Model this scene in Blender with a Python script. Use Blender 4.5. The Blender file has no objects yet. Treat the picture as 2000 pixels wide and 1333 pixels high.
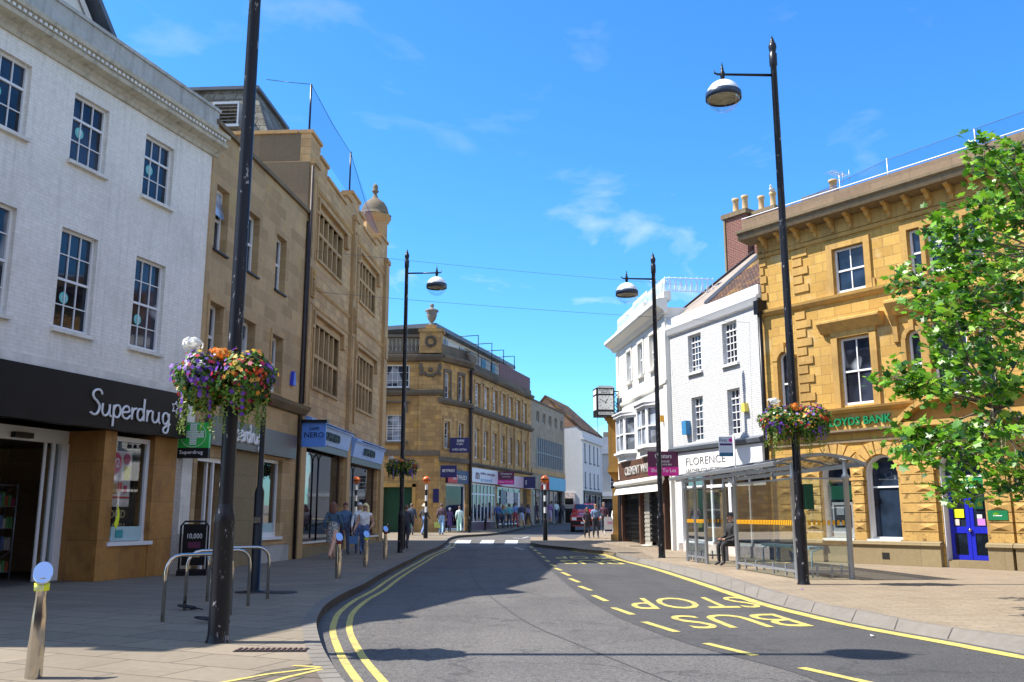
import bpy, bmesh, math, random
from mathutils import Vector, Matrix
R = math.radians
random.seed(7)
S = bpy.context.scene
COL = S.collection
# ------------------------------------------------------------------ camera
PITCH = R(10.875); FPX = 1780.0; CH = 1.32
cam = bpy.data.cameras.new('camera'); camo = bpy.data.objects.new('camera', cam); COL.objects.link(camo)
cam.sensor_width = 36; cam.lens = FPX/2000*36; cam.clip_end = 2000; cam.clip_start = .05
camo.location = (0, 0, CH); camo.rotation_euler = (R(90)+PITCH, 0, 0)
S.camera = camo
# ------------------------------------------------------------------ sun, sky, exposure
SUN_EL = R(54.5)
sl = bpy.data.lights.new('sun', 'SUN'); so = bpy.data.objects.new('sun', sl); COL.objects.link(so)
sl.energy = 5.0; sl.angle = R(.5); sl.color = (1, .95, .86)
so.location = (-20, 0, 40)
so.rotation_euler = Vector((math.cos(SUN_EL), -.004, -math.sin(SUN_EL))).to_track_quat('-Z', 'Y').to_euler()
w = bpy.data.worlds.new('World'); S.world = w; w.use_nodes = True
wn = w.node_tree.nodes; wl = w.node_tree.links; wn.clear()
sky = wn.new('ShaderNodeTexSky'); sky.sky_type = 'NISHITA'; sky.sun_disc = False
sky.sun_elevation = SUN_EL; sky.sun_rotation = R(270); sky.dust_density = .5; sky.ozone_density = 1.2; sky.air_density = 1.0
hs = wn.new('ShaderNodeHueSaturation'); hs.inputs['Saturation'].default_value = 1.22; hs.inputs['Value'].default_value = 1.15
gm = wn.new('ShaderNodeMix'); gm.data_type = 'RGBA'; gm.blend_type = 'MULTIPLY'; gm.inputs[0].default_value = 1; gm.inputs[7].default_value = (.54, 1.04, 1.42, 1)
tc = wn.new('ShaderNodeTexCoord'); mp = wn.new('ShaderNodeMapping'); mp.inputs['Scale'].default_value = (1.6, 1.0, 4.2); mp.inputs['Rotation'].default_value = (0, .25, 0)
mp.inputs['Location'].default_value = (.35, 0, .2)
nz = wn.new('ShaderNodeTexNoise'); nz.inputs['Scale'].default_value = 3.4; nz.inputs['Detail'].default_value = 7; nz.inputs['Roughness'].default_value = .55; nz.inputs['Distortion'].default_value = .35
rp = wn.new('ShaderNodeValToRGB'); rp.color_ramp.elements[0].position = .56; rp.color_ramp.elements[1].position = .72
sp = wn.new('ShaderNodeSeparateXYZ')
mr = wn.new('ShaderNodeMapRange'); mr.inputs[1].default_value = .05; mr.inputs[2].default_value = .38; mr.inputs[3].default_value = 1.1; mr.inputs[4].default_value = .12
mm = wn.new('ShaderNodeMath'); mm.operation = 'MULTIPLY'
mx = wn.new('ShaderNodeMix'); mx.data_type = 'RGBA'; mx.inputs[7].default_value = (7.6, 7.6, 7.8, 1)
bg = wn.new('ShaderNodeBackground'); bg.inputs[1].default_value = .098
ou = wn.new('ShaderNodeOutputWorld')
wl.new(sky.outputs[0], hs.inputs['Color']); wl.new(hs.outputs[0], gm.inputs[6]); wl.new(gm.outputs[2], mx.inputs[6])
wl.new(tc.outputs['Generated'], mp.inputs[0]); wl.new(mp.outputs[0], nz.inputs[0]); wl.new(nz.outputs[0], rp.inputs[0])
wl.new(tc.outputs['Generated'], sp.inputs[0]); wl.new(sp.outputs[2], mr.inputs[0])
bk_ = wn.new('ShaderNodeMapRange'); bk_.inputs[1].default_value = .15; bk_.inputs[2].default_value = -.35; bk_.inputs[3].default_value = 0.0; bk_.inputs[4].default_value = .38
ad_ = wn.new('ShaderNodeMath'); ad_.operation = 'ADD'; ad_.use_clamp = True; wl.new(sp.outputs[1], bk_.inputs[0]); wl.new(mm.outputs[0], ad_.inputs[0]); wl.new(bk_.outputs[0], ad_.inputs[1])   # unseen cloud white added behind the camera to make shade less blue
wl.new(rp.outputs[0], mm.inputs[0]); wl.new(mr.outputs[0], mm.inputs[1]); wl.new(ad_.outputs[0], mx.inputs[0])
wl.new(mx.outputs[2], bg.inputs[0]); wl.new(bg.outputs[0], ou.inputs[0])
S.view_settings.view_transform = 'Standard'; S.view_settings.look = 'None'; S.view_settings.exposure = .95; S.view_settings.gamma = 1
S.render.engine = 'CYCLES'
# ------------------------------------------------------------------ survey helpers: the street rises gently past 30 m
SL, Y0 = .016, 30.0
def terr(y): return SL*max(0.0, y-Y0)
def ray(px, py):
    v = (666.5-py)/FPX
    return ((px-1000)/FPX, math.cos(PITCH)-v*math.sin(PITCH), math.sin(PITCH)+v*math.cos(PITCH))
def G(px, py, z=0.0):
    r = ray(px, py); k = r[2]/r[1]
    D = (z-CH)/k if k < 0 else 1e9
    if D > Y0: D = (CH-z+SL*Y0)/(SL-k)
    return (r[0]/r[1]*D, D)
def G3(px, py, z=0.0):
    x, y = G(px, py, z); return (x, y, z+terr(y))
def at(px, py, D):
    r = ray(px, py); t = D/r[1]; return (r[0]*t, D, CH+r[2]*t)
# ------------------------------------------------------------------ mesh builder
SPLIT = {'pilaster', 'cornice_bracket', 'voussoir', 'quoin', 'window_surround', 'surround', 'penthouse_doors', 'timber_post', 'rusticated_block', 'vermiculated_block', 'faceted_block', 'stone_pier', 'carved_panel', 'mansard_roof', 'roof_cap', 'hood_mould', 'plinth', 'white_reveal', 'pot', 'verge', 'post', 'window_poster', 'side_window', 'wing', 'lattice_shutter', 'window_column', 'sign_light', 'goods', 'perch_seat', 'leg', 'carved_ornament', 'string_course', 'transom', 'dormer_roof', 'door_panels', 'cornice', 'bracket'}
PARTS = {}
class MB:
    def __init__(s): s.v = []; s.f = []; s.sm = []
    def add(s, vs, fs, smooth=False):
        o = len(s.v); s.v += [tuple(p) for p in vs]
        for f in fs: s.f.append(tuple(i+o for i in f)); s.sm.append(smooth)
        return s
    def box(s, x0, x1, y0, y1, z0, z1):
        return s.add([(x0,y0,z0),(x1,y0,z0),(x1,y1,z0),(x0,y1,z0),(x0,y0,z1),(x1,y0,z1),(x1,y1,z1),(x0,y1,z1)],
                     [(0,3,2,1),(4,5,6,7),(0,1,5,4),(1,2,6,5),(2,3,7,6),(3,0,4,7)])
    def poly(s, pts): return s.add(pts, [tuple(range(len(pts)))])
    def prism(s, pts, axis, a, b):
        n = len(pts)
        def P(p, t): return (t, p[0], p[1]) if axis == 'x' else ((p[0], t, p[1]) if axis == 'y' else (p[0], p[1], t))
        vs = [P(p, a) for p in pts]+[P(p, b) for p in pts]
        return s.add(vs, [tuple(range(n))[::-1], tuple(range(n, 2*n))]+[(i, (i+1) % n, n+(i+1) % n, n+i) for i in range(n)])
    def tube(s, pts, rs, n=8, cap=True, smooth=True):
        if not isinstance(rs, (list, tuple)): rs = [rs]*len(pts)
        pts = [Vector(p) for p in pts]; vs = []; up = None
        for i, p in enumerate(pts):
            d = (pts[min(i+1, len(pts)-1)]-pts[max(i-1, 0)]).normalized()
            if up is None: up = Vector((0, 0, 1)) if abs(d.z) < .9 else Vector((1, 0, 0))
            a = d.cross(up).normalized(); b = a.cross(d).normalized(); up = b
            for k in range(n):
                t = 2*math.pi*k/n; vs.append(p+(a*math.cos(t)+b*math.sin(t))*rs[i])
        fs = [(i*n+k, i*n+(k+1) % n, (i+1)*n+(k+1) % n, (i+1)*n+k) for i in range(len(pts)-1) for k in range(n)]
        s.add(vs, fs, smooth)
        if cap:
            s.add([vs[k] for k in range(n)], [tuple(range(n))[::-1]]); s.add(vs[-n:], [tuple(range(n))])
        return s
    def lathe(s, prof, c=(0, 0, 0), n=16, smooth=True, a0=0, a1=2*math.pi):
        full = abs(a1-a0-2*math.pi) < 1e-6; m = n if full else n+1; vs = []
        for r, z in prof:
            for k in range(m):
                t = a0+(a1-a0)*k/n; vs.append((c[0]+r*math.cos(t), c[1]+r*math.sin(t), c[2]+z))
        fs = [(i*m+k, i*m+(k+1) % m, (i+1)*m+(k+1) % m, (i+1)*m+k) for i in range(len(prof)-1) for k in range(n)]
        return s.add(vs, fs, smooth)
    def ball(s, c, r, n=12, m=8, sq=(1, 1, 1)):
        vs = [(c[0]+r*sq[0]*math.sin(math.pi*i/m)*math.cos(2*math.pi*k/n), c[1]+r*sq[1]*math.sin(math.pi*i/m)*math.sin(2*math.pi*k/n), c[2]+r*sq[2]*math.cos(math.pi*i/m)) for i in range(m+1) for k in range(n)]
        return s.add(vs, [(i*n+k, i*n+(k+1) % n, (i+1)*n+(k+1) % n, (i+1)*n+k) for i in range(m) for k in range(n)], True)
    def islands(s, tol=.03):
        par = list(range(len(s.v)))
        def find(i):
            while par[i] != i: par[i] = par[par[i]]; i = par[i]
            return i
        for f in s.f:
            a = find(f[0])
            for i in f[1:]: par[find(i)] = a
        gr = {}
        for k, f in enumerate(s.f): gr.setdefault(find(f[0]), []).append(k)
        items = []
        for fs in gr.values():
            vs = [s.v[i] for k in fs for i in s.f[k]]; items.append([[min(v[c] for v in vs)-tol/2 for c in range(3)]+[max(v[c] for v in vs)+tol/2 for c in range(3)], fs])
        ch = True
        while ch:
            ch = False; out = []
            for it in items:
                for o in out:
                    if all(it[0][c] <= o[0][c+3] and it[0][c+3] >= o[0][c] for c in range(3)):
                        o[0] = [min(it[0][c], o[0][c]) for c in range(3)]+[max(it[0][c+3], o[0][c+3]) for c in range(3)]; o[1] += it[1]; ch = True; break
                else: out.append(it)
            items = out
        return [sorted(i[1]) for i in items]
    def build(s, name, mat, parent=None, loc=None, rz=0, fix=True, lab=None):
        if name in SPLIT and parent is not None:
            isl = s.islands()
            if 1 < len(isl) <= 60:
                r = []
                for fs in isl:
                    m = MB(); mp_ = {}
                    for k in fs:
                        f = []
                        for i in s.f[k]:
                            if i not in mp_: mp_[i] = len(m.v); m.v.append(s.v[i])
                            f.append(mp_[i])
                        m.f.append(tuple(f)); m.sm.append(s.sm[k])
                    r.append(m._build(name, mat, parent, loc, rz, fix, lab))
                PARTS[r[0].name] = r; return r[0]
        return s._build(name, mat, parent, loc, rz, fix, lab)
    def _build(s, name, mat, parent=None, loc=None, rz=0, fix=True, lab=None):
        me = bpy.data.meshes.new(name); me.from_pydata(s.v, [], s.f)
        me.polygons.foreach_set('use_smooth', s.sm)
        if mat is not None:
            for m in (mat if isinstance(mat, (list, tuple)) else [mat]): me.materials.append(m)
        if fix:
            bm = bmesh.new(); bm.from_mesh(me); bmesh.ops.remove_doubles(bm, verts=bm.verts, dist=1e-5)
            bmesh.ops.recalc_face_normals(bm, faces=bm.faces); bm.to_mesh(me); bm.free()
        o = bpy.data.objects.new(name, me); COL.objects.link(o)
        if parent is not None: o.parent = parent
        if loc is not None: o.location = loc
        if rz: o.rotation_euler = (0, 0, rz)
        if lab: o['label'] = lab
        return o
def tag(o, label, cat, group=None, kind=None):
    if label: o['label'] = label
    if cat: o['category'] = cat
    if group: o['group'] = group
    if kind: o['kind'] = kind
    return o
def thing(name, label, cat, loc=(0, 0, 0), rz=0, group=None):
    o = bpy.data.objects.new(name, None); COL.objects.link(o); o.empty_display_size = .2
    o.location = loc; o.rotation_euler = (0, 0, rz)
    return tag(o, label, cat, group)
def kids(o): return [c for c in bpy.data.objects if c.parent == o]
def dup(root, loc, rz=None, label=None):
    r = root.copy(); COL.objects.link(r); r.location = loc
    if rz is not None: r.rotation_euler = (0, 0, rz)
    if label: r['label'] = label
    for ch in kids(root):
        c = ch.copy(); COL.objects.link(c); c.parent = r
        for g in kids(ch):
            d = g.copy(); COL.objects.link(d); d.parent = c
    return r
def struct(o, name=None): o['kind'] = 'structure'; return o
# lettering: real text turned into mesh, fitted to a width and height; axes: X right, Z up, facing -Y
def text(s, parent, x, y, z, w, h, mat, depth=.01, flat=False, name='lettering', shear=0, off=0, rz=0, fat=0):
    cu = bpy.data.curves.new('t', 'FONT'); cu.body = s; cu.extrude = .02; cu.align_x = 'LEFT'; cu.shear = shear; cu.offset = fat; cu.resolution_u = 3
    o = bpy.data.objects.new('t', cu); COL.objects.link(o)
    dg = bpy.context.evaluated_depsgraph_get(); me = bpy.data.meshes.new_from_object(o.evaluated_get(dg))
    bpy.data.objects.remove(o); bpy.data.curves.remove(cu)
    xs = [v.co.x for v in me.vertices]; ys = [v.co.y for v in me.vertices]
    x0, x1, y0, y1 = min(xs), max(xs), min(ys), max(ys)
    for v in me.vertices:
        a = (v.co.x-x0)/(x1-x0)*w; b = (v.co.y-y0)/(y1-y0)*h; c = v.co.z/.02*depth/2
        v.co = (x+a, y-c, z+b) if not flat else (x+a, y+b, z+c)
    me.materials.clear(); me.materials.append(mat); me.name = name
    ob = bpy.data.objects.new(name, me); COL.objects.link(ob); ob.parent = parent
    return ob
# ------------------------------------------------------------------ materials
def new(name):
    m = bpy.data.materials.new(name); m.use_nodes = True; n = m.node_tree.nodes; l = m.node_tree.links
    return m, n, l, n['Principled BSDF']
def mixc(n, l, f, a, b, bt='MIX'):
    x = n.new('ShaderNodeMix'); x.data_type = 'RGBA'; x.blend_type = bt
    for i, q in ((0, f), (6, a), (7, b)):
        if hasattr(q, 'is_linked'): l.new(q, x.inputs[i])
        else: x.inputs[i].default_value = q if i == 0 else (*q, 1) if len(q) == 3 else q
    return x.outputs[2]
def noise(n, l, vec, sc, det=4, rough=.55, dist=0):
    t = n.new('ShaderNodeTexNoise'); t.inputs['Scale'].default_value = sc; t.inputs['Detail'].default_value = det; t.inputs['Roughness'].default_value = rough; t.inputs['Distortion'].default_value = dist
    if vec is not None: l.new(vec, t.inputs[0])
    return t.outputs[0]
def ramp(n, l, f, p0, p1, c0=(0, 0, 0), c1=(1, 1, 1)):
    r = n.new('ShaderNodeValToRGB'); e = r.color_ramp.elements; e[0].position = p0; e[1].position = p1; e[0].color = (*c0, 1); e[1].color = (*c1, 1); l.new(f, r.inputs[0]); return r.outputs[0]
def bump(n, l, h, st, b, dist=.02):
    x = n.new('ShaderNodeBump'); x.inputs['Strength'].default_value = st; x.inputs['Distance'].default_value = dist; l.new(h, x.inputs['Height']); l.new(x.outputs[0], b.inputs['Normal']); return x
def plain(name, c, rough=.6, metal=0, var=.15, vs=2.5, bmp=.0, bs=40, coat=0, spec=.5):
    m, n, l, b = new(name); t = n.new('ShaderNodeTexCoord').outputs['Object']
    if var:
        f = noise(n, l, t, vs, 6, .6); o = mixc(n, l, ramp(n, l, f, .3, .7), [x*(1-var) for x in c], [min(1, x*(1+var)) for x in c]); l.new(o, b.inputs['Base Color'])
    else: b.inputs['Base Color'].default_value = (*c, 1)
    b.inputs['Roughness'].default_value = rough; b.inputs['Metallic'].default_value = metal; b.inputs['Specular IOR Level'].default_value = spec
    b.inputs['Coat Weight'].default_value = coat
    if bmp: bump(n, l, noise(n, l, t, bs, 4), bmp, b)
    return m
def masonry(name, c1, c2, mortar, bw, bh, ms=.008, stain=(.05, .045, .04), sa=.5, bmp=.5, rough=.85, gum=0, streak=0, floor=False, rot=0, mort_f=1, patch=None, speck=None, bias=0, ss=.45):
    m, n, l, b = new(name); tcn = n.new('ShaderNodeTexCoord').outputs['Object']
    s = n.new('ShaderNodeSeparateXYZ'); l.new(tcn, s.inputs[0]); cb = n.new('ShaderNodeCombineXYZ')
    if floor:
        mpn = n.new('ShaderNodeMapping'); mpn.inputs['Rotation'].default_value = (0, 0, rot); l.new(tcn, mpn.inputs[0]); vec = mpn.outputs[0]
    else:
        a = n.new('ShaderNodeMath'); a.operation = 'ADD'; l.new(s.outputs[0], a.inputs[0]); l.new(s.outputs[1], a.inputs[1]); l.new(a.outputs[0], cb.inputs[0]); l.new(s.outputs[2], cb.inputs[1]); vec = cb.outputs[0]
    br = n.new('ShaderNodeTexBrick'); l.new(vec, br.inputs[0]); br.inputs['Scale'].default_value = 1; br.inputs['Brick Width'].default_value = bw; br.inputs['Row Height'].default_value = bh; br.inputs['Mortar Size'].default_value = ms; br.inputs['Mortar Smooth'].default_value = .3; br.inputs['Bias'].default_value = bias
    br.inputs['Color1'].default_value = (*c1, 1); br.inputs['Color2'].default_value = (*c2, 1); br.inputs['Mortar'].default_value = (*mortar, 1); br.offset = .5
    big = noise(n, l, tcn, ss, 8, .65, .3); col = br.outputs[0]
    fine = noise(n, l, tcn, 9, 6, .7)
    col = mixc(n, l, ramp(n, l, fine, .3, .7), col, mixc(n, l, 1.0, col, (.82, .80, .76), 'MULTIPLY'))
    if patch:
        pn = noise(n, l, tcn, 1.3, 3, .5); f = ramp(n, l, pn, .58, .66); q = n.new('ShaderNodeMath'); q.operation = 'MULTIPLY'; q.inputs[1].default_value = .6; l.new(f, q.inputs[0]); col = mixc(n, l, q.outputs[0], col, patch)
    f = ramp(n, l, big, .48, .78); q = n.new('ShaderNodeMath'); q.operation = 'MULTIPLY'; q.inputs[1].default_value = sa; l.new(f, q.inputs[0]); col = mixc(n, l, q.outputs[0], col, stain)
    if streak:
        mpn = n.new('ShaderNodeMapping'); mpn.inputs['Scale'].default_value = (7, 7, .35); l.new(tcn, mpn.inputs[0]); sn = noise(n, l, mpn.outputs[0], 1.0, 5, .6)
        f = ramp(n, l, sn, .5, .75); q = n.new('ShaderNodeMath'); q.operation = 'MULTIPLY'; q.inputs[1].default_value = streak; l.new(f, q.inputs[0]); col = mixc(n, l, q.outputs[0], col, stain)
    if speck:
        sn = noise(n, l, tcn, 3.2, 8, .8, .6); f = ramp(n, l, sn, .52, .6); col = mixc(n, l, f, col, speck)
    if gum:
        vo = n.new('ShaderNodeTexVoronoi'); vo.inputs['Scale'].default_value = 3.1; l.new(tcn, vo.inputs[0]); f = ramp(n, l, vo.outputs['Distance'], .055, .075, (1, 1, 1), (0, 0, 0))
        sc_ = n.new('ShaderNodeSeparateColor'); l.new(vo.outputs['Color'], sc_.inputs[0]); g2 = ramp(n, l, sc_.outputs[0], .45, .5); q = n.new('ShaderNodeMath'); q.operation = 'MULTIPLY'; l.new(f, q.inputs[0]); l.new(g2, q.inputs[1])
        col = mixc(n, l, q.outputs[0], col, (.05, .045, .04))
        f = ramp(n, l, noise(n, l, tcn, 2.1, 9, .8, 1.2), .57, .63); q = n.new('ShaderNodeMath'); q.operation = 'MULTIPLY'; q.inputs[1].default_value = .35; l.new(f, q.inputs[0]); col = mixc(n, l, q.outputs[0], col, stain)
    l.new(col, b.inputs['Base Color']); b.inputs['Roughness'].default_value = rough; b.inputs['Specular IOR Level'].default_value = .25
    inv = n.new('ShaderNodeMath'); inv.operation = 'MULTIPLY_ADD'; inv.inputs[1].default_value = -1.2*mort_f; l.new(br.outputs['Fac'], inv.inputs[0]); l.new(fine, inv.inputs[2])
    bump(n, l, inv.outputs[0], bmp, b, .012)
    return m
def glassy(name, c, rough=.04, ior=1.5, spec=.5, curtain=None):
    m, n, l, b = new(name); t = n.new('ShaderNodeTexCoord').outputs['Object']
    col = mixc(n, l, ramp(n, l, noise(n, l, t, 1.1, 2), .42, .62), [x*.45 for x in c], [x*1.8 for x in c])
    if curtain:
        col = mixc(n, l, ramp(n, l, noise(n, l, t, .9, 1), .55, .6), col, curtain)
    l.new(col, b.inputs['Base Color']); b.inputs['Roughness'].default_value = rough; b.inputs['IOR'].default_value = ior; b.inputs['Specular IOR Level'].default_value = spec
    bump(n, l, noise(n, l, t, 1.2, 2), .05, b, .02)
    return m
def clearglass(name, tint=(.76, .87, .87), refl=.24, k=.5):
    m = bpy.data.materials.new(name); m.use_nodes = True; n = m.node_tree.nodes; l = m.node_tree.links; n.clear()
    tr = n.new('ShaderNodeBsdfTransparent'); tr.inputs[0].default_value = (*tint, 1); gl = n.new('ShaderNodeBsdfGlossy'); gl.inputs['Roughness'].default_value = .02
    lw = n.new('ShaderNodeLayerWeight'); lw.inputs[0].default_value = .25; ma = n.new('ShaderNodeMath'); ma.operation = 'MULTIPLY_ADD'; ma.inputs[1].default_value = k; ma.inputs[2].default_value = refl; l.new(lw.outputs[0], ma.inputs[0])
    mx_ = n.new('ShaderNodeMixShader'); l.new(ma.outputs[0], mx_.inputs[0]); l.new(tr.outputs[0], mx_.inputs[1]); l.new(gl.outputs[0], mx_.inputs[2]); o = n.new('ShaderNodeOutputMaterial'); l.new(mx_.outputs[0], o.inputs[0])
    return m
def leafmat(name, cols, rough=.45, tl=.35):
    m, n, l, b = new(name); g = n.new('ShaderNodeNewGeometry'); r = n.new('ShaderNodeValToRGB'); e = r.color_ramp.elements
    for i, c in enumerate(cols):
        x = e[i] if i < 2 else e.new(1)
        x.position = i/(len(cols)-1); x.color = (*c, 1)
    l.new(g.outputs['Random Per Island'], r.inputs[0]); l.new(r.outputs[0], b.inputs['Base Color']); b.inputs['Roughness'].default_value = rough
    tr = n.new('ShaderNodeBsdfTranslucent'); l.new(r.outputs[0], tr.inputs[0]); mx_ = n.new('ShaderNodeMixShader'); mx_.inputs[0].default_value = tl
    l.new(b.outputs[0], mx_.inputs[1]); l.new(tr.outputs[0], mx_.inputs[2]); l.new(mx_.outputs[0], n['Material Output'].inputs[0])
    return m
def asphalt(name, c, c2, joint=False):
    m, n, l, b = new(name); t = n.new('ShaderNodeTexCoord').outputs['Object']
    v = n.new('ShaderNodeTexVoronoi'); v.inputs['Scale'].default_value = 70; l.new(t, v.inputs[0])
    s = n.new('ShaderNodeSeparateColor'); l.new(v.outputs['Color'], s.inputs[0])
    col = mixc(n, l, ramp(n, l, s.outputs[0], .1, 1), c, c2)
    f = ramp(n, l, noise(n, l, t, .5, 8, .65, .4), .35, .7); col = mixc(n, l, f, col, mixc(n, l, 1.0, col, (.72, .72, .75), 'MULTIPLY'))
    mpn = n.new('ShaderNodeMapping'); mpn.inputs['Scale'].default_value = (1.4, .06, 1); mpn.inputs['Rotation'].default_value = (0, 0, .1); l.new(t, mpn.inputs[0])
    f2 = ramp(n, l, noise(n, l, mpn.outputs[0], 1, 3), .45, .8); col = mixc(n, l, f2, col, mixc(n, l, 1.0, col, (.8, .8, .8), 'MULTIPLY'))
    f3 = ramp(n, l, noise(n, l, t, 2.2, 10, .75), .69, .74); col = mixc(n, l, f3, col, mixc(n, l, 1.0, col, (1.5, 1.45, 1.4), 'MULTIPLY'))
    f4 = ramp(n, l, noise(n, l, t, .9, 5, .6, 2.0), .60, .68); q = n.new('ShaderNodeMath'); q.operation = 'MULTIPLY'; q.inputs[1].default_value = .4; l.new(f4, q.inputs[0]); col = mixc(n, l, q.outputs[0], col, (.045, .043, .042))
    ck = n.new('ShaderNodeTexVoronoi'); ck.feature = 'DISTANCE_TO_EDGE'; ck.inputs['Scale'].default_value = .33; nd = n.new('ShaderNodeMix'); nd.data_type = 'VECTOR'; nd.inputs[0].default_value = .12; l.new(t, nd.inputs[4]); nt_ = n.new('ShaderNodeTexNoise'); nt_.inputs['Scale'].default_value = 1.6; nt_.inputs['Detail'].default_value = 8; l.new(t, nt_.inputs[0]); va = n.new('ShaderNodeVectorMath'); va.operation = 'SCALE'; va.inputs[3].default_value = 9; l.new(nt_.outputs['Color'], va.inputs[0]); l.new(va.outputs[0], nd.inputs[5]); l.new(nd.outputs[1], ck.inputs[0])
    f5 = ramp(n, l, ck.outputs['Distance'], .003, .009, (1, 1, 1), (0, 0, 0)); q = n.new('ShaderNodeMath'); q.operation = 'MULTIPLY'; q.inputs[1].default_value = .5; l.new(f5, q.inputs[0]); col = mixc(n, l, q.outputs[0], col, (.03, .03, .03))
    l.new(col, b.inputs['Base Color']); b.inputs['Roughness'].default_value = .82; b.inputs['Specular IOR Level'].default_value = .3
    bump(n, l, v.outputs['Distance'], .5, b, .01)
    return m
def wornpaint(name, c):
    m, n, l, b = new(name); t = n.new('ShaderNodeTexCoord').outputs['Object']
    col = mixc(n, l, ramp(n, l, noise(n, l, t, 3, 6, .7), .35, .65), [x*.78 for x in c], c)
    f = ramp(n, l, noise(n, l, t, 16, 10, .85, .4), .53, .58); col = mixc(n, l, f, col, [x*.45+.03 for x in c])
    f = ramp(n, l, noise(n, l, t, 1.7, 5, .7, 1.5), .54, .62); q = n.new('ShaderNodeMath'); q.operation = 'MULTIPLY'; q.inputs[1].default_value = .45; l.new(f, q.inputs[0]); col = mixc(n, l, q.outputs[0], col, (.12, .115, .10))
    l.new(col, b.inputs['Base Color']); b.inputs['Roughness'].default_value = .75; return m
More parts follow.
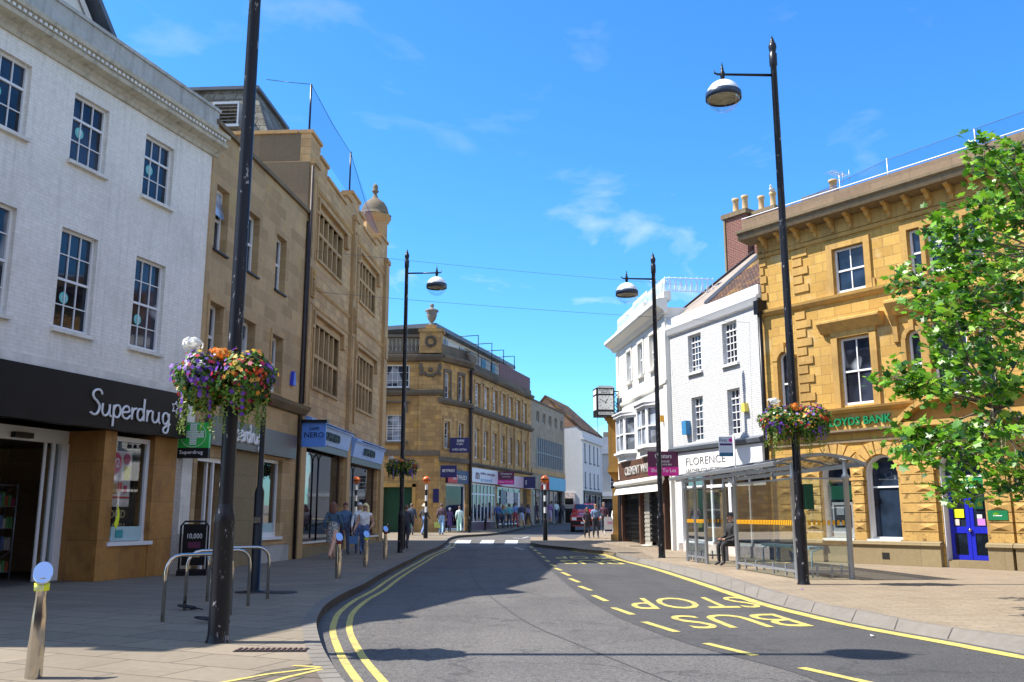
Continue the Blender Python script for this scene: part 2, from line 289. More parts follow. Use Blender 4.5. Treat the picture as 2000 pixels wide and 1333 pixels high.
M = dict(
 white_brick=masonry('white_brick', (.90,.87,.81), (.86,.83,.77), (.77,.74,.68), .23, .075, .006, (.42,.40,.35), .45, .4, mort_f=1, streak=.38),
 white_brick2=masonry('white_brick2', (.63,.63,.63), (.58,.58,.58), (.42,.43,.46), .23, .075, .009, (.5,.5,.48), .2, .5, mort_f=1),
 render_w=plain('white_render', (.70,.68,.62), .8, var=.05, vs=.6, bmp=.08),
 render_g=masonry('stained_render', (.5,.5,.48), (.47,.47,.45), (.47,.47,.45), 3, 3, .0, (.17,.16,.13), .7, .3, streak=.55),
 beige=masonry('beige_ashlar', (.56,.385,.20), (.40,.265,.13), (.50,.39,.25), .92, .37, .011, (.22,.17,.11), .6, .3, streak=.35, patch=(.46,.33,.13)),
 nero_st=masonry('tan_ashlar', (.62,.42,.21), (.46,.29,.14), (.26,.19,.11), .62, .28, .010, (.20,.145,.09), .6, .3, streak=.25),
 dress=masonry('dressed_stone', (.54,.36,.18), (.45,.295,.145), (.45,.295,.145), 3, 2, .0, (.15,.11,.065), .7, .3),
 gold=masonry('golden_ashlar', (.62,.385,.105), (.49,.285,.07), (.26,.165,.07), .58, .29, .008, (.28,.17,.07), .55, .4, patch=(.55,.41,.20), streak=.35),
 gold_d=masonry('golden_dressed', (.57,.35,.11), (.48,.285,.085), (.48,.285,.085), 2.4, 2, .0, (.17,.11,.05), .8, .4, speck=None, streak=.4),
 gold_v=masonry('vermiculated_stone', (.54,.34,.11), (.50,.31,.10), (.50,.31,.10), 2.4, 2, .0, (.17,.11,.05), .2, 1.0, speck=(.15,.09,.03)),
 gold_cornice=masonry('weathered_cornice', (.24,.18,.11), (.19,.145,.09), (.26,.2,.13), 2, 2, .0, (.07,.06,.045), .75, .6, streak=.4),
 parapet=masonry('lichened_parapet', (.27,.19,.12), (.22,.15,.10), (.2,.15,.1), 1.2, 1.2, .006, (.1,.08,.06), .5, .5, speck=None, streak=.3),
 plinth=masonry('plinth_stone', (.29,.23,.13), (.25,.195,.11), (.17,.13,.08), 1.1, .6, .006, (.22,.16,.1), .4, .3),
 kstone=masonry('k_stone', (.60,.365,.14), (.37,.215,.085), (.2,.15,.09), .6, .26, .008, (.12,.10,.07), .65, .3, patch=(.62,.36,.08), streak=.4),
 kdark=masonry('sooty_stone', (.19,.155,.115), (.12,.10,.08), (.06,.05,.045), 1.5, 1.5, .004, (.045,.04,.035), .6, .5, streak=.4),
 grey_st=masonry('grey_panel_stone', (.36,.31,.24), (.29,.25,.19), (.2,.18,.15), .8, .3, .005, (.14,.12,.1), .4, .2),
 marble=masonry('brown_stone_facing', (.46,.23,.065), (.33,.16,.045), (.12,.07,.035), 1.1, .82, .004, (.15,.07,.03), .8, .1, rough=.4, ss=2.2),
 slate=masonry('mossy_slates', (.13,.12,.10), (.24,.235,.2), (.03,.03,.03), .42, .3, .014, (.5,.48,.42), .55, .6, speck=(.07,.06,.04), ss=1.4),
 tiles=masonry('clay_tiles', (.16,.075,.045), (.07,.045,.035), (.015,.012,.01), .2, .13, .018, (.42,.24,.04), .75, 1.0, ss=1.1), plaster=plain('pinkish_plaster', (.27,.22,.18), .85, var=.12),
 redbrick=masonry('red_brick', (.22,.07,.05), (.17,.055,.045), (.3,.26,.22), .23, .075, .009, (.1,.05,.04), .4, .4),
 oldbrick=masonry('old_brick', (.34,.19,.11), (.28,.15,.09), (.3,.22,.16), .3, .1, .01, (.4,.28,.18), .4, .4),
 bluewhite=masonry('pale_painted_render', (.62,.64,.67), (.6,.62,.65), (.55,.57,.6), 2, 2, .0, (.45,.46,.48), .4, .2),
 pebble=plain('pebbledash', (.36,.27,.15), .95, var=.35, vs=14, bmp=.8, bs=60),
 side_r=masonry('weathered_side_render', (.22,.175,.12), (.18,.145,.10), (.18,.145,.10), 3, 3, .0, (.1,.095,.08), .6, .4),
 asphalt=asphalt('asphalt', (.08,.074,.068), (.185,.17,.153)), asphalt2=asphalt('dark_asphalt', (.058,.055,.054), (.105,.10,.095)),
 pave_l=masonry('paving_slabs', (.26,.215,.16), (.21,.175,.13), (.085,.07,.055), .92, .61, .011, (.13,.11,.085), .6, .4, gum=1, floor=True, rot=.42),
 pave_r=masonry('small_paving', (.31,.25,.18), (.26,.205,.145), (.18,.14,.10), .42, .14, .009, (.15,.115,.085), .6, .35, gum=1, floor=True, rot=.12, ss=.8),
 setts=masonry('block_setts', (.16,.125,.105), (.11,.09,.075), (.04,.05,.025), .3, .3, .016, (.16,.14,.1), .3, .5, floor=True, rot=.35),
 kerb=masonry('concrete_kerb', (.21,.19,.165), (.19,.17,.15), (.17,.15,.13), 2, 2, .0, (.11,.10,.085), .7, .5),
 yellow=wornpaint('yellow_paint', (.56,.45,.11)), whitep=wornpaint('white_road_paint', (.6,.6,.57)),
 wpaint=plain('white_paint', (.74,.74,.74), .4, var=.03), wdirty=plain('off_white_sill', (.68,.65,.58), .7, var=.18, vs=3),
 bpaint=plain('black_gloss_paint', (.007,.007,.009), .35, var=.3, vs=8, spec=.3), 
 fascia=plain('black_fascia', (.009,.008,.008), .45, var=.25, vs=1.5, spec=.2), fascia2=plain('grey_brown_fascia', (.075,.062,.056), .4, var=.1),
 pane=glassy('window_glass', (.012,.02,.035), .03, 1.5, .5), pane_s=glassy('shop_glass', (.02,.02,.02), .02, 2.0, .9),
 pane_c=glassy('curtained_glass', (.02,.025,.04), .05, 1.5, .5, (.28,.3,.33)), pane_w=glassy('net_curtain_glass', (.25,.28,.33), .1, 1.5, .5),
 clear=clearglass('clear_glass'), clear_s=clearglass('shop_clear_glass', (.93, .95, .95), .03, .15), steel=plain('brushed_steel', (.55,.51,.45), .1, 1, var=.08, vs=12), alu=plain('grey_aluminium', (.33,.35,.38), .4, .5, var=.06),
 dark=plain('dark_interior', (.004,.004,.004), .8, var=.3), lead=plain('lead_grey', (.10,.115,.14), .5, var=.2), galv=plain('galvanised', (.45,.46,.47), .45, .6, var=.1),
 blue=plain('blue_fascia', (.10,.26,.72), .35, var=.05), blue_l=plain('pale_blue_fascia', (.27,.46,.85), .3, var=.05), blue_d=plain('blue_door_paint', (.012,.02,.42), .3, var=.05),
 green=plain('green_sign', (.02,.42,.05), .35, var=.03), green_d=plain('dark_green', (.003,.055,.028), .35, var=.1), green_l=plain('green_lettering', (.005,.19,.07), .4, var=.05),
 wood=plain('brown_timber', (.10,.045,.025), .5, var=.2), maroon=plain('maroon_sign', (.10,.012,.05), .4, var=.03), pink=plain('pink_sign', (.62,.01,.26), .4, var=.03),
 navy=plain('navy_sign', (.015,.012,.09), .35, var=.05), purple=plain('purple_sign', (.05,.01,.10), .4, var=.04), red=plain('red_sign', (.55,.02,.02), .4, var=.03), turq=plain('turquoise_sign', (.02,.30,.50), .4, var=.04),
 aqua=plain('turquoise_disc', (.12,.50,.48), .5, var=.03), poster=plain('pale_poster', (.62,.52,.48), .5, var=.35, vs=6), gold_l=plain('gold_lettering', (.5,.36,.15), .4),
 orange=plain('orange_globe', (.62,.13,.008), .25, var=.05, spec=.6), net=None, lampw=plain('lamp_white', (.75,.75,.74), .3, var=.03), lampi=plain('lamp_inner', (.42,.38,.3), .6, var=.3, vs=5),
 soil=plain('soil', (.03,.025,.02), .9), bark=plain('bark', (.16,.14,.10), .9, var=.3, vs=8, bmp=.6), stonew=plain('urn_stone', (.2,.18,.15), .9, var=.35, vs=6, bmp=.4),
 ironw=plain('white_ironwork', (.72,.73,.76), .5, var=.05), cane=plain('chimney_pot', (.50,.34,.17), .8, var=.2), iron=plain('cast_iron', (.05,.04,.038), .6, .5, var=.3, vs=9),
 tyre=plain('tyre', (.02,.02,.02), .8), carred=plain('car_paint', (.42,.008,.02), .25, var=.02, coat=1), yel_s=plain('yellow_sticker', (.75,.85,.02), .4, var=0), ochre=plain('ochre_wall', (.48,.3,.03), .6),
 carpet=plain('shop_floor', (.1,.09,.08), .6), lino=plain('interior_wall', (.28,.23,.15), .8, var=.2), timberlouvre=plain('dark_cladding', (.12,.035,.03), .6, var=.25, vs=5))
# ------------------------------------------------------------------ net material (anti-bird netting on the roofs)
def netmat():
    m = bpy.data.materials.new('bird_netting'); m.use_nodes = True; n = m.node_tree.nodes; l = m.node_tree.links; n.clear()
    tr = n.new('ShaderNodeBsdfTransparent'); df = n.new('ShaderNodeBsdfDiffuse'); df.inputs[0].default_value = (.02, .09, .38, 1)
    mx_ = n.new('ShaderNodeMixShader'); mx_.inputs[0].default_value = .22; l.new(tr.outputs[0], mx_.inputs[1]); l.new(df.outputs[0], mx_.inputs[2]); o = n.new('ShaderNodeOutputMaterial'); l.new(mx_.outputs[0], o.inputs[0]); return m
M['net'] = netmat()
# ------------------------------------------------------------------ ground sheets
RZ = -.12
def sheet(name, pts, z, mat, thick=0, mat_side=None):
    bm = bmesh.new(); f = bm.faces.new([bm.verts.new((p[0], p[1], 0)) for p in pts])
    if f.normal.z < 0: bmesh.ops.reverse_faces(bm, faces=[f])
    bmesh.ops.bisect_plane(bm, geom=bm.verts[:]+bm.edges[:]+bm.faces[:], plane_co=(0, Y0, 0), plane_no=(0, 1, 0))
    bmesh.ops.triangulate(bm, faces=bm.faces[:])
    if thick:
        r = bmesh.ops.extrude_face_region(bm, geom=bm.faces[:]); top = {v for v in r['geom'] if isinstance(v, bmesh.types.BMVert)}
        for v in bm.verts: v.co.z = z+terr(v.co.y) if v in top else z-thick+terr(v.co.y)
    else:
        for v in bm.verts: v.co.z = z+terr(v.co.y)
    bmesh.ops.recalc_face_normals(bm, faces=bm.faces)
    me = bpy.data.meshes.new(name); bm.to_mesh(me); bm.free(); me.materials.append(mat)
    o = bpy.data.objects.new(name, me); COL.objects.link(o); return o
def strip(mb, pts, w0, w1, z):       # ribbon along a polyline, from offset w0 to w1 (left positive)
    P = [Vector((p[0], p[1])) for p in pts]; a = []; b = []
    for i, p in enumerate(P):
        d = (P[min(i+1, len(P)-1)]-P[max(i-1, 0)]).normalized(); nn = Vector((-d.y, d.x))
        for q, off in ((a, w0), (b, w1)): x = p+nn*off; q.append((x.x, x.y, z+terr(x.y)))
    n = len(P); mb.add(a+b, [(i, i+1, n+i+1, n+i) for i in range(n-1)])
def smoothline(pts, k=4):
    out = []
    P = [pts[0]]+list(pts)+[pts[-1]]
    for i in range(1, len(P)-2):
        for j in range(k):
            t = j/k; o = []
            for c in range(2):
                p0, p1, p2, p3 = P[i-1][c], P[i][c], P[i+1][c], P[i+2][c]
                o.append(.5*(2*p1+(p2-p0)*t+(2*p0-5*p1+4*p2-p3)*t*t+(3*p1-p0-3*p2+p3)*t**3))
            out.append(tuple(o))
    out.append(tuple(pts[-1])); return out
far = struct(sheet('ground', [(-600, -300), (600, -300), (600, 600), (-600, 600)], -.3, plain('far_ground', (.2, .18, .15), .9)))
road = struct(sheet('road', [(-60, -40), (60, -40), (60, 150), (-60, 150)], RZ, M['asphalt']))
LK = smoothline([G(x, y) for x, y in [(740,1400),(674,1333),(650,1300),(631,1267),(621,1237),(618,1216),(624,1198),(638,1180),(671,1159),(710,1141),(746,1120),(788,1099),(824,1081),(854,1069),(869,1060),(878,1051),(899,1046),(950,1043),(990,1038),(1036,1028),(1080,1021),(1108,1015.5)]])
n0 = len(LK)
pl = LK+[(9.5, 140), (-60, 140), (-60, -30), (0, -30), (-.9, 5)]
left_pave = struct(sheet('pavement', pl, 0, M['pave_l'], .16))
kl = MB(); strip(kl, LK, .0, .17, .006)
def skirt(mb, pts, z0, z1):
    n = len(pts); mb.add([(p[0], p[1], z0+terr(p[1])) for p in pts]+[(p[0], p[1], z1+terr(p[1])) for p in pts], [(i, i+1, n+i+1, n+i) for i in range(n-1)])
skirt(kl, LK, -.14, .006)
struct(kl.build('kerb', M['kerb'], fix=False))
jm = MB()
for i in range(0, len(LK)-1):
    a, b = Vector(LK[i]), Vector(LK[i+1])
    if a.y > 45: break
    d = (b-a).normalized(); nn = Vector((-d.y, d.x)); L = (b-a).length
    for k in range(max(1, int(L/.9))):
        p = a+d*(k*.9+.2); q = p+d*.012
        jm.add([(p.x, p.y, .009+terr(p.y)), (q.x, q.y, .009+terr(p.y)), (q.x+nn.x*.17, q.y+nn.y*.17, .009+terr(p.y)), (p.x+nn.x*.17, p.y+nn.y*.17, .009+terr(p.y))], [(0, 1, 2, 3)])
RKt = [G(x, y) for x, y in [(1036,1060),(1062,1064.5),(1116,1070),(1136,1073),(1189,1078),(1218,1084),(1286,1098),(1400,1123),(1512,1157),(1616,1183),(1691,1196),(1778,1214),(1889,1232),(2000,1246),(2140,1268),(2300,1290)]]
RKb = [G(x, y, RZ) for x, y in [(1036,1063.5),(1062,1068),(1116,1074.5),(1136,1078.5),(1189,1084),(1218,1093),(1286,1110),(1400,1145),(1502,1178),(1607,1204),(1679,1220),(1769,1237),(1877,1256),(2000,1279),(2140,1303),(2300,1330)]]
RKt = smoothline(RKt, 4); RKb = smoothline(RKb, 4)
back = [G(x, y) for x, y in [(1036,1049),(1085,1048.5),(1110,1053.5),(1124,1053),(1150,1040),(1167,1033.5),(1185,1026),(1203,1018)]]
pr = RKt+[(40, 8), (40, 130), (12.0, 130)]+back[::-1]
right_pave = struct(sheet('pavement', pr, 0, M['pave_r'], .16))
kr = MB(); n = len(RKt)
def kin(i, f): a, b = RKt[i], RKb[i]; return (a[0]+(b[0]-a[0])*f, a[1]+(b[1]-a[1])*f)
rows = [(-.28, .008), (.06, .008), (.22, -.012), (.93, RZ+.012), (1.0, RZ-.02)]
vs = []
for f, z in rows:
    for i in range(n):
        p = kin(i, f); vs.append((p[0], p[1], z+terr(p[1])))
kr.add(vs, [(r*n+i, r*n+i+1, (r+1)*n+i+1, (r+1)*n+i) for r in range(4) for i in range(n-1)])
struct(kr.build('kerb', M['kerb'], fix=False))
acc = 0
for i in range(n-1):
    a, b = Vector(RKt[i]), Vector(RKt[i+1]); L = (b-a).length
    if a.y > 32: continue
    acc += L
    if acc > .95:
        acc = 0
        p = [kin(i, f) for f in (0, .2, .93)]; dv = (b-a).normalized()*.02; z = [.013, -.006, RZ+.018]
        jm.add([(q[0], q[1], z[k]+terr(q[1])) for k, q in enumerate(p)]+[(q[0]+dv.x, q[1]+dv.y, z[k]+terr(q[1])) for k, q in enumerate(p)], [(0, 1, 4, 3), (1, 2, 5, 4)])
struct(jm.build('kerb_joints', plain('joint', (.06, .05, .045), .9, var=0), fix=False))
# bus bay in darker asphalt
dash = [((1036,1068),(1040,1071)),((1043,1074),(1048,1077)),((1050,1080),(1056,1083)),((1058,1087),(1064,1090)),((1066,1095),(1073,1098)),((1076,1103),(1084,1107)),((1084,1110.5),(1096,1115)),((1098,1119),(1113,1125.5)),((1113,1131),(1131,1138.5)),((1132,1146),(1154,1154.5)),((1159,1164),(1185,1175.5)),((1197,1188),(1236,1202)),((1258,1216),(1322,1236)),((1378,1258),(1475,1282)),((1565,1306),(1700,1336)),((1830,1368),(1980,1402))]
edge = smoothline([G(a[0]-9*(1+(a[1]-1060)/90), a[1]+2, RZ) for a, b in dash[:-1]]+[G(1640,1345,RZ), G(1900, 1400, RZ)], 3)
bay = struct(sheet('bus_bay', edge+[(5.5, 3.5)]+[(p[0]+.02, p[1]+.02) for p in RKb[::-1][8:]], RZ+.004, M['asphalt2']))
mk = MB()
for a, b in dash:
    p, q = Vector(G(*a, RZ)), Vector(G(*b, RZ)); strip(mk, [p, q], -.055, .055, RZ+.009)
struct(mk.build('dashed_line', M['yellow'], fix=False))
mk = MB(); strip(mk, RKb[12:], -.30, -.10, RZ+.009)
strip(mk, RKb[4:13], -.22, -.10, RZ+.009)
struct(mk.build('yellow_line', M['yellow'], fix=False))
i1 = min(range(n0), key=lambda i: abs(LK[i][1]-44))
mk = MB(); strip(mk, LK[:i1], -.46, -.375, RZ+.006); strip(mk, LK[:i1], -.25, -.165, RZ+.006)
struct(mk.build('double_yellow_lines', M['yellow'], fix=False))
# zebra crossing and give-way line
mk = MB()
for q in [[(886,1063),(917,1063),(921,1055.5),(893,1055.5)],[(935,1063.5),(963,1063.5),(966,1055.5),(942,1055.5)],[(985,1063.7),(1010,1063.7),(1012,1056),(988,1056)]]:
    mk.poly([(*G(*p, RZ), RZ+.006+terr(G(*p, RZ)[1])) for p in q])
for a, b, wd in [((868,1066),(1034,1068.5),.12),((905,1048.5),(918,1046.8),.12),((1002,1051),(1018,1052.5),.12),((1020,1052),(1032,1049),.12),((868,1073),(884,1069),.1),((890,1071),(868,1067),.1),((1006,1070),(1022,1074),.1)]:
    p, q = G(*a, RZ), G(*b, RZ); mk.add([], []); strip(mk, [p, q], -wd/2, wd/2, RZ+.007)
struct(mk.build('zebra_crossing', M['whitep'], fix=False))
# tar joint arc
mk = MB(); strip(mk, smoothline([G(x, y, RZ) for x, y in [(940,1064),(921,1090),(919,1112),(928,1135),(943,1153),(990,1190),(1040,1222),(1103,1249),(1190,1285),(1290,1325),(1400,1368)]], 4), -.014, .014, RZ+.004)
struct(mk.build('tar_joint', plain('tar', (.055, .052, .05), .8), fix=False))
# BUS STOP lettering, read by oncoming buses
def roadtext(s, c00, c10, c01):       # px of far-right(start top), far-left, near-right ; text runs right->left in the picture
    a, b, c = [Vector((*G(*p, RZ), 0)) for p in (c00, c10, c01)]
    t = text(s, None, 0, 0, 0, 1, 1, M['yellow'], .002, flat=True, name='road_lettering', fat=.002)
    me = t.data; X = b-a; Y = c-a
    for v in me.vertices:
        u, q = v.co.x, v.co.y; p = a+X*u+Y*q; v.co = (p.x, p.y, RZ+.009+terr(p.y)+v.co.z)
    struct(t)
roadtext('STOP', (1440,1167), (1216,1170), (1496,1188))
roadtext('BUS', (1510,1200), (1300,1204), (1592,1225))
roadtext('STOP', (1200,1088), (1082,1087), (1210,1093))
roadtext('BUS', (1200,1095.5), (1090,1095), (1222,1103))
# brick loading pad with yellow chevron at the bottom left
setts = struct(sheet('block_paving', [G(x, y) for x, y in [(420,1340),(520,1312),(640,1292),(660,1318),(690,1356),(560,1420),(300,1400)]], .0045, M['setts']))
mk = MB()
for pts in ([(430,1336),(520,1319),(626,1306)],[(500,1343),(560,1325),(628,1309)],[(572,1302),(626,1305)]):
    strip(mk, [G(*p) for p in pts], -.03, .03, .0085)
struct(mk.build('loading_marks', M['yellow'], fix=False))
# ironwork in the ground
def grate(px, py, w_, d_, name, label, cat):
    x, y = G(px, py); t = thing(name, label, cat, (x, y, .0))
    MB().box(-w_/2, w_/2, -d_/2, d_/2, .001, .008).build('frame', M['iron'], t)
    mb = MB(); k = int(w_/.055)
    for i in range(k):
        u = -w_/2+.03+i*(w_-.06)/(k-1)
        for v0, v1 in ((-d_/2+.02, -.01), (.01, d_/2-.02)): mb.box(u-.012, u+.012, v0, v1, .008, .02)
    mb.build('bars', plain('rusty_iron', (.14, .09, .07), .7, var=.3, vs=20), t)
grate(531,1271,.72,.22,'drain_grate','long rusty slotted drain grate in the paving in front of the near black lamp column','drain cover')
def cover(px, py, r, label):
    x, y = G(px, py); mb = MB().lathe([(0, .012), (r*.93, .012), (r, .004)], n=28); o = mb.build('manhole_cover', M['iron'], None, (x, y, .002)); tag(o, label, 'manhole cover')
cover(548,1158,.30,'round dark manhole cover flush in the left pavement beside the short black column')
x, y = G(1252, 1067); o = MB().box(-.45, .45, -.25, .25, 0, .006).build('manhole_cover', M['iron'], None, (x, y, .002+terr(y))); tag(o, 'small rectangular dark cover in the tan pavement outside the shuttered jewellers', 'manhole cover')
# ------------------------------------------------------------------ building toolkit. Local frame: x along the facade, y into the house, z up
def facade(mb, u0, u1, z0, z1, ops, rev=.18, y=0):
    us = sorted({u0, u1, *[o[0] for o in ops], *[o[1] for o in ops]}); zs = sorted({z0, z1, *[o[2] for o in ops], *[o[3] for o in ops]})
    us = [u for u in us if u0-1e-6 <= u <= u1+1e-6]; zs = [z for z in zs if z0-1e-6 <= z <= z1+1e-6]
    for a, b in zip(us, us[1:]):
        for c, d in zip(zs, zs[1:]):
            m, q = (a+b)/2, (c+d)/2
            if any(o[0] < m < o[1] and o[2] < q < o[3] for o in ops): continue
            mb.add([(a, y, c), (b, y, c), (b, y, d), (a, y, d)], [(0, 1, 2, 3)])
    for o in ops:
        a, b, c, d = o[:4]; r = o[5] if len(o) > 5 else rev
        if len(o) > 4 and o[4] == 'arch':
            w2 = (b-a)/2; cx = (a+b)/2; zc = d-w2; N = 14
            arc = [(cx-w2*math.cos(math.pi*k/N), zc+w2*math.sin(math.pi*k/N)) for k in range(N+1)]
            for p, q in zip(arc, arc[1:]):
                mb.add([(p[0], y, p[1]), (q[0], y, q[1]), (q[0], y, d), (p[0], y, d)], [(0, 1, 2, 3)])
                mb.add([(p[0], y, p[1]), (q[0], y, q[1]), (q[0], y+r, q[1]), (p[0], y+r, p[1])], [(0, 1, 2, 3)])
            top = zc
        else:
            mb.add([(a, y, d), (b, y, d), (b, y+r, d), (a, y+r, d)], [(0, 1, 2, 3)]); top = d
        for u in (a, b): mb.add([(u, y, c), (u, y+r, c), (u, y+r, top), (u, y, top)], [(0, 1, 2, 3)])
        mb.add([(a, y, c), (b, y, c), (b, y+r, c), (a, y+r, c)], [(0, 1, 2, 3)])
def shell(mb, u0, u1, z0, z1, dep, roof=True, y0=0):
    for u in (u0, u1): mb.add([(u, y0, z0), (u, dep, z0), (u, dep, z1), (u, y0, z1)], [(0, 1, 2, 3)])
    mb.add([(u0, dep, z0), (u1, dep, z0), (u1, dep, z1), (u0, dep, z1)], [(0, 1, 2, 3)])
    if roof: mb.add([(u0, y0+.3, z1-.35), (u1, y0+.3, z1-.35), (u1, dep, z1-.35), (u0, dep, z1-.35), (u0, y0+.3, z1), (u1, y0+.3, z1), (u1, y0, z1), (u0, y0, z1)], [(0, 1, 2, 3), (0, 1, 5, 4), (4, 5, 6, 7)])
def window(par, u0, u1, z0, z1, y=.12, cols=2, rows=4, mat=None, pane=None, fw=.055, bar=.022, sash=True, meet=.5, bars=True, arch=False, colsb=None, name='window'):
    mat = mat or M['wpaint']; f = MB(); y1 = y+.06
    if arch:
        w2 = (u1-u0)/2; cx = (u0+u1)/2; zc = z1-w2; N = 12
        for k in range(N):
            t0, t1 = math.pi*k/N, math.pi*(k+1)/N
            P = [(cx-(w2-r)*math.cos(t), zc+(w2-r)*math.sin(t)) for t in (t0, t1) for r in (0, fw)]
            f.prism([P[0], P[2], P[3], P[1]], 'y', y, y1)
        top = zc
    else:
        f.box(u0, u1, y, y1, z1-fw, z1); top = z1-fw
    f.box(u0, u0+fw, y, y1, z0+fw*1.3, top); f.box(u1-fw, u1, y, y1, z0+fw*1.3, top); f.box(u0, u1, y-.01, y1, z0, z0+fw*1.3)
    zm = z0+(z1-z0)*meet
    if sash: f.box(u0+fw, u1-fw, y+.003, y1+.02, zm-fw*.45, zm+fw*.45)
    if bars:
        for (a, b, yy, c) in ((z0+fw*1.3, zm, y+.02, colsb or cols), (zm, top, y+.012, cols)) if sash else ((z0+fw*1.3, top, y+.012, cols),):
            for k in range(1, c):
                u = u0+fw+(u1-u0-2*fw)*k/c; f.box(u-bar/2, u+bar/2, yy, yy+.03, a, b)
        zz = [z0+(z1-z0)*k/rows for k in range(1, rows)]
        for z in zz:
            if not sash or abs(z-zm) > .06: f.box(u0+fw, u1-fw, y+.015, y+.042, z-bar/2, z+bar/2)
    o = f.build(name, mat, par)
    p = MB()
    if arch:
        w2 = (u1-u0)/2-.01; cx = (u0+u1)/2; zc = z1-(u1-u0)/2
        p.prism([(u0+.01, z0+.02), (u1-.01, z0+.02), (u1-.01, zc)]+[(cx+w2*math.cos(math.pi*k/12), zc+w2*math.sin(math.pi*k/12)) for k in range(1, 12)]+[(u0+.01, zc)], 'y', y+.045, y+.055)
    else: p.box(u0+.01, u1-.01, y+.045, y+.055, z0+.02, z1-.01)
    p.build('pane', pane or M['pane'], o)
    return o
def sill(par, u0, u1, z, mat, out=.1, h=.09, ext=.06, name='sill'):
    return MB().prism([(-out, z-h), (.05, z-h), (.05, z+.01), (-out, z-.02)], 'x', u0-ext, u1+ext).build(name, mat, par)
def band(mb, u0, u1, prof): mb.prism(prof, 'x', u0, u1)
def dirang(a, b): return math.atan2(b[1]-a[1], b[0]-a[0])
def script_text(par, x0, y, z0, sc, th=(.026, .02), base=.0):
    L = [[(1.0,1.65),(.85,1.9),(.5,1.95),(.15,1.7),(.2,1.3),(.6,1.0),(.85,.65),(.7,.15),(.35,-.02),(0,.12)],
         [(1.15,.95),(1.13,.35),(1.3,.04),(1.6,.05),(1.85,.4),(1.87,.95)],[(1.87,.6),(1.9,.15),(2.08,.0)],
         [(2.3,-.75),(2.3,.95)],[(2.3,.55),(2.5,.92),(2.85,.92),(3.02,.5),(2.85,.06),(2.5,.02),(2.3,.3)],
         [(3.25,.48),(3.6,.52),(3.95,.62),(3.85,.92),(3.55,1.0),(3.25,.7),(3.22,.3),(3.45,.03),(3.8,.02),(4.1,.3)],
         [(4.25,.98),(4.28,.0)],[(4.28,.45),(4.45,.85),(4.75,.95)],
         [(5.55,.6),(5.35,.93),(5.0,.9),(4.85,.5),(5.0,.08),(5.3,.03),(5.55,.35)],[(5.6,1.85),(5.57,.9),(5.6,.0)],
         [(5.95,.98),(5.98,.0)],[(5.98,.45),(6.15,.85),(6.45,.95)],
         [(6.6,.95),(6.58,.35),(6.75,.04),(7.05,.05),(7.3,.4),(7.32,.95)],[(7.32,.6),(7.35,.15),(7.5,.0)],
         [(8.5,.6),(8.3,.93),(7.95,.9),(7.8,.5),(7.95,.08),(8.25,.03),(8.5,.35)],[(8.55,.95),(8.55,-.3),(8.4,-.7),(8.05,-.72),(7.95,-.45),(8.2,-.2),(8.75,.05)]]
    mb = MB()
    for st in L:
        pts = smoothline(st, 4); mb.tube([(x0+a*sc*1.08+0*b, y, z0+b*sc) for a, b in pts], th[0], 6)
    return mb.build('lettering', M['wpaint'], par, fix=False)
# ================================================================== 1. white painted brick house, left
WO = (-11.837, 8.940); WA = R(72.543)
wb = thing('white_brick_building', 'white painted brick Georgian building on the left with sash windows over a black chemist shopfront', 'building', (*WO, 0), WA)
cols = [(5.1, 6.1), (7.05, 8.02), (9.15, 10.15), (11.34, 12.34)]; cols = [(2.9, 3.9)]+cols
ops = [(a, b, 8.52, 10.0) for a, b in cols]+[(a, b, 5.0, 7.08) for a, b in cols]+[(1.4, 13.2, -.5, 3.6, 'r', .2)]
mb = MB(); facade(mb, .9, 13.93, -.5, 10.45, ops, .2); shell(mb, .9, 13.93, -.5, 10.45, 8, roof=False)
mb.add([(.9, 0, 10.45), (13.93, 0, 10.45), (13.93, 8, 10.45), (.9, 8, 10.45)], [(0, 1, 2, 3)])
mb.build('wall', M['white_brick'], wb)
for i, (a, b) in enumerate(cols):
    for j, (z0, z1) in enumerate(((8.52, 10.0), (5.0, 7.08))):
        o = window(wb, a, b, z0, z1, .1, cols=3, rows=3 if j == 0 else 4, meet=.66 if j == 0 else .5, pane=M['pane_c'] if (i+j) % 2 else M['pane'])
        s = sill(wb, a, b, z0, M['wdirty'])
        # round turquoise sticker with a zigzag M
        cx = (a+b)/2-.16; cz = z0+(.72 if j == 0 else .68)
        if i > 1:
            d = MB().lathe([(0, 0), (.12, 0)], n=20); 
            d.v = [(cx+v[0], .135, cz+v[1]) for v in d.v]; d.build('sticker', M['aqua'], o)
            z = MB()
            for off in (0, .045):
                pts = [(-.07, -.03+off), (-.035, .03+off), (0, -.03+off), (.035, .03+off), (.07, -.03+off)] if False else [(-.07, .05-off), (-.07, -.02-off), (0, -.075+off*.3-.0), (.07, -.02-off), (.07, .05-off)]
            for p, q in (((-.06, -.06), (-.06, .055)), ((-.06, .055), (0, -.015)), ((0, -.015), (.06, .055)), ((.06, .055), (.06, -.06)), ((-.03, -.05), (0, -.085)), ((0, -.085), (.03, -.05))):
                z.tube([(cx+p[0], .13, cz+p[1]), (cx+q[0], .13, cz+q[1])], .006, 4, smooth=False)
            z.build('sticker_mark', M['wpaint'], o)
band_mb = MB()
band(band_mb, .7, 13.95, [(.1, 10.40), (-.05, 10.40), (-.08, 10.48), (-.16, 10.55), (-.34, 10.62), (-.36, 10.70), (-.30, 10.74), (-.30, 10.80), (-.40, 10.84), (-.42, 10.93), (-.1, 10.98), (.1, 10.98)])
band_mb.build('cornice', masonry('mossy_cornice', (.6,.55,.44), (.56,.52,.42), (.5,.46,.38), 2, 2, 0, (.12,.11,.07), .6, .5, streak=.5, ss=1.6), wb)
den = MB()
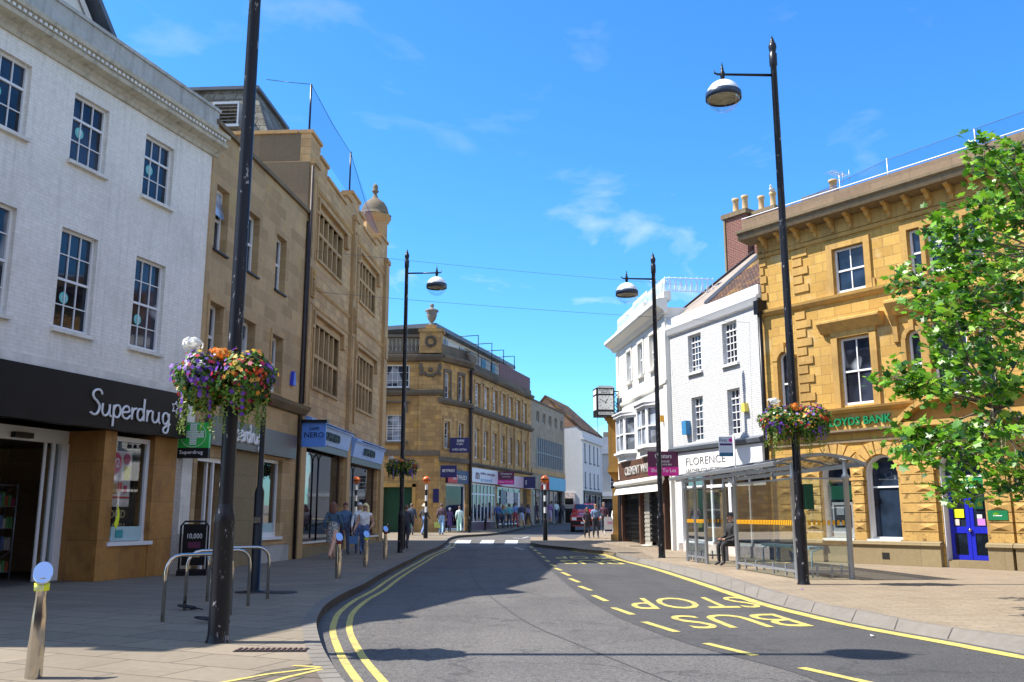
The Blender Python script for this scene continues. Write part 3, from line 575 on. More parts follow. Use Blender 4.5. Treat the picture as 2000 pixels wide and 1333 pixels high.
for k in range(102): 
    u = .8+k*.128
    if u < 13.8: den.box(u, u+.07, -.385, -.30, 10.735, 10.80)
den.build('dentils', M['wdirty'], wb)
pp = MB(); pp.box(.9, 13.9, -.06, .2, 10.98, 11.62); pp.box(.9, 13.93, -.1, .24, 11.62, 11.7); pp.build('parapet', M['render_g'], wb)
rf = MB(); rf.prism([(-.02, 11.7), (.3, 11.7), (4.5, 13.6), (8, 11.7), (8, 11.66), (-.02, 11.66)], 'x', .9, 13.9); rf.build('roof', M['lead'], wb)
dm = MB(); dm.prism([(7.9, 11.6), (11.05, 11.7), (9.45, 13.55)], 'y', 1.0, 4); dm.prism([(3.0, 11.7), (6.3, 11.7), (4.9, 13.3)], 'y', .6, 4); dm.build('dormer', M['render_w'], wb)
dm = MB()
for p, q in (((7.8, 11.72), (9.45, 13.7)), ((11.2, 11.72), (9.45, 13.7))):
    d = Vector((q[0]-p[0], 0, q[1]-p[1])).normalized(); nn = Vector((-d.z, 0, d.x))*(.12 if d.x > 0 else -.12)
    dm.prism([(p[0], p[1]), (q[0], q[1]), (q[0]+nn.x, q[1]+nn.z), (p[0]+nn.x, p[1]+nn.z)], 'y', .65, 4.1)
dm.build('dormer_roof', M['lead'], wb)
dm = MB()
for p, q in (((8.05, 11.75), (9.45, 13.45)), ((10.9, 11.75), (9.45, 13.45))):
    dm.tube([(p[0], .94, p[1]), (q[0], .94, q[1])], .07, 4, smooth=False)
dm.build('bargeboard', M['wpaint'], wb)
# stained band over the shopfront
st = MB().box(.9, 13.9, -.02, -.002, 4.13, 4.35); st.build('lead_flashing', M['wdirty'], wb)
fa = MB(); fa.box(1.0, 13.12, -.28, -.021, 3.1, 4.12); fo = fa.build('shop_fascia', M['fascia'], wb)
script_text(fo, 10.02, -.30, 3.36, .262)
sx, sz = 12.66, 3.78; star = MB()
P = [(sx+(.13 if k % 2 == 0 else .06)*math.sin(math.pi*k/5+.2), sz+(.15 if k % 2 == 0 else .07)*math.cos(math.pi*k/5+.2)) for k in range(11)]
for p, q in zip(P, P[1:]): star.tube([(p[0], -.29, p[1]), (q[0], -.29, q[1])], .014, 4, smooth=False)
star.build('star_logo', M['wpaint'], fo)
# ground floor: stone piers, window, recessed sliding door
gf = MB()
gf.box(10.82, 11.17, -.02, .95, -.3, 3.1); gf.box(1.0, 4.2, -.02, .95, -.3, 3.1); gf.box(12.4, 13.18, -.02, .4, -.3, 3.1)
gf.box(11.17, 12.4, -.0, .35, -.3, .74); gf.box(13.18, 13.93, .0, .6, -.3, 3.1)
gf.build('stone_pier', M['marble'], wb)
pk = MB(); pk.box(13.42, 13.80, -.012, .02, .9, 3.1); pk.build('pale_pilaster', M['wdirty'], wb)
o = window(wb, 11.17, 12.4, .78, 3.02, .12, sash=False, bars=False, fw=.1, pane=M['clear_s'])
MB().box(11.1, 12.5, -.06, .12, .70, .78).build('sill', M['wpaint'], wb)
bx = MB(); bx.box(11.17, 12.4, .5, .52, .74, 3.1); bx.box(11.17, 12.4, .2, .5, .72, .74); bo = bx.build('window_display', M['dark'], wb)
q = MB().box(11.22, 11.95, .44, .46, 1.52, 2.72).build('poster', M['poster'], bo)
MB().prism([(11.42+.2*math.cos(a*math.pi/8), 2.45+.24*math.sin(a*math.pi/8)) for a in range(16)], 'y', .42, .435).build('price_roundel', plain('magenta', (.55, .01, .09), .4, var=0), bo)
text('1/2', bo, 11.3, .41, 2.36, .24, .2, M['wpaint'], .006)
MB().prism([(11.78+.1*math.cos(a*math.pi/8), 2.55+.12*math.sin(a*math.pi/8)) for a in range(16)], 'y', .42, .435).build('price_roundel', plain('magenta2', (.4, .01, .07), .4, var=0), bo)
for u, z, c, s in ((11.45, 1.9, (.5, .25, .05), .07), (11.62, 1.95, (.6, .05, .05), .06), (11.8, 1.9, (.5, .02, .1), .05), (11.82, 2.25, (.7, .6, .02), .09), (11.35, 1.95, (.2, .3, .1), .05)): MB().box(u-s, u+s, .425, .437, z-s*1.6, z+s*1.6).build('product_print', plain('print', c, .5, var=.2), bo)
MB().box(11.25, 11.93, .425, .437, 1.70, 1.74).build('product_print', plain('print_r', (.5, .02, .05), .5, var=.2), bo)
text('FOOD', bo, 11.25, .43, 1.28, .6, .17, M['gold_l'], .006); text('HEALTH', bo, 11.25, .43, 1.02, .6, .14, M['gold_l'], .006)
q = MB().box(11.3, 12.25, .3, .32, .80, 1.10).build('window_panel', plain('pale_teal', (.36, .52, .54), .5, var=.1), bo)
MB().box(11.44, 11.66, .285, .298, .87, 1.03).build('panel_logo', plain('teal', (.02, .28, .3), .5, var=0), bo)
MB().prism([(11.16, 1.15), (11.22, 1.05), (11.28, 1.15), (11.30, 1.3), (11.28, 1.45), (11.22, 1.55), (11.24, 1.35)], 'y', .10, .115).build('yellow_sticker', M['yel_s'], bo)
for c_ in kids(bo): c_.data.transform(Matrix.Translation((0, -.232, 0)))
# recessed entrance
en = MB(); en.box(4.2, 10.82, .93, 1.05, 2.82, 3.1); en.box(10.62, 10.82, .9, 1.02, 0, 2.82); en.box(10.42, 10.50, .95, 1.0, .02, 2.82); en.box(10.22, 10.29, .97, 1.0, .02, 2.82); en.box(4.2, 4.35, .9, 1.02, 0, 2.82)
eo = en.build('door_frame', M['wpaint'], wb); MB().box(10.29, 10.62, .975, .985, .05, 2.75).build('door_glass', M['clear'], eo); MB().box(9.3, 9.75, .80, .93, 2.86, 2.97).build('door_sensor', M['bpaint'], eo)
it = MB(); it.box(1.2, 13.4, 7.5, 7.6, 0, 3.1); it.box(1.2, 13.4, 1.06, 7.5, 2.95, 3.0); it.box(13.4, 13.45, 1.06, 7.5, 0, 3.0); it.box(11.1, 13.4, .62, .72, 0, 3.0); it.build('interior', M['lino'], wb)
MB().box(1.2, 13.4, .45, 7.5, -.25, .012).build('shop_floor', M['carpet'], wb)
sh = thing('display_rack', 'tall steel display rack of goods just inside the open chemist entrance', 'rack', tuple(Matrix.Rotation(WA, 3, 'Z') @ Vector((9.95, 2.1, .012)) + Vector((*WO, 0))), WA)
fr = MB()
for u in (0, .8): 
    for v in (0, .45): fr.tube([(u, v, 0), (u, v, 2.0)], .018, 6)
for z in (.15, .6, 1.05, 1.5, 1.95):
    fr.box(0, .8, 0, .45, z, z+.015)
fr.tube([(0, 0, 1.5), (.8, 0, 1.95)], .008, 4); fr.tube([(0, 0, .15), (.8, 0, .6)], .008, 4); fr.build('frame', M['alu'], sh)
gd = [MB() for _ in range(5)]; rr = random.Random(3)
for z in (.165, .615, 1.065, 1.515):
    for k in range(9): 
        u = .03+k*.085; h = rr.uniform(.12, .3); gd[rr.randrange(5)].box(u, u+.07, .04, .4, z, z+h)
for g_, c in zip(gd, ((.3, .02, .08), (.35, .08, .04), (.1, .15, .3), (.4, .35, .3), (.1, .25, .08))): g_.build('goods', plain('goods', c, .5, var=.3), sh)
s2 = dup(sh, tuple(Matrix.Rotation(WA, 3, 'Z') @ Vector((11.1, 3.6, .012)) + Vector((*WO, 0))), WA, 'second display rack of goods deeper inside the chemist shop behind the first')
# ================================================================== 2. plain beige ashlar building
BO = (-7.637, 22.295); BA = R(83.61)
b2 = thing('beige_stone_building', 'plain beige ashlar building with narrow white casements between white house and cafe building', 'building', (*BO, 0), BA)
cu = [(.1, .88), (2.14, 3.02), (4.37, 5.22)]
ops = [(a, b, 8.05, 9.78) for a, b in cu]+[(a, b, 4.95, 6.66) for a, b in cu]+[(0, 1.95, -.5, 2.78, 'r', 1.2), (3.85, 5.75, .7, 2.98, 'r', .25)]
mb = MB(); facade(mb, -.2, 7.3, -.5, 11.3, ops, .28); shell(mb, -.2, 7.3, -.5, 11.3, 8); mb.build('wall', M['beige'], b2)
MB().box(-.2, 7.3, -.09, .3, 11.3, 11.42).build('coping', M['gold_cornice'], b2)
for i, (a, b) in enumerate(cu):
    for j, (z0, z1) in enumerate(((8.05, 9.78), (4.95, 6.66))):
        window(b2, a, b, z0, z1, .2, cols=1, rows=1, meet=.52, fw=.085, pane=M['pane'] if (i+j) % 2 else M['pane_c'])
        sill(b2, a, b, z0, M['iron'] if j == 0 else M['dress'], .07, .07, .04)
        if j == 1:
            h = MB(); h.box(a-.12, b+.12, -.05, .0, z1, z1+.16); h.box(a-.12, a-.01, -.03, .0, z0, z1); h.box(b+.01, b+.12, -.03, .0, z0, z1); h.build('surround', M['dress'], b2)
    if i == 0:
        MB().add([(a+.1, .05, 8.98), (b-.1, .05, 8.98), (b-.1, .22, 9.7), (a+.1, .22, 9.7)], [(0, 1, 2, 3)]).build('open_sash', M['pane_w'], b2)
mb = MB(); band(mb, .0, 7.28, [(0, 4.5), (-.12, 4.52), (-.28, 4.68), (-.32, 4.78), (-.05, 4.86), (0, 4.86)]); mb.build('string_course', M['gold_cornice'], b2)
fo = MB().box(.25, 6.35, -.2, 0, 3.06, 3.78).build('shop_fascia', M['fascia2'], b2)
script_text(fo, 1.0, -.215, 3.28, .262, (.045, .02))
g = MB(); g.box(1.95, 3.7, -.03, .0, 0, 3.05); g.build('pier', M['plinth'], b2)
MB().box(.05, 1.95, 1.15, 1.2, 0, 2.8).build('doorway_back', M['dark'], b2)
dr = MB(); dr.box(.95, 1.03, .2, .27, 0, 2.72); dr.box(1.15, 1.22, .12, .19, 0, 2.72); dr.box(1.86, 1.94, .05, .12, 0, 2.72); dr.box(.05, 1.94, .1, .2, 2.66, 2.78); dr.build('door_frame', M['wpaint'], b2)
window(b2, 3.85, 5.75, .72, 2.98, .14, sash=False, bars=False, fw=.1, pane=M['pane_s'])
MB().box(3.78, 5.85, -.07, .14, .64, .72).build('sill', M['wpaint'], b2)
MB().box(4.35, 5.55, .14, .15, .8, 1.12).build('window_panel', plain('pale_teal2', (.36, .52, .54), .5, var=.1), b2)
MB().box(3.7, 6.5, -.05, -.002, .5, .58).build('plinth_course', M['dress'], b2)
MB().box(3.7, 6.5, -.03, -.002, 0, .5).build('plinth', M['render_g'], b2)
MB().tube([(6.95, -.06, 0), (6.95, -.06, 11.0)], .05, 8).build('drainpipe', M['iron'], b2)
MB().prism([(6.02, 5.35), (6.28, 5.35), (6.22, 5.72), (6.12, 5.80), (6.08, 5.72)], 'y', -.12, 0).build('alarm_box', plain('blue_alarm', (.03, .05, .5), .4, var=0), b2)
# ================================================================== 3. mullioned cafe building with turret
NO = (-6.848, 29.596); NA = R(86.21)
nb = thing('mullioned_stone_building', 'tall tan stone building with stone mullioned windows and stepped parapet above the blue cafe', 'building', (*NO, 0), NA)
bays = ((1.0, 4.2), (7.15, 10.15)); ops = []
for a, b in bays: ops += [(a, b, 10.12, 11.8), (a, b, 5.65, 7.8)]
ops += [(.35, 5.75, .5, 3.65), (6.75, 11.85, .5, 3.5)]
mb = MB(); facade(mb, -.3, 13.3, -.3, 13.2, ops, .3); shell(mb, -.3, 13.3, -.3, 13.2, 9, roof=False); mb.add([(-.3, 0, 13.2), (13.3, 0, 13.2), (13.3, 9, 13.2), (-.3, 9, 13.2)], [(0, 1, 2, 3)]); mb.build('wall', M['nero_st'], nb)
# stepped parapet: blocks of different height with coping
pp = MB(); cp = MB()
steps = [(-.3, .9, 14.2), (.9, 1.9, 13.75), (1.9, 4.6, 13.35), (4.6, 5.5, 13.75), (5.5, 6.9, 14.15), (6.9, 7.7, 13.75), (7.7, 10.2, 13.35), (10.2, 11.2, 13.75), (11.2, 12.7, 14.15)]
for a, b, z in steps:
    pp.box(a, b, 0, .35, 13.2, z); cp.box(a-.04, b+.04, -.07, .42, z, z+.12)
    
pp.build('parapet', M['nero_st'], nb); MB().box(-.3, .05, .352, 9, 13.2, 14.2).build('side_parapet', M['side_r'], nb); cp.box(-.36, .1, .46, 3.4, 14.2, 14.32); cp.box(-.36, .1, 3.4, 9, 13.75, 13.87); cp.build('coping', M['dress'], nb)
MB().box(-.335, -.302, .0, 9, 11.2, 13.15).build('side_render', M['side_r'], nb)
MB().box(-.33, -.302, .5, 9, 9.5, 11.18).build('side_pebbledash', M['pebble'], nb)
pf = MB()
for u0, u1 in ((-.28, .35), (5.75, 6.35), (12.0, 12.7)):
    pf.box(u0, u1, -.14, 0, 4.6, 13.1); pf.box(u0+.05, u1-.05, -.12, 0, .0, 4.6)
    pf.box(u0-.03, u1+.03, -.2, 0, 13.1, 13.3); pf.box(u0+.12, u1-.12, -.2, -.14, 8.5, 9.5)
pf.build('pilaster', M['dress'], nb)
pt = MB()
for u0, u1 in ((-.28, .35), (5.75, 6.35)):
    for z0, z1 in ((9.8, 12.6), (4.9, 8.3)):
        pt.box(u0+.1, u0+.13, -.16, -.13, z0, z1); pt.box(u1-.13, u1-.1, -.16, -.13, z0, z1); pt.box(u0+.1, u1-.1, -.16, -.13, z1, z1+.03)
    for k in range(5): pt.ball(((u0+u1)/2, -.21, 8.6+k*.19), .11, 8, 6, (1, .5, 1))
pt.build('carved_panel', M['kstone'], nb)
sc = MB()
for z in (9.0, 12.45): band(sc, .35, 5.75, [(0, z), (-.05, z+.03), (-.09, z+.1), (0, z+.14)]); band(sc, 6.35, 12.0, [(0, z), (-.05, z+.03), (-.09, z+.1), (0, z+.14)])
band(sc, .35, 12.0, [(0, 8.35), (-.04, 8.37), (-.05, 8.42), (0, 8.44)])
sc.build('string_course', M['dress'], nb)
for a, b in bays:
    for z0, z1 in ((10.12, 11.8), (5.65, 7.8)):
        f = MB(); k = 5; wv = (b-a)/k
        f.box(a-.14, a, -.05, .12, z0-.1, z1+.14); f.box(b, b+.14, -.05, .12, z0-.1, z1+.14); f.box(a, b, -.05, .12, z1, z1+.14); f.box(a, b, -.08, .2, z0-.1, z0)
        for i in range(1, k): f.box(a+wv*i-.06, a+wv*i+.06, -.01, .18, z0, z1)
        zt = z0+(z1-z0)*(.56 if z0 > 8 else .5); f.box(a, b, -.015, .175, zt-.06, zt+.06)
        wo = f.build('window', M['dress'], nb)
        ir = MB()
        for i in range(k):
            for c, d in ((z0, zt-.06), (zt+.06, z1)):
                u = a+wv*i+.06; ir.box(u, u+.025, .12, .15, c, d); ir.box(u+wv-.145, u+wv-.12, .12, .15, c, d)
                for t in (.33, .66): ir.box(u, u+wv-.12, .13, .145, c+(d-c)*t-.006, c+(d-c)*t+.006)
        ir.build('leaded_bars', M['iron'], wo)
        MB().box(a, b, .16, .17, z0, z1).build('pane', M['pane_c'], wo)
        hm = MB(); z = z1+.28; hm.box(a-.45, b+.45, -.16, 0, z, z+.13); hm.box(a-.45, a-.33, -.16, 0, z-.42, z); hm.box(b+.33, b+.45, -.16, 0, z-.42, z); hm.box(a-.7, a-.33, -.16, 0, z-.52, z-.42); hm.box(b+.33, b+.7, -.16, 0, z-.52, z-.42); hm.build('hood_mould', M['dress'], nb)
# corner turret
tu = MB(); tx, ty = 12.95, .72
prof = [(.64, 4.6), (.64, 15.3), (.74, 15.45), (.82, 15.6), (.82, 15.7), (.70, 15.75), (.68, 15.9), (.60, 16.15), (.46, 16.38), (.28, 16.52), (.15, 16.62), (.09, 16.8), (.08, 16.88), (.16, 16.94), (.17, 17.0), (.11, 17.05), (.14, 17.15), (.11, 17.28), (.0, 17.42)]
tu.lathe([(.62, 0)]+prof[:5], (tx, ty, 0), 8, False, R(22.5), R(382.5)); tu.build('turret', M['dress'], nb); tu = MB(); tu.lathe(prof[4:], (tx, ty, 0), 16); tu.build('turret_cap', M['side_r'], nb)
sl_ = MB()
for k in range(8):
    a = R(45*k); c, s_ = math.cos(a), math.sin(a); p = Vector((tx+c*.576, ty+s_*.576, 0)); t = Vector((-s_, c, 0))
    sl_.add([tuple(p+t*x+Vector((c*.004, s_*.004, z))) for x, z in ((-.07, 14.45), (.07, 14.45), (.07, 15.1), (-.07, 15.1))], [(0, 1, 2, 3)])
sl_.build('turret_slits', M['dark'], nb)
# mansard roof with louvre
mr_ = MB()
def frustum(mb, a, b): 
    (x0, x1, y0, y1, z0), (X0, X1, Y0_, Y1, z1) = a, b
    mb.add([(x0, y0, z0), (x1, y0, z0), (x1, y1, z0), (x0, y1, z0), (X0, Y0_, z1), (X1, Y0_, z1), (X1, Y1, z1), (X0, Y1, z1)], [(0, 1, 5, 4), (1, 2, 6, 5), (2, 3, 7, 6), (3, 0, 4, 7), (4, 5, 6, 7)])
frustum(mr_, (.25, 5.5, 1.3, 7.6, 13.2), (1.2, 4.6, 2.6, 6.2, 16.6)); frustum(mr_, (6.9, 10.5, .9, 6, 13.2), (7.6, 10.0, 1.7, 5, 15.1)); mr_.build('mansard_roof', M['slate'], nb)
cpn = MB(); cpn.box(1.05, 4.75, 2.45, 6.35, 16.6, 16.72); cpn.box(7.5, 10.1, 1.6, 5.1, 15.1, 15.2); cpn.build('roof_cap', M['lead'], nb)
lv = MB(); lv.box(.48, .95, 2.9, 2.96, 14.95, 15.75); lv.box(.48, .95, 3.8, 3.86, 14.95, 15.75); lv.box(.48, .95, 2.9, 3.86, 15.75, 15.83)
for k in range(6): lv.add([(.48, 2.96, 14.98+k*.13), (.48, 3.8, 14.98+k*.13), (.60, 3.8, 15.07+k*.13), (.60, 2.96, 15.07+k*.13)], [(0, 1, 2, 3)])
lv.box(.42, .8, 2.85, 3.9, 14.86, 14.95); lv.build('louvre_vent', M['galv'], nb)
# blue cafe front
for a, b, z1, tx_, tw in ((.0, 5.75, 3.75, 2.15, 1.9), (6.45, 12.0, 3.6, 8.0, 2.1)):
    f = MB(); f.prism([(0, z1+.05), (-.16, z1+.02), (-.28, z1+.62), (0, z1+.62)], 'x', a, b); fo = f.build('shop_fascia', M['blue_l'], nb)
    MB().prism([(0, z1+.62), (-.34, z1+.60), (-.36, z1+.70), (0, z1+.86)], 'x', a, b).build('fascia_hood', M['blue_l'], nb)
    MB().box(a, b, -.12, 0, z1-.22, z1+.03).build('fascia_base', M['fascia2'], nb)
    t = text('CAFFE NERO', fo, tx_, -.255, z1+.17, tw, .30, M['fascia'], .03, fat=.03)
    tr = MB()
    for u in (a+(b-a)*.3, a+(b-a)*.75): tr.tube([(u, -.3, z1+.66), (u, -.5, z1+.62)], .01, 4)
    tr.tube([(a+.2, -.5, z1+.62), (b-.2, -.5, z1+.62)], .022, 6); tr.build('sign_light', M['bpaint'], nb)
    window(nb, a+.35, b-.02 if a < 1 else b-.15, .5, z1-.15 if a > 1 else z1-.1, .16, sash=False, bars=False, fw=.06, pane=M['pane_s'], mat=M['wood'])
    mu = MB(); 
    for u in (a+(2.55 if a < 1 else 1.2),): mu.tube([(u, .1, .5), (u, .1, z1-.6)], .035, 8); mu.tube([(u, .1, z1-.6), (u+.12, .1, z1-.4), (u+.35, .1, z1-.3)], .025, 6); mu.tube([(u, .1, z1-.6), (u-.12, .1, z1-.4), (u-.35, .1, z1-.3)], .025, 6)
    mu.build('window_column', M['bpaint'], nb)
    MB().box(a+.25, b-.0, -.1, .16, .43, .5).build('sill', M['wdirty'], nb)
MB().box(-.3, 13.3, -.06, -.002, -.1, .32).build('plinth', M['plinth'], nb)
MB().tube([(-.33, -.12, 4.9), (-.33, -.12, 13.0)], .05, 8).build('drainpipe', M['iron'], nb)
MB().tube([(6.6, -.1, 4.9), (6.6, -.1, 12.2)], .04, 8).build('drainpipe', M['dress'], nb)
# netting on the parapet
np_ = thing('roof_netting', 'blue bird netting stretched on posts along the stepped parapet of the cafe building', 'netting', (*NO, 0), NA)
po = MB()
for u, z in ((.1, 14.3), (5.9, 14.2)): po.tube([(u, .2, z), (u, .2, z+1.9)], .035, 6)
po.build('post', M['bpaint'], np_)
MB().add([(-.1, .2, 14.3), (5.9, .2, 14.2), (12.9, .3, 14.3), (12.9, .3, 14.35), (5.9, .2, 16.0), (.1, .2, 16.2)], [(0, 1, 4, 5), (1, 2, 3, 4)]).build('net', M['net'], np_, fix=False)
MB().tube([(.6, 2.0, 16.7), (.3, 1, 16.4), (.1, .2, 16.2), (3, .2, 16.0), (5.9, .2, 16.05), (9, .25, 14.95), (12.9, .3, 14.4)], .012, 4).build('wire', M['bpaint'], np_)
# ================================================================== 4. corner stone building with balustrade and urn
KO = (-7.642, 54.5)
kb = thing('corner_stone_building', 'weathered ochre stone corner building with urn, balustrade, long window rows and rooftop flat', 'building', (*KO, 0), 0)
mb = MB(); facade(mb, -9, 3.33, 0, 10.6, [(.0, 1.45, 8.92, 10.34), (.12, 1.2, 5.7, 7.3), (.05, 1.75, 0, 3.0, 'r', .3)], .2)
mb.add([(-9, 0, 0), (-9, 14, 0), (-9, 14, 10.6), (-9, 0, 10.6)], [(0, 1, 2, 3)])
mb.build('wall', M['kstone'], kb)
window(kb, 0, 1.45, 8.92, 10.34, .1, cols=4, rows=3, sash=False, fw=.08, pane=M['pane_c']); window(kb, .12, 1.2, 5.7, 7.3, .1, cols=3, rows=5, pane=M['pane_w'])
window(kb, -3.2, -1.8, 8.92, 10.34, -.05, cols=4, rows=3, sash=False, fw=.08)
sill(kb, 0, 1.45, 8.92, M['kdark']); sill(kb, .1, 1.3, 5.7, M['kdark'], .2, .12, .15)
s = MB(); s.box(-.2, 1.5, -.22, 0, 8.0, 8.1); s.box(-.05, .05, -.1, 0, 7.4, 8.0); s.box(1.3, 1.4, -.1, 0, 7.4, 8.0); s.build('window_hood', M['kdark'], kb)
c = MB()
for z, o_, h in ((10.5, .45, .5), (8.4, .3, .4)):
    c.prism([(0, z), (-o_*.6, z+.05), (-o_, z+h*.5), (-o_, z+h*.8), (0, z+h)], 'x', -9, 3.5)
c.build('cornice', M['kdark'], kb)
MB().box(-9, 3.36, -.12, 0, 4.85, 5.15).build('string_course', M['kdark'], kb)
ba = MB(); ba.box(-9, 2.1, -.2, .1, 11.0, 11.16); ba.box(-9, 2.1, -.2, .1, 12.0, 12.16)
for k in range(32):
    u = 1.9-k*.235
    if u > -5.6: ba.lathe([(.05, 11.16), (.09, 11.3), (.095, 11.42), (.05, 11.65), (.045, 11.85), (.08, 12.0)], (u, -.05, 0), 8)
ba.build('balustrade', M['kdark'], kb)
pd = MB(); pd.box(2.05, 3.4, -.35, .8, 11.0, 12.35); pd.box(1.98, 3.5, -.42, .9, 12.3, 12.5); pd.box(2.4, 3.05, -.25, .5, 12.5, 12.75); pd.box(2.05, 3.38, -.1, 0, 5.15, 10.5); pd.build('corner_pier', M['kstone'], kb)
ro = MB(); 
for r in (.33, .22): ro.tube([(2.72+r*math.cos(a*math.pi/8), -.38, 11.7+r*math.sin(a*math.pi/8)) for a in range(17)], .035, 5)
for k in range(8): ro.ball((2.72+.27*math.cos(k*math.pi/4), -.37, 11.7+.27*math.sin(k*math.pi/4)), .06, 6, 4)
for k in range(13): a = math.pi*(1+k/12); ro.ball((2.72+.55*math.cos(a), -.13, 10.15+.5*math.sin(a)), .09+.03*(k % 2), 6, 5)
for sx_ in (-.58, .58): ro.ball((2.72+sx_, -.13, 10.2), .13, 6, 5, (1, .6, 1.6)); ro.ball((2.72+sx_, -.13, 9.75), .1, 6, 5, (1, .6, 1.5))
ro.ball((2.72, -.13, 10.0), .14, 8, 6); ro.build('carved_ornament', M['kdark'], kb)
MB().lathe([(.22, 0), (.22, .08), (.1, .14), (.1, .22), (.22, .38), (.3, .6), (.32, .8), (.28, .82), (.42, .9), (.42, .98), (.2, 1.08), (.1, 1.15), (.1, 1.2), (.14, 1.28), (.1, 1.38), (0, 1.42)], (2.72, .15, 12.75), 14).build('urn', M['stonew'], kb)
# door and its surround
s = MB(); s.box(-.15, .05, -.08, .1, 0, 3.2); s.box(1.75, 1.95, -.08, .1, 0, 3.2); s.box(-.15, 1.95, -.08, .1, 3.0, 3.25); s.build('door_surround', M['gold_d'], kb)
d = MB().box(.05, 1.75, .25, .3, .3, 3.0).build('door', M['green_d'], kb)
p = MB()
for u in (.25, 1.0): 
    for z0, z1 in ((.55, 1.3), (1.45, 2.7)): p.box(u, u+.55, .235, .25, z0, z1)
p.build('door_panels', M['green_d'], d)
# side wing A: two-bay face turning the corner
KA0 = (-4.30, 54.5); KA1 = (-2.70, 57.25); aa = dirang(KA0, KA1); LA = math.hypot(KA1[0]-KA0[0], KA1[1]-KA0[1])
def inner(parent, org, ang, name):   # moves a finished part into a rotated position inside its thing
    pass
def place(o, parent, org, ang):
    o.location = (org[0]-parent.location.x, org[1]-parent.location.y, 0); o.rotation_euler = (0, 0, ang-parent.rotation_euler.z)
class Sub:    # builds parts in another facade frame but parents them to the same thing
    def __init__(s, par, org, ang): s.p = par; s.o = org; s.a = ang
    def put(s, o):
        # rotate the mesh of the part into the thing's frame
        a = s.a-s.p.rotation_euler.z; rel = Vector((s.o[0]-s.p.location.x, s.o[1]-s.p.location.y, 0)); rel.rotate(Matrix.Rotation(-s.p.rotation_euler.z, 3, 'Z'))
        mtx = Matrix.Translation(rel) @ Matrix.Rotation(a, 4, 'Z')
        for q in PARTS.get(o.name, [o])+kids(o): q.data.transform(mtx)
        return o
sa = Sub(kb, KA0, aa)
w2 = [(.42, 1.0), (1.95, 2.5)]
mb = MB(); facade(mb, 0, LA, 0, 10.6, [(a, b, 8.35, 9.95) for a, b in w2]+[(a, b, 5.35, 6.95) for a, b in w2]+[(.7, LA-.25, .3, 4.0, 'r', .2)], .25); sa.put(mb.build('side_wall', M['kstone'], kb))
for a, b in w2:
    for z0, z1 in ((8.35, 9.95), (5.35, 6.95)):
        sa.put(window(kb, a, b, z0, z1, .14, cols=2, rows=4, sash=False, fw=.06, pane=M['pane_c']))
        s = MB(); s.box(a-.14, a, -.05, 0, z0, z1); s.box(b, b+.14, -.05, 0, z0, z1); s.box(a-.14, b+.14, -.07, 0, z1, z1+.16); s.box(a-.14, b+.14, -.1, 0, z0-.12, z0); sa.put(s.build('surround', M['kdark'] if z0 > 8 else M['dress'], kb))
c = MB()
for z, o_, h in ((10.5, .45, .5), (7.95, .3, .4)): c.prism([(0, z), (-o_*.6, z+.05), (-o_, z+h*.5), (-o_, z+h*.8), (0, z+h)], 'x', -.2, LA)
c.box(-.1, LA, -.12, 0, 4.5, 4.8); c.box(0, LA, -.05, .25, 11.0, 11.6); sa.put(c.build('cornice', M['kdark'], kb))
sa.put(MB().box(.65, LA-.15, -.12, -.0, 3.25, 4.05).build('shop_fascia', M['navy'], kb)); sa.put(MB().box(.7, 1.7, -.16, -.12, 3.3, 3.8).build('fascia_panel', M['red'], kb))
sa.put(text('BETFRED', kb, 1.2, -.165, 3.5, 1.5, .24, M['wpaint'], .02))
sa.put(window(kb, .75, LA-.3, .5, 3.2, .1, sash=False, bars=False, fw=.09, pane=M['pane']))
sa.put(MB().tube([(LA-.02, -.15, .4), (LA-.02, -.15, 10.4)], .09, 8).build('drainpipe', M['iron'], kb))
# long wing
KO2 = (-2.679, 57.302); K2A = R(73.236); sr = Sub(kb, KO2, K2A)
wc = [1.5+1.86*k for k in range(7)]
ops = [(c-.52, c+.52, 8.32, 9.8) for c in wc]+[(c-.42, c+.42, 4.95, 6.85) for c in wc]+[(.2, 5.4, .8, 3.42, 'r', .15), (5.8, 11.4, .5, 3.35, 'r', .5), (12, 14.2, .3, 3.3, 'r', .3)]
mb = MB(); facade(mb, 0, 14.45, 0, 10.4, ops, .28); mb.add([(0, 0, 10.4), (14.45, 0, 10.4), (14.45, 9, 10.4), (0, 9, 10.4)], [(0, 1, 2, 3)]); sr.put(mb.build('long_wall', M['kstone'], kb))
fr = MB(); cs = MB()
for c_ in wc:
    for z0, z1, hw in ((8.32, 9.8, .52), (4.95, 6.85, .42)):
        sr.put(window(kb, c_-hw, c_+hw, z0, z1, .16, cols=2, rows=3 if z0 > 8 else 2, fw=.085, pane=M['pane_w'] if z0 > 8 else M['pane_c'], bar=.04))
    fr.box(c_-.68, c_-.52, -.05, 0, 8.2, 9.95); fr.box(c_+.52, c_+.68, -.05, 0, 8.2, 9.95); fr.box(c_-.68, c_+.68, -.05, 0, 9.8, 9.95)
for k in range(8): u = .57+1.86*k; fr.box(u-.16, u+.16, -.1, 0, 4.6, 7.6); fr.box(u-.2, u+.2, -.13, 0, 7.4, 7.6)
sr.put(fr.build('pilaster', M['dress'], kb))
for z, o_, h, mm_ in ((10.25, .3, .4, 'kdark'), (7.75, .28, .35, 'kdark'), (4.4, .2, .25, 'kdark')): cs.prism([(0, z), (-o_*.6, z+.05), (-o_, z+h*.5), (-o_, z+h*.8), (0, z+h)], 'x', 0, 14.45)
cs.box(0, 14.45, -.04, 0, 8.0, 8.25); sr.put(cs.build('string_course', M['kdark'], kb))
sr.put(MB().box(0, 14.45, -.02, .25, 10.65, 11.0).build('parapet', M['kdark'], kb))
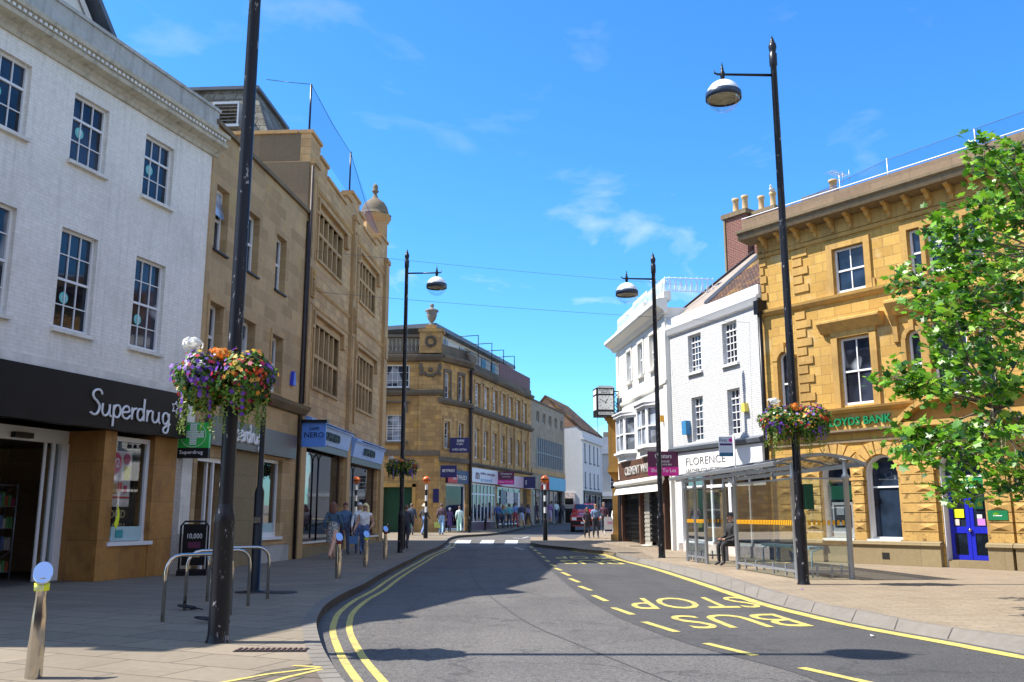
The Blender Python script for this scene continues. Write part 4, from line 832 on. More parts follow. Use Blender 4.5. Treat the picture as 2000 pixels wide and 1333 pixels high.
# penthouse with railings and awning frames
ph = MB(); ph.box(-.9, 14.0, 1.7, 7, 10.4, 12.75); sr.put(ph.build('penthouse_wall', M['render_w'], kb))
ph = MB(); ph.box(-2.9, 14.2, 1.2, 7.3, 12.75, 13.0); sr.put(ph.build('penthouse_roof', M['lead'], kb))
ph = MB()
MB().box(-6, 3.4, 3.2, 9, 10.8, 12.7).build('penthouse_end', M['render_w'], kb); MB().box(-6.2, 3.6, 3.0, 9, 12.7, 12.95).build('penthouse_end_roof', M['lead'], kb)
for u in (-.6, 2.6, 4.6, 7.2, 9.4, 11.6): ph.box(u, u+1.0, 1.66, 1.7, 10.7, 12.5)
dd = sr.put(ph.build('penthouse_doors', M['pane'], kb))
rl = MB(); rl.tube([(-1.0, .0, 11.65), (14.3, .0, 11.65)], .025, 5); rl.tube([(-1.0, .0, 11.3), (6, .0, 11.3)], .012, 4)
for k in range(46): 
    u = -.9+k*.16
    rl.tube([(u, .0, 11.0), (u, .0, 11.65)], .008, 4, cap=False)
for u in (1.6, 4.5, 7.2, 9.9): rl.tube([(u, 0, 11.0), (u, 0, 13.0), (u, 1.7, 13.0)], .035, 5)
sr.put(rl.build('railing', M['bpaint'], kb))
cl = MB(); 
for k in range(18): u = 6.2+k*.44; cl.box(u, u+.41, -.03, .03, 10.95, 11.95)
sr.put(cl.build('timber_screen', M['timberlouvre'], kb))
sr.put(MB().box(-.6, .9, -.15, 1.6, 11.0, 11.45).build('roof_planter', M['kdark'], kb))
# shops of the long wing
def shopfront(sub, par, u0, u1, z0, z1, n, mat, pane, transom=None):
    f = MB()
    for k in range(n+1): u = u0+(u1-u0)*k/n; f.box(u-.05, u+.05, .02, .12, z0, z1)
    f.box(u0, u1, .03, .11, z0-.06, z0+.04); f.box(u0, u1, .03, .11, z1-.08, z1)
    if transom: f.box(u0, u1, .035, .105, transom-.04, transom+.04)
    o = f.build('shop_window', mat, par); MB().box(u0, u1, .06, .07, z0, z1).build('pane', pane, o); sub.put(o); return o
fo = MB().box(.1, 6.2, -.18, 0, 3.42, 4.3).build('shop_fascia', M['poster'] if False else plain('white_fascia', (.7, .66, .7), .4, var=.05), kb)
text('miles morgan', fo, 1.7, -.19, 3.88, 3.0, .24, M['maroon'], .01); text('travel', fo, 1.7, -.19, 3.52, 2.3, .22, M['turq'], .01); text('m', fo, .75, -.19, 3.62, .75, .42, M['maroon'], .01, fat=.03)
MB().lathe([(0, 0), (.22, .0)], (0, 0, 0), 16).v
sr.put(fo)
shopfront(sr, kb, .25, 5.35, .95, 3.35, 7, M['wpaint'], M['pane'], 2.7)
sr.put(MB().box(.2, 5.4, -.02, .1, .2, .95).build('stall_riser', M['maroon'], kb))
fo = MB().box(6.3, 14.3, -.16, 0, 3.35, 4.15).build('shop_fascia', plain('pink_fascia', (.55, .38, .42), .4, var=.05), kb); sr.put(fo)
shopfront(sr, kb, 5.9, 11.4, .8, 3.3, 4, M['wpaint'], M['pane'], 2.6)
q = MB(); q.box(6.6, 7.9, .0, .02, 2.1, 3.1); q.box(9.9, 10.7, .0, .02, 1.8, 3.0); sr.put(q.build('window_poster', M['navy'], kb)); q = MB(); q.box(8.1, 9.7, .0, .02, 2.2, 3.0); q.box(10.8, 11.3, 0, .02, 1.8, 3.0); sr.put(q.build('window_poster', M['poster'], kb))
# ================================================================== 5. grey building with blind slot windows
gb = thing('grey_stone_building', 'plain grey brown stone shop building with five small square windows above one wide ribbed window', 'building', (KO2[0]+.2884*14.45, KO2[1]+.9575*14.45, 0), K2A)
ops = [(1.5+2*k, 2.45+2*k, 8.74, 9.6) for k in range(5)]+[(1.65, 10.3, 5.25, 7.5), (.8, 10.6, .3, 3.4, 'r', .4)]
mb = MB(); facade(mb, .0, 11.1, 0, 10.3, ops, .2); shell(mb, 0, 11.1, 0, 10.3, 9); mb.build('wall', M['grey_st'], gb)
MB().box(0, 11.1, -.08, .3, 10.3, 10.42).build('coping', M['kdark'], gb); MB().box(0, 11.1, -.06, -.0, 4.6, 5.0).build('string_course', M['dress'], gb)
for k in range(5):
    window(gb, 1.5+2*k, 2.45+2*k, 8.74, 9.6, .12, sash=False, bars=False, fw=.07, mat=M['galv'], pane=plain('blank_panel', (.13, .115, .09), .6))
f = MB()
for k in range(15): u = 1.7+8.55*k/14; f.box(u-.04, u+.04, -.05, .15, 5.25, 7.5)
f.box(1.65, 10.3, 0, .15, 6.3, 6.36); wo = f.build('window', M['alu'], gb); MB().box(1.65, 10.3, .12, .13, 5.25, 7.5).build('pane', plain('dark_ribbed', (.09, .09, .08), .35, var=.3), wo)
MB().box(3.2, 10.8, -.15, -.002, 3.45, 4.5).build('shop_fascia', M['turq'], gb)
f = MB()
for u in (.85, 3.0, 5.2, 7.4, 10.5): f.box(u-.05, u+.05, .05, .15, .3, 3.4)
wo = f.build('shop_window', M['alu'], gb); MB().box(.8, 10.6, .3, .31, .3, 3.4).build('pane', M['pane_s'], wo)
# ================================================================== 6. pale gabled house at the bend
go = (6.35, 83.0)
gg = thing('pale_gabled_building', 'pale blue white building with quoins and brick gabled tiled roof at the street bend', 'building', (*go, 0), K2A)
cs_ = [(1.0, 1.55), (3.1, 3.65), (5.0, 5.55), (6.8, 7.35)]
ops = [(a, b, 6.2, 7.9) for a, b in cs_]+[(a, b, 3.9, 5.3) for a, b in cs_]+[(.6, 8.4, .9, 3.2, 'r', .15)]
mb = MB(); facade(mb, 0, 9, 0, 9.2, ops, .12)
mb.add([(0, 0, 0), (0, 6.2, 0), (0, 6.2, 8.8), (0, 4.9, 10.4), (0, .25, 9.5), (0, 0, 9.2)], [(0, 1, 2, 3, 4, 5)]); mb.add([(9, 0, 0), (9, 6.2, 0), (9, 6.2, 9.2), (9, 0, 9.2)], [(0, 1, 2, 3)])
mb.build('wall', M['bluewhite'], gg)
MB().prism([(.25, 9.4), (6.1, 8.8), (3.4, 12.15)], 'x', -.02, .4).build('brick_gable', M['oldbrick'], gg)
r_ = MB(); 
for p, q in (((-.1, 9.15), (3.4, 12.35)), ((6.6, 8.6), (3.4, 12.35))): r_.prism([p, q, (q[0], q[1]-.18), (p[0], p[1]-.18)], 'x', -.15, 9.2)
r_.build('roof', M['tiles'], gg)
pp = MB(); pp.box(-.05, 9, -.06, .14, 8.35, 9.2); pp.box(-.1, 9, -.22, .1, 8.15, 8.35)
for k in range(16): 
    for u in ((-.03, .55 if k % 2 else .4), (8.4 if k % 2 else 8.55, 9.0)): pp.box(u[0], u[1], -.05, 0, 3.6+k*.29, 3.6+k*.29+.25)
pp.build('quoin', M['bluewhite'], gg)
for a, b in cs_:
    for z0, z1 in ((6.2, 7.9), (3.9, 5.3)): window(gg, a, b, z0, z1, .06, cols=1, rows=1, fw=.05, mat=M['lead']); sill(gg, a, b, z0, M['lead'], .12, .1, .08)
f = MB(); f.box(.4, 8.6, -.1, 0, 3.25, 3.6); 
for u in (.45, 3.0, 5.6, 8.5): f.box(u-.08, u+.08, -.1, .05, .8, 3.3)
f.box(.4, 8.6, -.08, 0, 1.9, 2.0); f.build('shopfront', M['bpaint'], gg); MB().box(.6, 8.4, .1, .11, .9, 3.2).build('shop_glass', M['pane_c'], gg)
MB().box(-.06, -.0, 2.0, 2.7, 4.9, 5.5).build('side_vent', M['dark'], gg)
q = MB(); q.box(-.12, -.02, .7, 3.6, 2.2, 3.4); fr_ = q.build('side_sign', M['poster'], gg); MB().box(-.14, -.12, .85, 3.4, 2.35, 2.9).build('sign_picture', M['dark'], fr_)
q = MB(); q.box(-.08, -.0, .9, 5.5, .2, 2.0); q.build('side_doorway', M['dark'], gg)
# ================================================================== 7. far grey house closing the street
fb = thing('far_grey_building', 'small grey rendered house with slate roof closing the view at the end of the street', 'building', (8.3, 98.5, 0), R(-4))
mb = MB(); facade(mb, 0, 9, 0, 8.0, [(2.05, 3.0, 5.9, 7.1), (2.2, 3.5, 4.1, 5.4+.3), (1.2, 3.4, 1.0, 3.2, 'r', .2)], .15); shell(mb, 0, 9, 0, 8, 8); mb.build('wall', masonry('far_render', (.42,.43,.44), (.4,.41,.42), (.38,.38,.38), 2, 2, 0, (.3,.3,.3), .4, .2), fb)
MB().prism([(-.2, 7.9), (1.6, 9.8), (6, 9.8), (8, 7.9)], 'x', -.2, 9.2).build('roof', M['lead'], fb)
window(fb, 2.2, 3.5, 4.1, 5.7, .05, cols=3, rows=4); window(fb, 2.05, 3.0, 5.9, 7.1, .05, cols=2, rows=3); window(fb, 1.2, 3.4, 1.0, 3.2, .05, sash=False, bars=False, pane=M['pane'])
MB().box(-.1, 9.1, -.15, 0, 3.4, 3.7).build('string_course', M['bluewhite'], fb)
c = MB(); c.box(1.6, 2.3, 2, 2.8, 9, 10.4); c.build('chimney', M['grey_st'], fb)
# ================================================================== 8. jeweller's: cream stucco with bays and white roof railing
CO = (4.992, 42.692); CA = math.atan2(-.9931, .1174)
cb_ = thing('cream_stucco_building', 'cream stucco building with two white bays and lacy roof railing above the brown jewellers shopfront', 'building', (*CO, 0), CA)
tw = [(1.95, 2.75), (3.95, 4.75), (5.85, 6.65)]
ops = [(a, b, 7.2, 8.6) for a, b in tw]+[(.6, 8.0, -.1, 2.9, 'r', .35)]
mb = MB(); facade(mb, 0, 8.2, -.2, 9.3, ops, .16); shell(mb, 0, 8.2, -.2, 9.3, 7, roof=False); mb.add([(0, 0, 9.3), (8.2, 0, 9.3), (8.2, 7, 9.3), (0, 7, 9.3)], [(0, 1, 2, 3)]); mb.build('wall', M['render_w'], cb_)
for i, (a, b) in enumerate(tw):
    window(cb_, a, b, 7.2, 8.6, .09, cols=2, rows=1, bars=True, pane=M['pane_w'] if i < 2 else plain('cream_blind', (.6, .56, .46), .7)); sill(cb_, a, b, 7.2, M['render_w'], .14, .12)
    s = MB(); s.box(a-.16, a, -.04, 0, 7.2, 8.75); s.box(b, b+.16, -.04, 0, 7.2, 8.75); s.box(a-.16, b+.16, -.04, 0, 8.6, 8.75); s.build('surround', M['render_w'], cb_)
c = MB(); c.prism([(0, 9.0), (-.12, 9.02), (-.2, 9.15), (-.46, 9.3), (-.52, 9.38), (-.52, 9.5), (-.3, 9.6), (0, 9.62)], 'x', -.4, 8.5); c.box(0, 8.2, -.05, .25, 9.6, 9.95); c.box(3.0, 5.4, -.12, .3, 9.6, 10.15); c.prism([(0, 6.3), (-.1, 6.34), (-.1, 6.42), (0, 6.46)], 'x', 0, 8.2)
c.box(-.03, .35, -.05, 0, 2.9, 9.0); c.box(7.8, 8.2, -.05, 0, 2.9, 9.0); c.box(7.2, 7.25, -.03, 0, 6.5, 9); c.build('cornice', M['render_w'], cb_)
rl = MB()
def lacy(mb, a, b, z0, h, ax):
    k = int((b-a)/.2)
    P = (lambda u, z: (u, .05, z)) if ax == 'x' else (lambda u, z: (8.1, u, z))
    for z in (z0+.03, z0+h*.8): mb.tube([P(a, z), P(b, z)], .014, 4)
    for i in range(k):
        u = a+(i+.5)*(b-a)/k
        mb.tube([P(u+.085*math.cos(t*math.pi/5), z0+h*.41+h*.37*math.sin(t*math.pi/5)) for t in range(11)], .011, 4, cap=False)
        mb.tube([P(u+.1, z0), P(u+.1, z0+h*.86)], .010, 4)
lacy(rl, 0, 3.0, 9.95, .7, 'x'); lacy(rl, 3.0, 5.4, 10.15, .6, 'x'); lacy(rl, 5.4, 8.1, 9.95, .7, 'x'); lacy(rl, .05, 2.0, 9.95, .7, 'y')
rl.build('roof_railing', M['ironw'], cb_)
pf = MB(); pf.prism([(2.2, 9.3), (2.2, 10.35), (3.0, 10.6), (6, 10.6), (7, 9.3)], 'x', 6.2, 8.1); pf.build('attic', M['lead'], cb_)
def bay(par, u0, u1, z0, z1, out=.42):
    A = [(u0, 0), (u0+.55, -out), (u1-.55, -out), (u1, 0)]
    f = MB()
    def seg(p, q, za, zb, th=.06):
        d = Vector((q[0]-p[0], q[1]-p[1])).normalized(); n_ = Vector((-d.y, d.x))*th
        f.prism([p, q, (q[0]+n_.x, q[1]+n_.y), (p[0]+n_.x, p[1]+n_.y)], 'z', za, zb)
    f.prism(A, 'z', z0-.16, z0); B = [(u0-.08, 0), (u0+.5, -out-.1), (u1-.5, -out-.1), (u1+.08, 0)]; f.prism(B, 'z', z0-.06, z0+.03); f.prism(B, 'z', z1, z1+.12); f.prism([(x*1, y*1.12) for x, y in B], 'z', z1+.12, z1+.17)
    f.prism([(u0+.2, 0), (u0+.7, -out*.7), (u1-.7, -out*.7), (u1-.2, 0)], 'z', z1+.17, z1+.3); f.prism([(u0+.1, 0), (u0+.6, -out*.8), (u1-.6, -out*.8), (u1-.1, 0)], 'z', z0-.36, z0-.16)
    for p, q in zip(A, A[1:]):
        P, Q = Vector(p), Vector(q); L = (Q-P).length; d = (Q-P)/L; ks = [0, L-.09] + ([L/2-.05] if L > 1.4 else [])
        for k in ks: seg(tuple(P+d*k), tuple(P+d*(k+.09)), z0, z1)
        for za, zb in ((z0, z0+.1), (z1-.1, z1), ((z0+z1)/2-.03, (z0+z1)/2+.03)): seg(tuple(P+d*.09), tuple(P+d*(L-.09)), za, zb, .05)
    o = f.build('bay_window', M['wpaint'], par); g = MB()
    C = [(x+(.05 if i < 2 else -.05), y+.06) for i, (x, y) in enumerate(A)]
    for p, q in zip(C, C[1:]): g.add([(*p, z0), (*q, z0), (*q, z1), (*p, z1)], [(0, 1, 2, 3)])
    g.build('pane', M['pane_w'], o)
bay(cb_, .65, 3.25, 4.05, 5.65); bay(cb_, 4.45, 7.0, 4.05, 5.65)
fo = MB().prism([(0, 2.85), (-.12, 2.85), (-.18, 3.68), (0, 3.68)], 'x', .5, 8.05).build('shop_fascia', M['wood'], cb_)
text('CLEMENT WHITE', fo, 1.75, -.17, 3.08, 4.6, .36, plain('silver_lettering', (.6, .58, .55), .3, .3, var=.05), .03, fat=.01)
aw = MB(); aw.tube([(.45, -.3, 2.72), (8.0, -.3, 2.72)], .12, 10); aw.prism([(-.26, 2.6), (-.42, 2.25), (-.40, 2.25), (-.22, 2.6)], 'x', .5, 8.0); aw.build('awning', M['render_w'], cb_)
MB().box(-.02, .5, -.12, .02, -.1, 2.95).build('pilaster', M['bpaint'], cb_)
q = MB(); q.box(.55, .75, -.1, .2, -.1, 2.85); q.box(7.3, 7.6, -.1, .2, -.1, 2.85); q.box(3.55, 3.75, -.05, .2, -.1, 2.85); q.build('timber_post', M['wood'], cb_)
sh_ = MB()
def shutter(mb, a, b, z0, z1, y):
    k = int((b-a)/.13)
    for i in range(k+1):
        u = a+(b-a)*i/k; mb.box(u-.012, u+.012, y, y+.02, z0, z1)
        if i < k:
            for j in range(int((z1-z0)/.36)):
                z = z0+j*.36; w_ = (b-a)/k
                mb.tube([(u, y+.01, z), (u+w_, y+.01, z+.18), (u, y+.01, z+.36)], .008, 4, cap=False)
shutter(sh_, .8, 3.5, .3, 2.3, .02); shutter(sh_, 5.0, 7.3, .3, 2.3, .02); sh_.build('lattice_shutter', M['bpaint'], cb_)
MB().box(.6, 8.0, .3, .34, -.1, 2.9).build('shop_back', M['dark'], cb_); r_ = MB()
for k in range(26): r_.box(3.85, 4.9, .1+.02*(k % 2), .14, .15+k*.09, .24+k*.09)
r_.build('roller_shutter', plain('shutter_grey', (.4, .38, .33), .5, .3, var=.15), cb_)
MB().box(3.75, 5.0, -.1, .3, -.1, .15).build('door_step', M['wdirty'], cb_)
MB().prism([(7.45, 4.9), (7.6, 4.9), (7.58, 5.15), (7.47, 5.15)], 'y', -.14, 0).build('alarm_box', plain('amber_alarm', (.6, .3, .02), .4, var=0), cb_)
# yellow stone neighbour with its projecting bay
yb = thing('yellow_stone_building', 'sliver of golden stone building with a tall projecting oriel beyond the cream jewellers', 'building', (6.1, 50.0, 0), math.atan2(-7.1, -1.1))
mb = MB(); facade(mb, 0, 7.2, 0, 5.9, [(3, 4.5, 3.4, 5.2)], .2); shell(mb, 0, 7.2, 0, 5.9, 6); mb.build('wall', M['gold'], yb)
f = MB(); f.box(5.0, 6.9, -.55, 0, 3.35, 3.6); f.box(5.0, 6.9, -.55, 0, 5.7, 5.95); f.box(5.0, 5.2, -.5, 0, 3.6, 5.7); f.box(6.7, 6.9, -.5, 0, 3.6, 5.7); f.prism([(0, 2.5), (-.2, 2.7), (-.3, 3.0), (-.55, 3.35), (0, 3.35)], 'x', 5.2, 6.7); f.prism([(0, 6.15), (-.7, 6.0), (-.7, 5.95), (0, 5.95)], 'x', 4.9, 7.0); o = f.build('oriel', M['gold_d'], yb)
MB().box(5.2, 6.7, -.45, -.43, 3.6, 5.7).build('pane', M['pane_c'], o)
q = MB(); q.box(6.6, 6.95, -.35, 0, 0, 2.6); q.box(6.5, 7.05, -.45, 0, 0, .5); q.build('pillar', M['gold_d'], yb); MB().box(.2, 6.5, -.05, -.0, .1, 2.5).build('shop_glass', M['pane_s'], yb)
# ================================================================== 9. white painted brick shop
FO = (6.09, 34.55); FA = math.atan2(-.939, .343)
fl = thing('white_brick_shop', 'white painted brick shop with four paned windows and mossy tiled roof beside the bank', 'building', (*FO, 0), FA)
fw_ = [(1.32, 2.22, 6.5, 7.9), (3.6, 4.5, 6.45, 7.9), (1.42, 2.2, 3.97, 5.57), (3.75, 4.5, 4.0, 5.57)]
ops = fw_+[(.15, 5.7, -.1, 2.85, 'r', .4)]
mb = MB(); facade(mb, 0, 5.85, -.2, 8.35, ops, .2); shell(mb, 0, 5.85, -.2, 8.35, 8, roof=False); mb.build('wall', M['white_brick2'], fl)
for i, (a, b, c, d) in enumerate(fw_): 
    window(fl, a, b, c, d, .13, cols=4 if i < 2 else 3, rows=6, meet=.8, fw=.05, bar=.03, pane=M['pane_c'])
    if i < 2: sill(fl, a, b, c, M['wpaint'], .1, .1, .06)
c = MB(); c.prism([(0, 8.1), (-.1, 8.15), (-.16, 8.28), (-.2, 8.36), (-.2, 8.42), (-.1, 8.46), (-.1, 8.78), (.25, 8.78), (.25, 8.1)], 'x', -.05, 5.95); c.build('parapet', M['wpaint'], fl)
r_ = MB(); r_.add([(2.2, .3, 8.96), (6.1, .3, 8.96), (7.6, 4.1, 11.75), (.5, 4.1, 11.75), (.5, 8, 8.6), (7.6, 8, 8.6), (.4, 4.1, 8.6)], [(0, 1, 2, 3), (3, 2, 5, 4), (0, 3, 6), (1, 5, 2)]); r_.build('roof', M['tiles'], fl, fix=False)
vg = MB(); vg.tube([(2.2, .28, 9.0), (.5, 4.1, 11.8)], .09, 4, smooth=False); vg.build('verge', M['lead'], fl)
g_ = MB(); g_.add([(2.25, .32, 8.88), (.45, 4.2, 11.7), (-.25, 4.2, 11.95), (-.25, .25, 8.9), (-.25, 4.2, 8.4), (2.3, .3, 8.3)], [(0, 1, 2, 3), (3, 2, 4)]); g_.build('gable_wall', M['plaster'], fl, fix=False); vg = MB(); vg.prism([(-.1, 8.62), (4.2, 11.97), (4.2, 12.07), (-.1, 8.70)], 'x', -.3, -.18); vg.build('verge', M['iron'], fl)
led = MB(); led.prism([(0, 3.62), (-.22, 3.66), (-.26, 3.78), (0, 3.88)], 'x', .0, 5.8); led.build('fascia_hood', M['lead'], fl)
fo = MB().box(.05, 5.75, -.12, 0, 2.75, 3.62).build('shop_fascia', M['wpaint'], fl)
dk = plain('dark_lettering', (.12, .11, .11), .5, var=0)
text('FLORENCE', fo, 1.1, -.127, 3.13, 2.55, .26, dk, .012, fat=-.012); text('LEATHER COLLECTION', fo, 1.1, -.127, 2.88, 2.4, .11, dk, .01, fat=-.01)
q = MB(); q.box(.15, .5, .0, .1, -.1, 2.8); q.box(2.3, 2.4, .1, .2, 0, 2.8); q.box(3.4, 3.55, .1, .2, 0, 2.8); q.box(4.6, 4.66, .1, .2, 0, 2.8); q.box(.5, 5.6, .1, .2, 2.3, 2.4); q.box(.5, 2.4, .05, .2, .35, .45); q.box(3.5, 5.6, .05, .2, .35, .45); q.build('shop_frame', M['wpaint'], fl)
MB().box(.15, 5.7, .0, .12, -.1, .36).build('stall_riser', M['poster'], fl)
MB().box(.5, 5.6, .15, .16, .4, 2.8).build('shop_glass', M['pane_s'], fl); MB().box(2.45, 3.4, .34, .36, 0, 2.7).build('ochre_door', M['ochre'], fl)
MB().prism([(1.0, 4.25), (1.3, 4.25), (1.3, 4.75), (1.0, 4.75)], 'y', -.2, 0).build('alarm_box', plain('blue_box', (.04, .2, .4), .4, var=0), fl)
MB().prism([(4.75, 4.7), (4.98, 4.7), (4.95, 4.98), (4.78, 4.98)], 'y', -.16, 0).build('alarm_box', plain('yellow_alarm', (.7, .55, .1), .4, var=0), fl)
MB().tube([(5.98, -.12, -.1), (5.98, -.12, 8.3)], .07, 8).build('drainpipe', M['bpaint'], fl)
MB().box(5.86, 6.1, -.25, .1, 7.75, 8.2).build('hopper_head', M['bpaint'], fl)
# ================================================================== 10. golden stone bank
LO = (8.0, 29.2); LA_ = math.atan2(-.8, .6)
lb = thing('golden_stone_bank', 'golden ashlar bank with bracketed cornice, rusticated arches, blue double door and green lettering', 'building', (*LO, 0), LA_)
U1 = 13.0
top = [(3.0, 4.02, 7.92, 9.28), (5.42, 5.78, 7.92, 9.28), (5.95, 6.87, 7.92, 9.28), (7.04, 7.46, 7.92, 9.28), (9.2, 10.2, 7.92, 9.28), (11.2, 12.2, 7.92, 9.28)]
mid = [(.82, 1.22, 4.42, 6.4, 'arch'), (3.0, 4.0, 4.52, 6.52), (5.16, 5.52, 4.55, 6.4, 'arch'), (5.85, 6.8, 4.5, 6.52), (7.1, 7.46, 4.55, 6.4, 'arch'), (9.2, 10.2, 4.52, 6.52), (11.2, 12.2, 4.52, 6.52)]
gnd = [(2.12, 3.1, .68, 3.02, 'arch', .28), (3.56, 4.54, .68, 3.02, 'arch', .28), (5.72, 6.86, .0, 3.1, 'arch', .32), (8.0, 9.0, .68, 3.02, 'arch', .28), (9.6, 10.6, .68, 3.02, 'arch', .28)]
mb = MB(); facade(mb, .25, U1, -.2, 10.4, top+mid+gnd, .16); shell(mb, .25, U1, -.2, 10.4, 9, roof=False); mb.add([(.25, 0, 10.4), (U1, 0, 10.4), (U1, 9, 10.4), (.25, 9, 10.4)], [(0, 1, 2, 3)]); mb.build('wall', M['gold'], lb)
for i, (a, b, c, d) in enumerate(top): window(lb, a, b, c, d, .08, cols=2 if b-a > .8 else 1, rows=1, fw=.06, bar=.035)
for i, o_ in enumerate(mid): window(lb, *o_[:4], .08, cols=2 if o_[1]-o_[0] > .8 else 1, rows=1, fw=.06, bar=.035, arch=len(o_) > 4, pane=M['pane'] if i != 1 else M['pane_c'])
# upper surrounds and course
s = MB()
for a, b in ((3.0, 4.02), (5.42, 7.46), (9.2, 10.2), (11.2, 12.2)):
    s.box(a-.22, a-.02, -.07, 0, 7.84, 9.3); s.box(b+.02, b+.22, -.07, 0, 7.84, 9.3); s.box(a-.22, b+.22, -.07, 0, 9.3, 9.5); s.box(a-.3, a-.22, -.05, 0, 7.84, 8.15); s.box(b+.22, b+.3, -.05, 0, 7.84, 8.15)
for a, b in ((5.8, 5.93), (6.89, 7.02)): s.box(a, b, -.09, 0, 7.9, 9.3)
for a, b in ((3.0, 4.0), (9.2, 10.2), (11.2, 12.2)):
    s.box(a-.24, a-.03, -.09, 0, 4.42, 6.6); s.box(b+.03, b+.24, -.09, 0, 4.42, 6.6); s.box(a-.24, b+.24, -.09, 0, 6.55, 6.72); s.prism([(0, 6.72), (-.1, 6.72), (-.34, 7.0), (-.34, 7.06), (-.25, 7.1), (0, 7.12)], 'x', a-.55, b+.5)
s.box(5.0, 5.13, -.1, 0, 4.42, 6.2); s.box(5.56, 5.8, -.1, 0, 4.42, 6.6); s.box(6.85, 7.06, -.1, 0, 4.42, 6.6); s.box(7.5, 7.66, -.1, 0, 4.42, 6.2)
s.prism([(0, 6.9), (-.1, 6.9), (-.34, 7.25), (-.34, 7.31), (-.25, 7.36), (0, 7.38)], 'x', 4.7, 8.0)
for u in (4.85, 7.75): s.prism([(0, 6.1), (-.08, 6.15), (-.12, 6.6), (-.3, 6.9), (0, 6.9)], 'x', u-.07, u+.07)
for cx, hw in ((1.02, .26), (5.34, .23), (7.28, .23)):
    zc = 6.4-(hw-.06 if hw < .25 else .2); zc = 6.4-.19
    for k in range(9):
        t0, t1 = math.pi*k/9, math.pi*(k+1)/9
        s.prism([(cx-.2*math.cos(t0), zc+.2*math.sin(t0)), (cx-(hw+.1)*math.cos(t0), zc+(hw+.1)*math.sin(t0)), (cx-(hw+.1)*math.cos(t1), zc+(hw+.1)*math.sin(t1)), (cx-.2*math.cos(t1), zc+.2*math.sin(t1))], 'y', -.08, 0)
    s.box(cx-.07, cx+.07, -.12, 0, zc+.2, zc+.5)
s.box(.62, .78, -.08, 0, 4.4, 6.15); s.box(1.26, 1.42, -.08, 0, 4.4, 6.15); s.box(.58, .8, -.1, 0, 6.15, 6.28); s.box(1.24, 1.46, -.1, 0, 6.15, 6.28)
s.build('window_surround', M['gold_d'], lb)
q = MB()
for k in range(21):
    z = 4.5+k*.285
    if 7.6 < z < 7.95 or z > 9.75: continue
    q.box(1.52, 2.08 if k % 2 else 1.88, -.045, 0, z, z+.235); q.box(.27, .52 if k % 2 else .42, -.05, 0, z, z+.235) if z > 7.9 else None
q.build('quoin', M['gold_d'], lb)
c = MB(); c.prism([(0, 7.66), (-.06, 7.68), (-.14, 7.78), (-.16, 7.86), (0, 7.9)], 'x', .2, U1); c.prism([(0, 9.62), (-.05, 9.64), (-.07, 9.75), (0, 9.78)], 'x', .22, U1)
c.prism([(0, 4.28), (-.1, 4.3), (-.2, 4.38), (-.22, 4.44), (0, 4.47)], 'x', .2, U1); c.box(.22, U1, -.05, 0, 9.78, 10.2); c.build('string_course', M['gold_d'], lb)
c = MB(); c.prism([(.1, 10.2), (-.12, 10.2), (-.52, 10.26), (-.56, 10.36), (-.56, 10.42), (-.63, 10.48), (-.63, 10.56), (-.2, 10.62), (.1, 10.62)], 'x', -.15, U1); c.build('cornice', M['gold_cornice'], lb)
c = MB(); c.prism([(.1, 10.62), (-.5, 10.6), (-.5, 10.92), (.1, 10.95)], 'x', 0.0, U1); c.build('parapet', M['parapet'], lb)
c = MB()
for k in range(21):
    u = 2.2+k*.62-1.6
    c.prism([(0, 9.8), (-.1, 9.82), (-.12, 9.95), (-.22, 10.0), (-.28, 10.12), (-.42, 10.18), (-.42, 10.24), (0, 10.24)], 'x', u-.06, u+.06)
c.build('cornice_bracket', M['gold_d'], lb)
# fascia frieze, segmental pediment, green letters
c = MB(); c.prism([(0, 3.7), (-.1, 3.7), (-.2, 3.74), (-.2, 3.8), (0, 3.82)], 'x', .2, U1); c.box(.2, U1, -.05, 0, 3.42, 3.5); c.build('ledge', M['gold_cornice'], lb)
text('LLOYDS BANK', lb, 2.36, -.04, 3.92, 2.16, .24, M['green_l'], .06, fat=.02)
sg = MB(); cx, r0, zc = 6.3, 1.95, 2.55
arc = [(cx-r0*math.cos(t)*.97, zc+r0*math.sin(t)) for t in [R(40)+R(100)*k/14 for k in range(15)]]; arc2 = [(cx-(r0-.13)*math.cos(t)*.97, zc+(r0-.13)*math.sin(t)) for t in [R(40)+R(100)*k/14 for k in range(15)]]
for i in range(14): sg.prism([arc[i], arc[i+1], arc2[i+1], arc2[i]], 'y', -.6, 0)
sg.box(4.85, 7.75, -.55, 0, 3.7, 3.83); sg.prism(arc2+[(7.7, 3.83), (4.9, 3.83)], 'y', -.2, 0)
sg.prism([(0, 3.1), (-.1, 3.12), (-.16, 3.4), (-.45, 3.7), (0, 3.7)], 'x', 5.1, 5.35); sg.prism([(0, 3.1), (-.1, 3.12), (-.16, 3.4), (-.45, 3.7), (0, 3.7)], 'x', 7.2, 7.45); sg.build('pediment', M['gold_d'], lb)
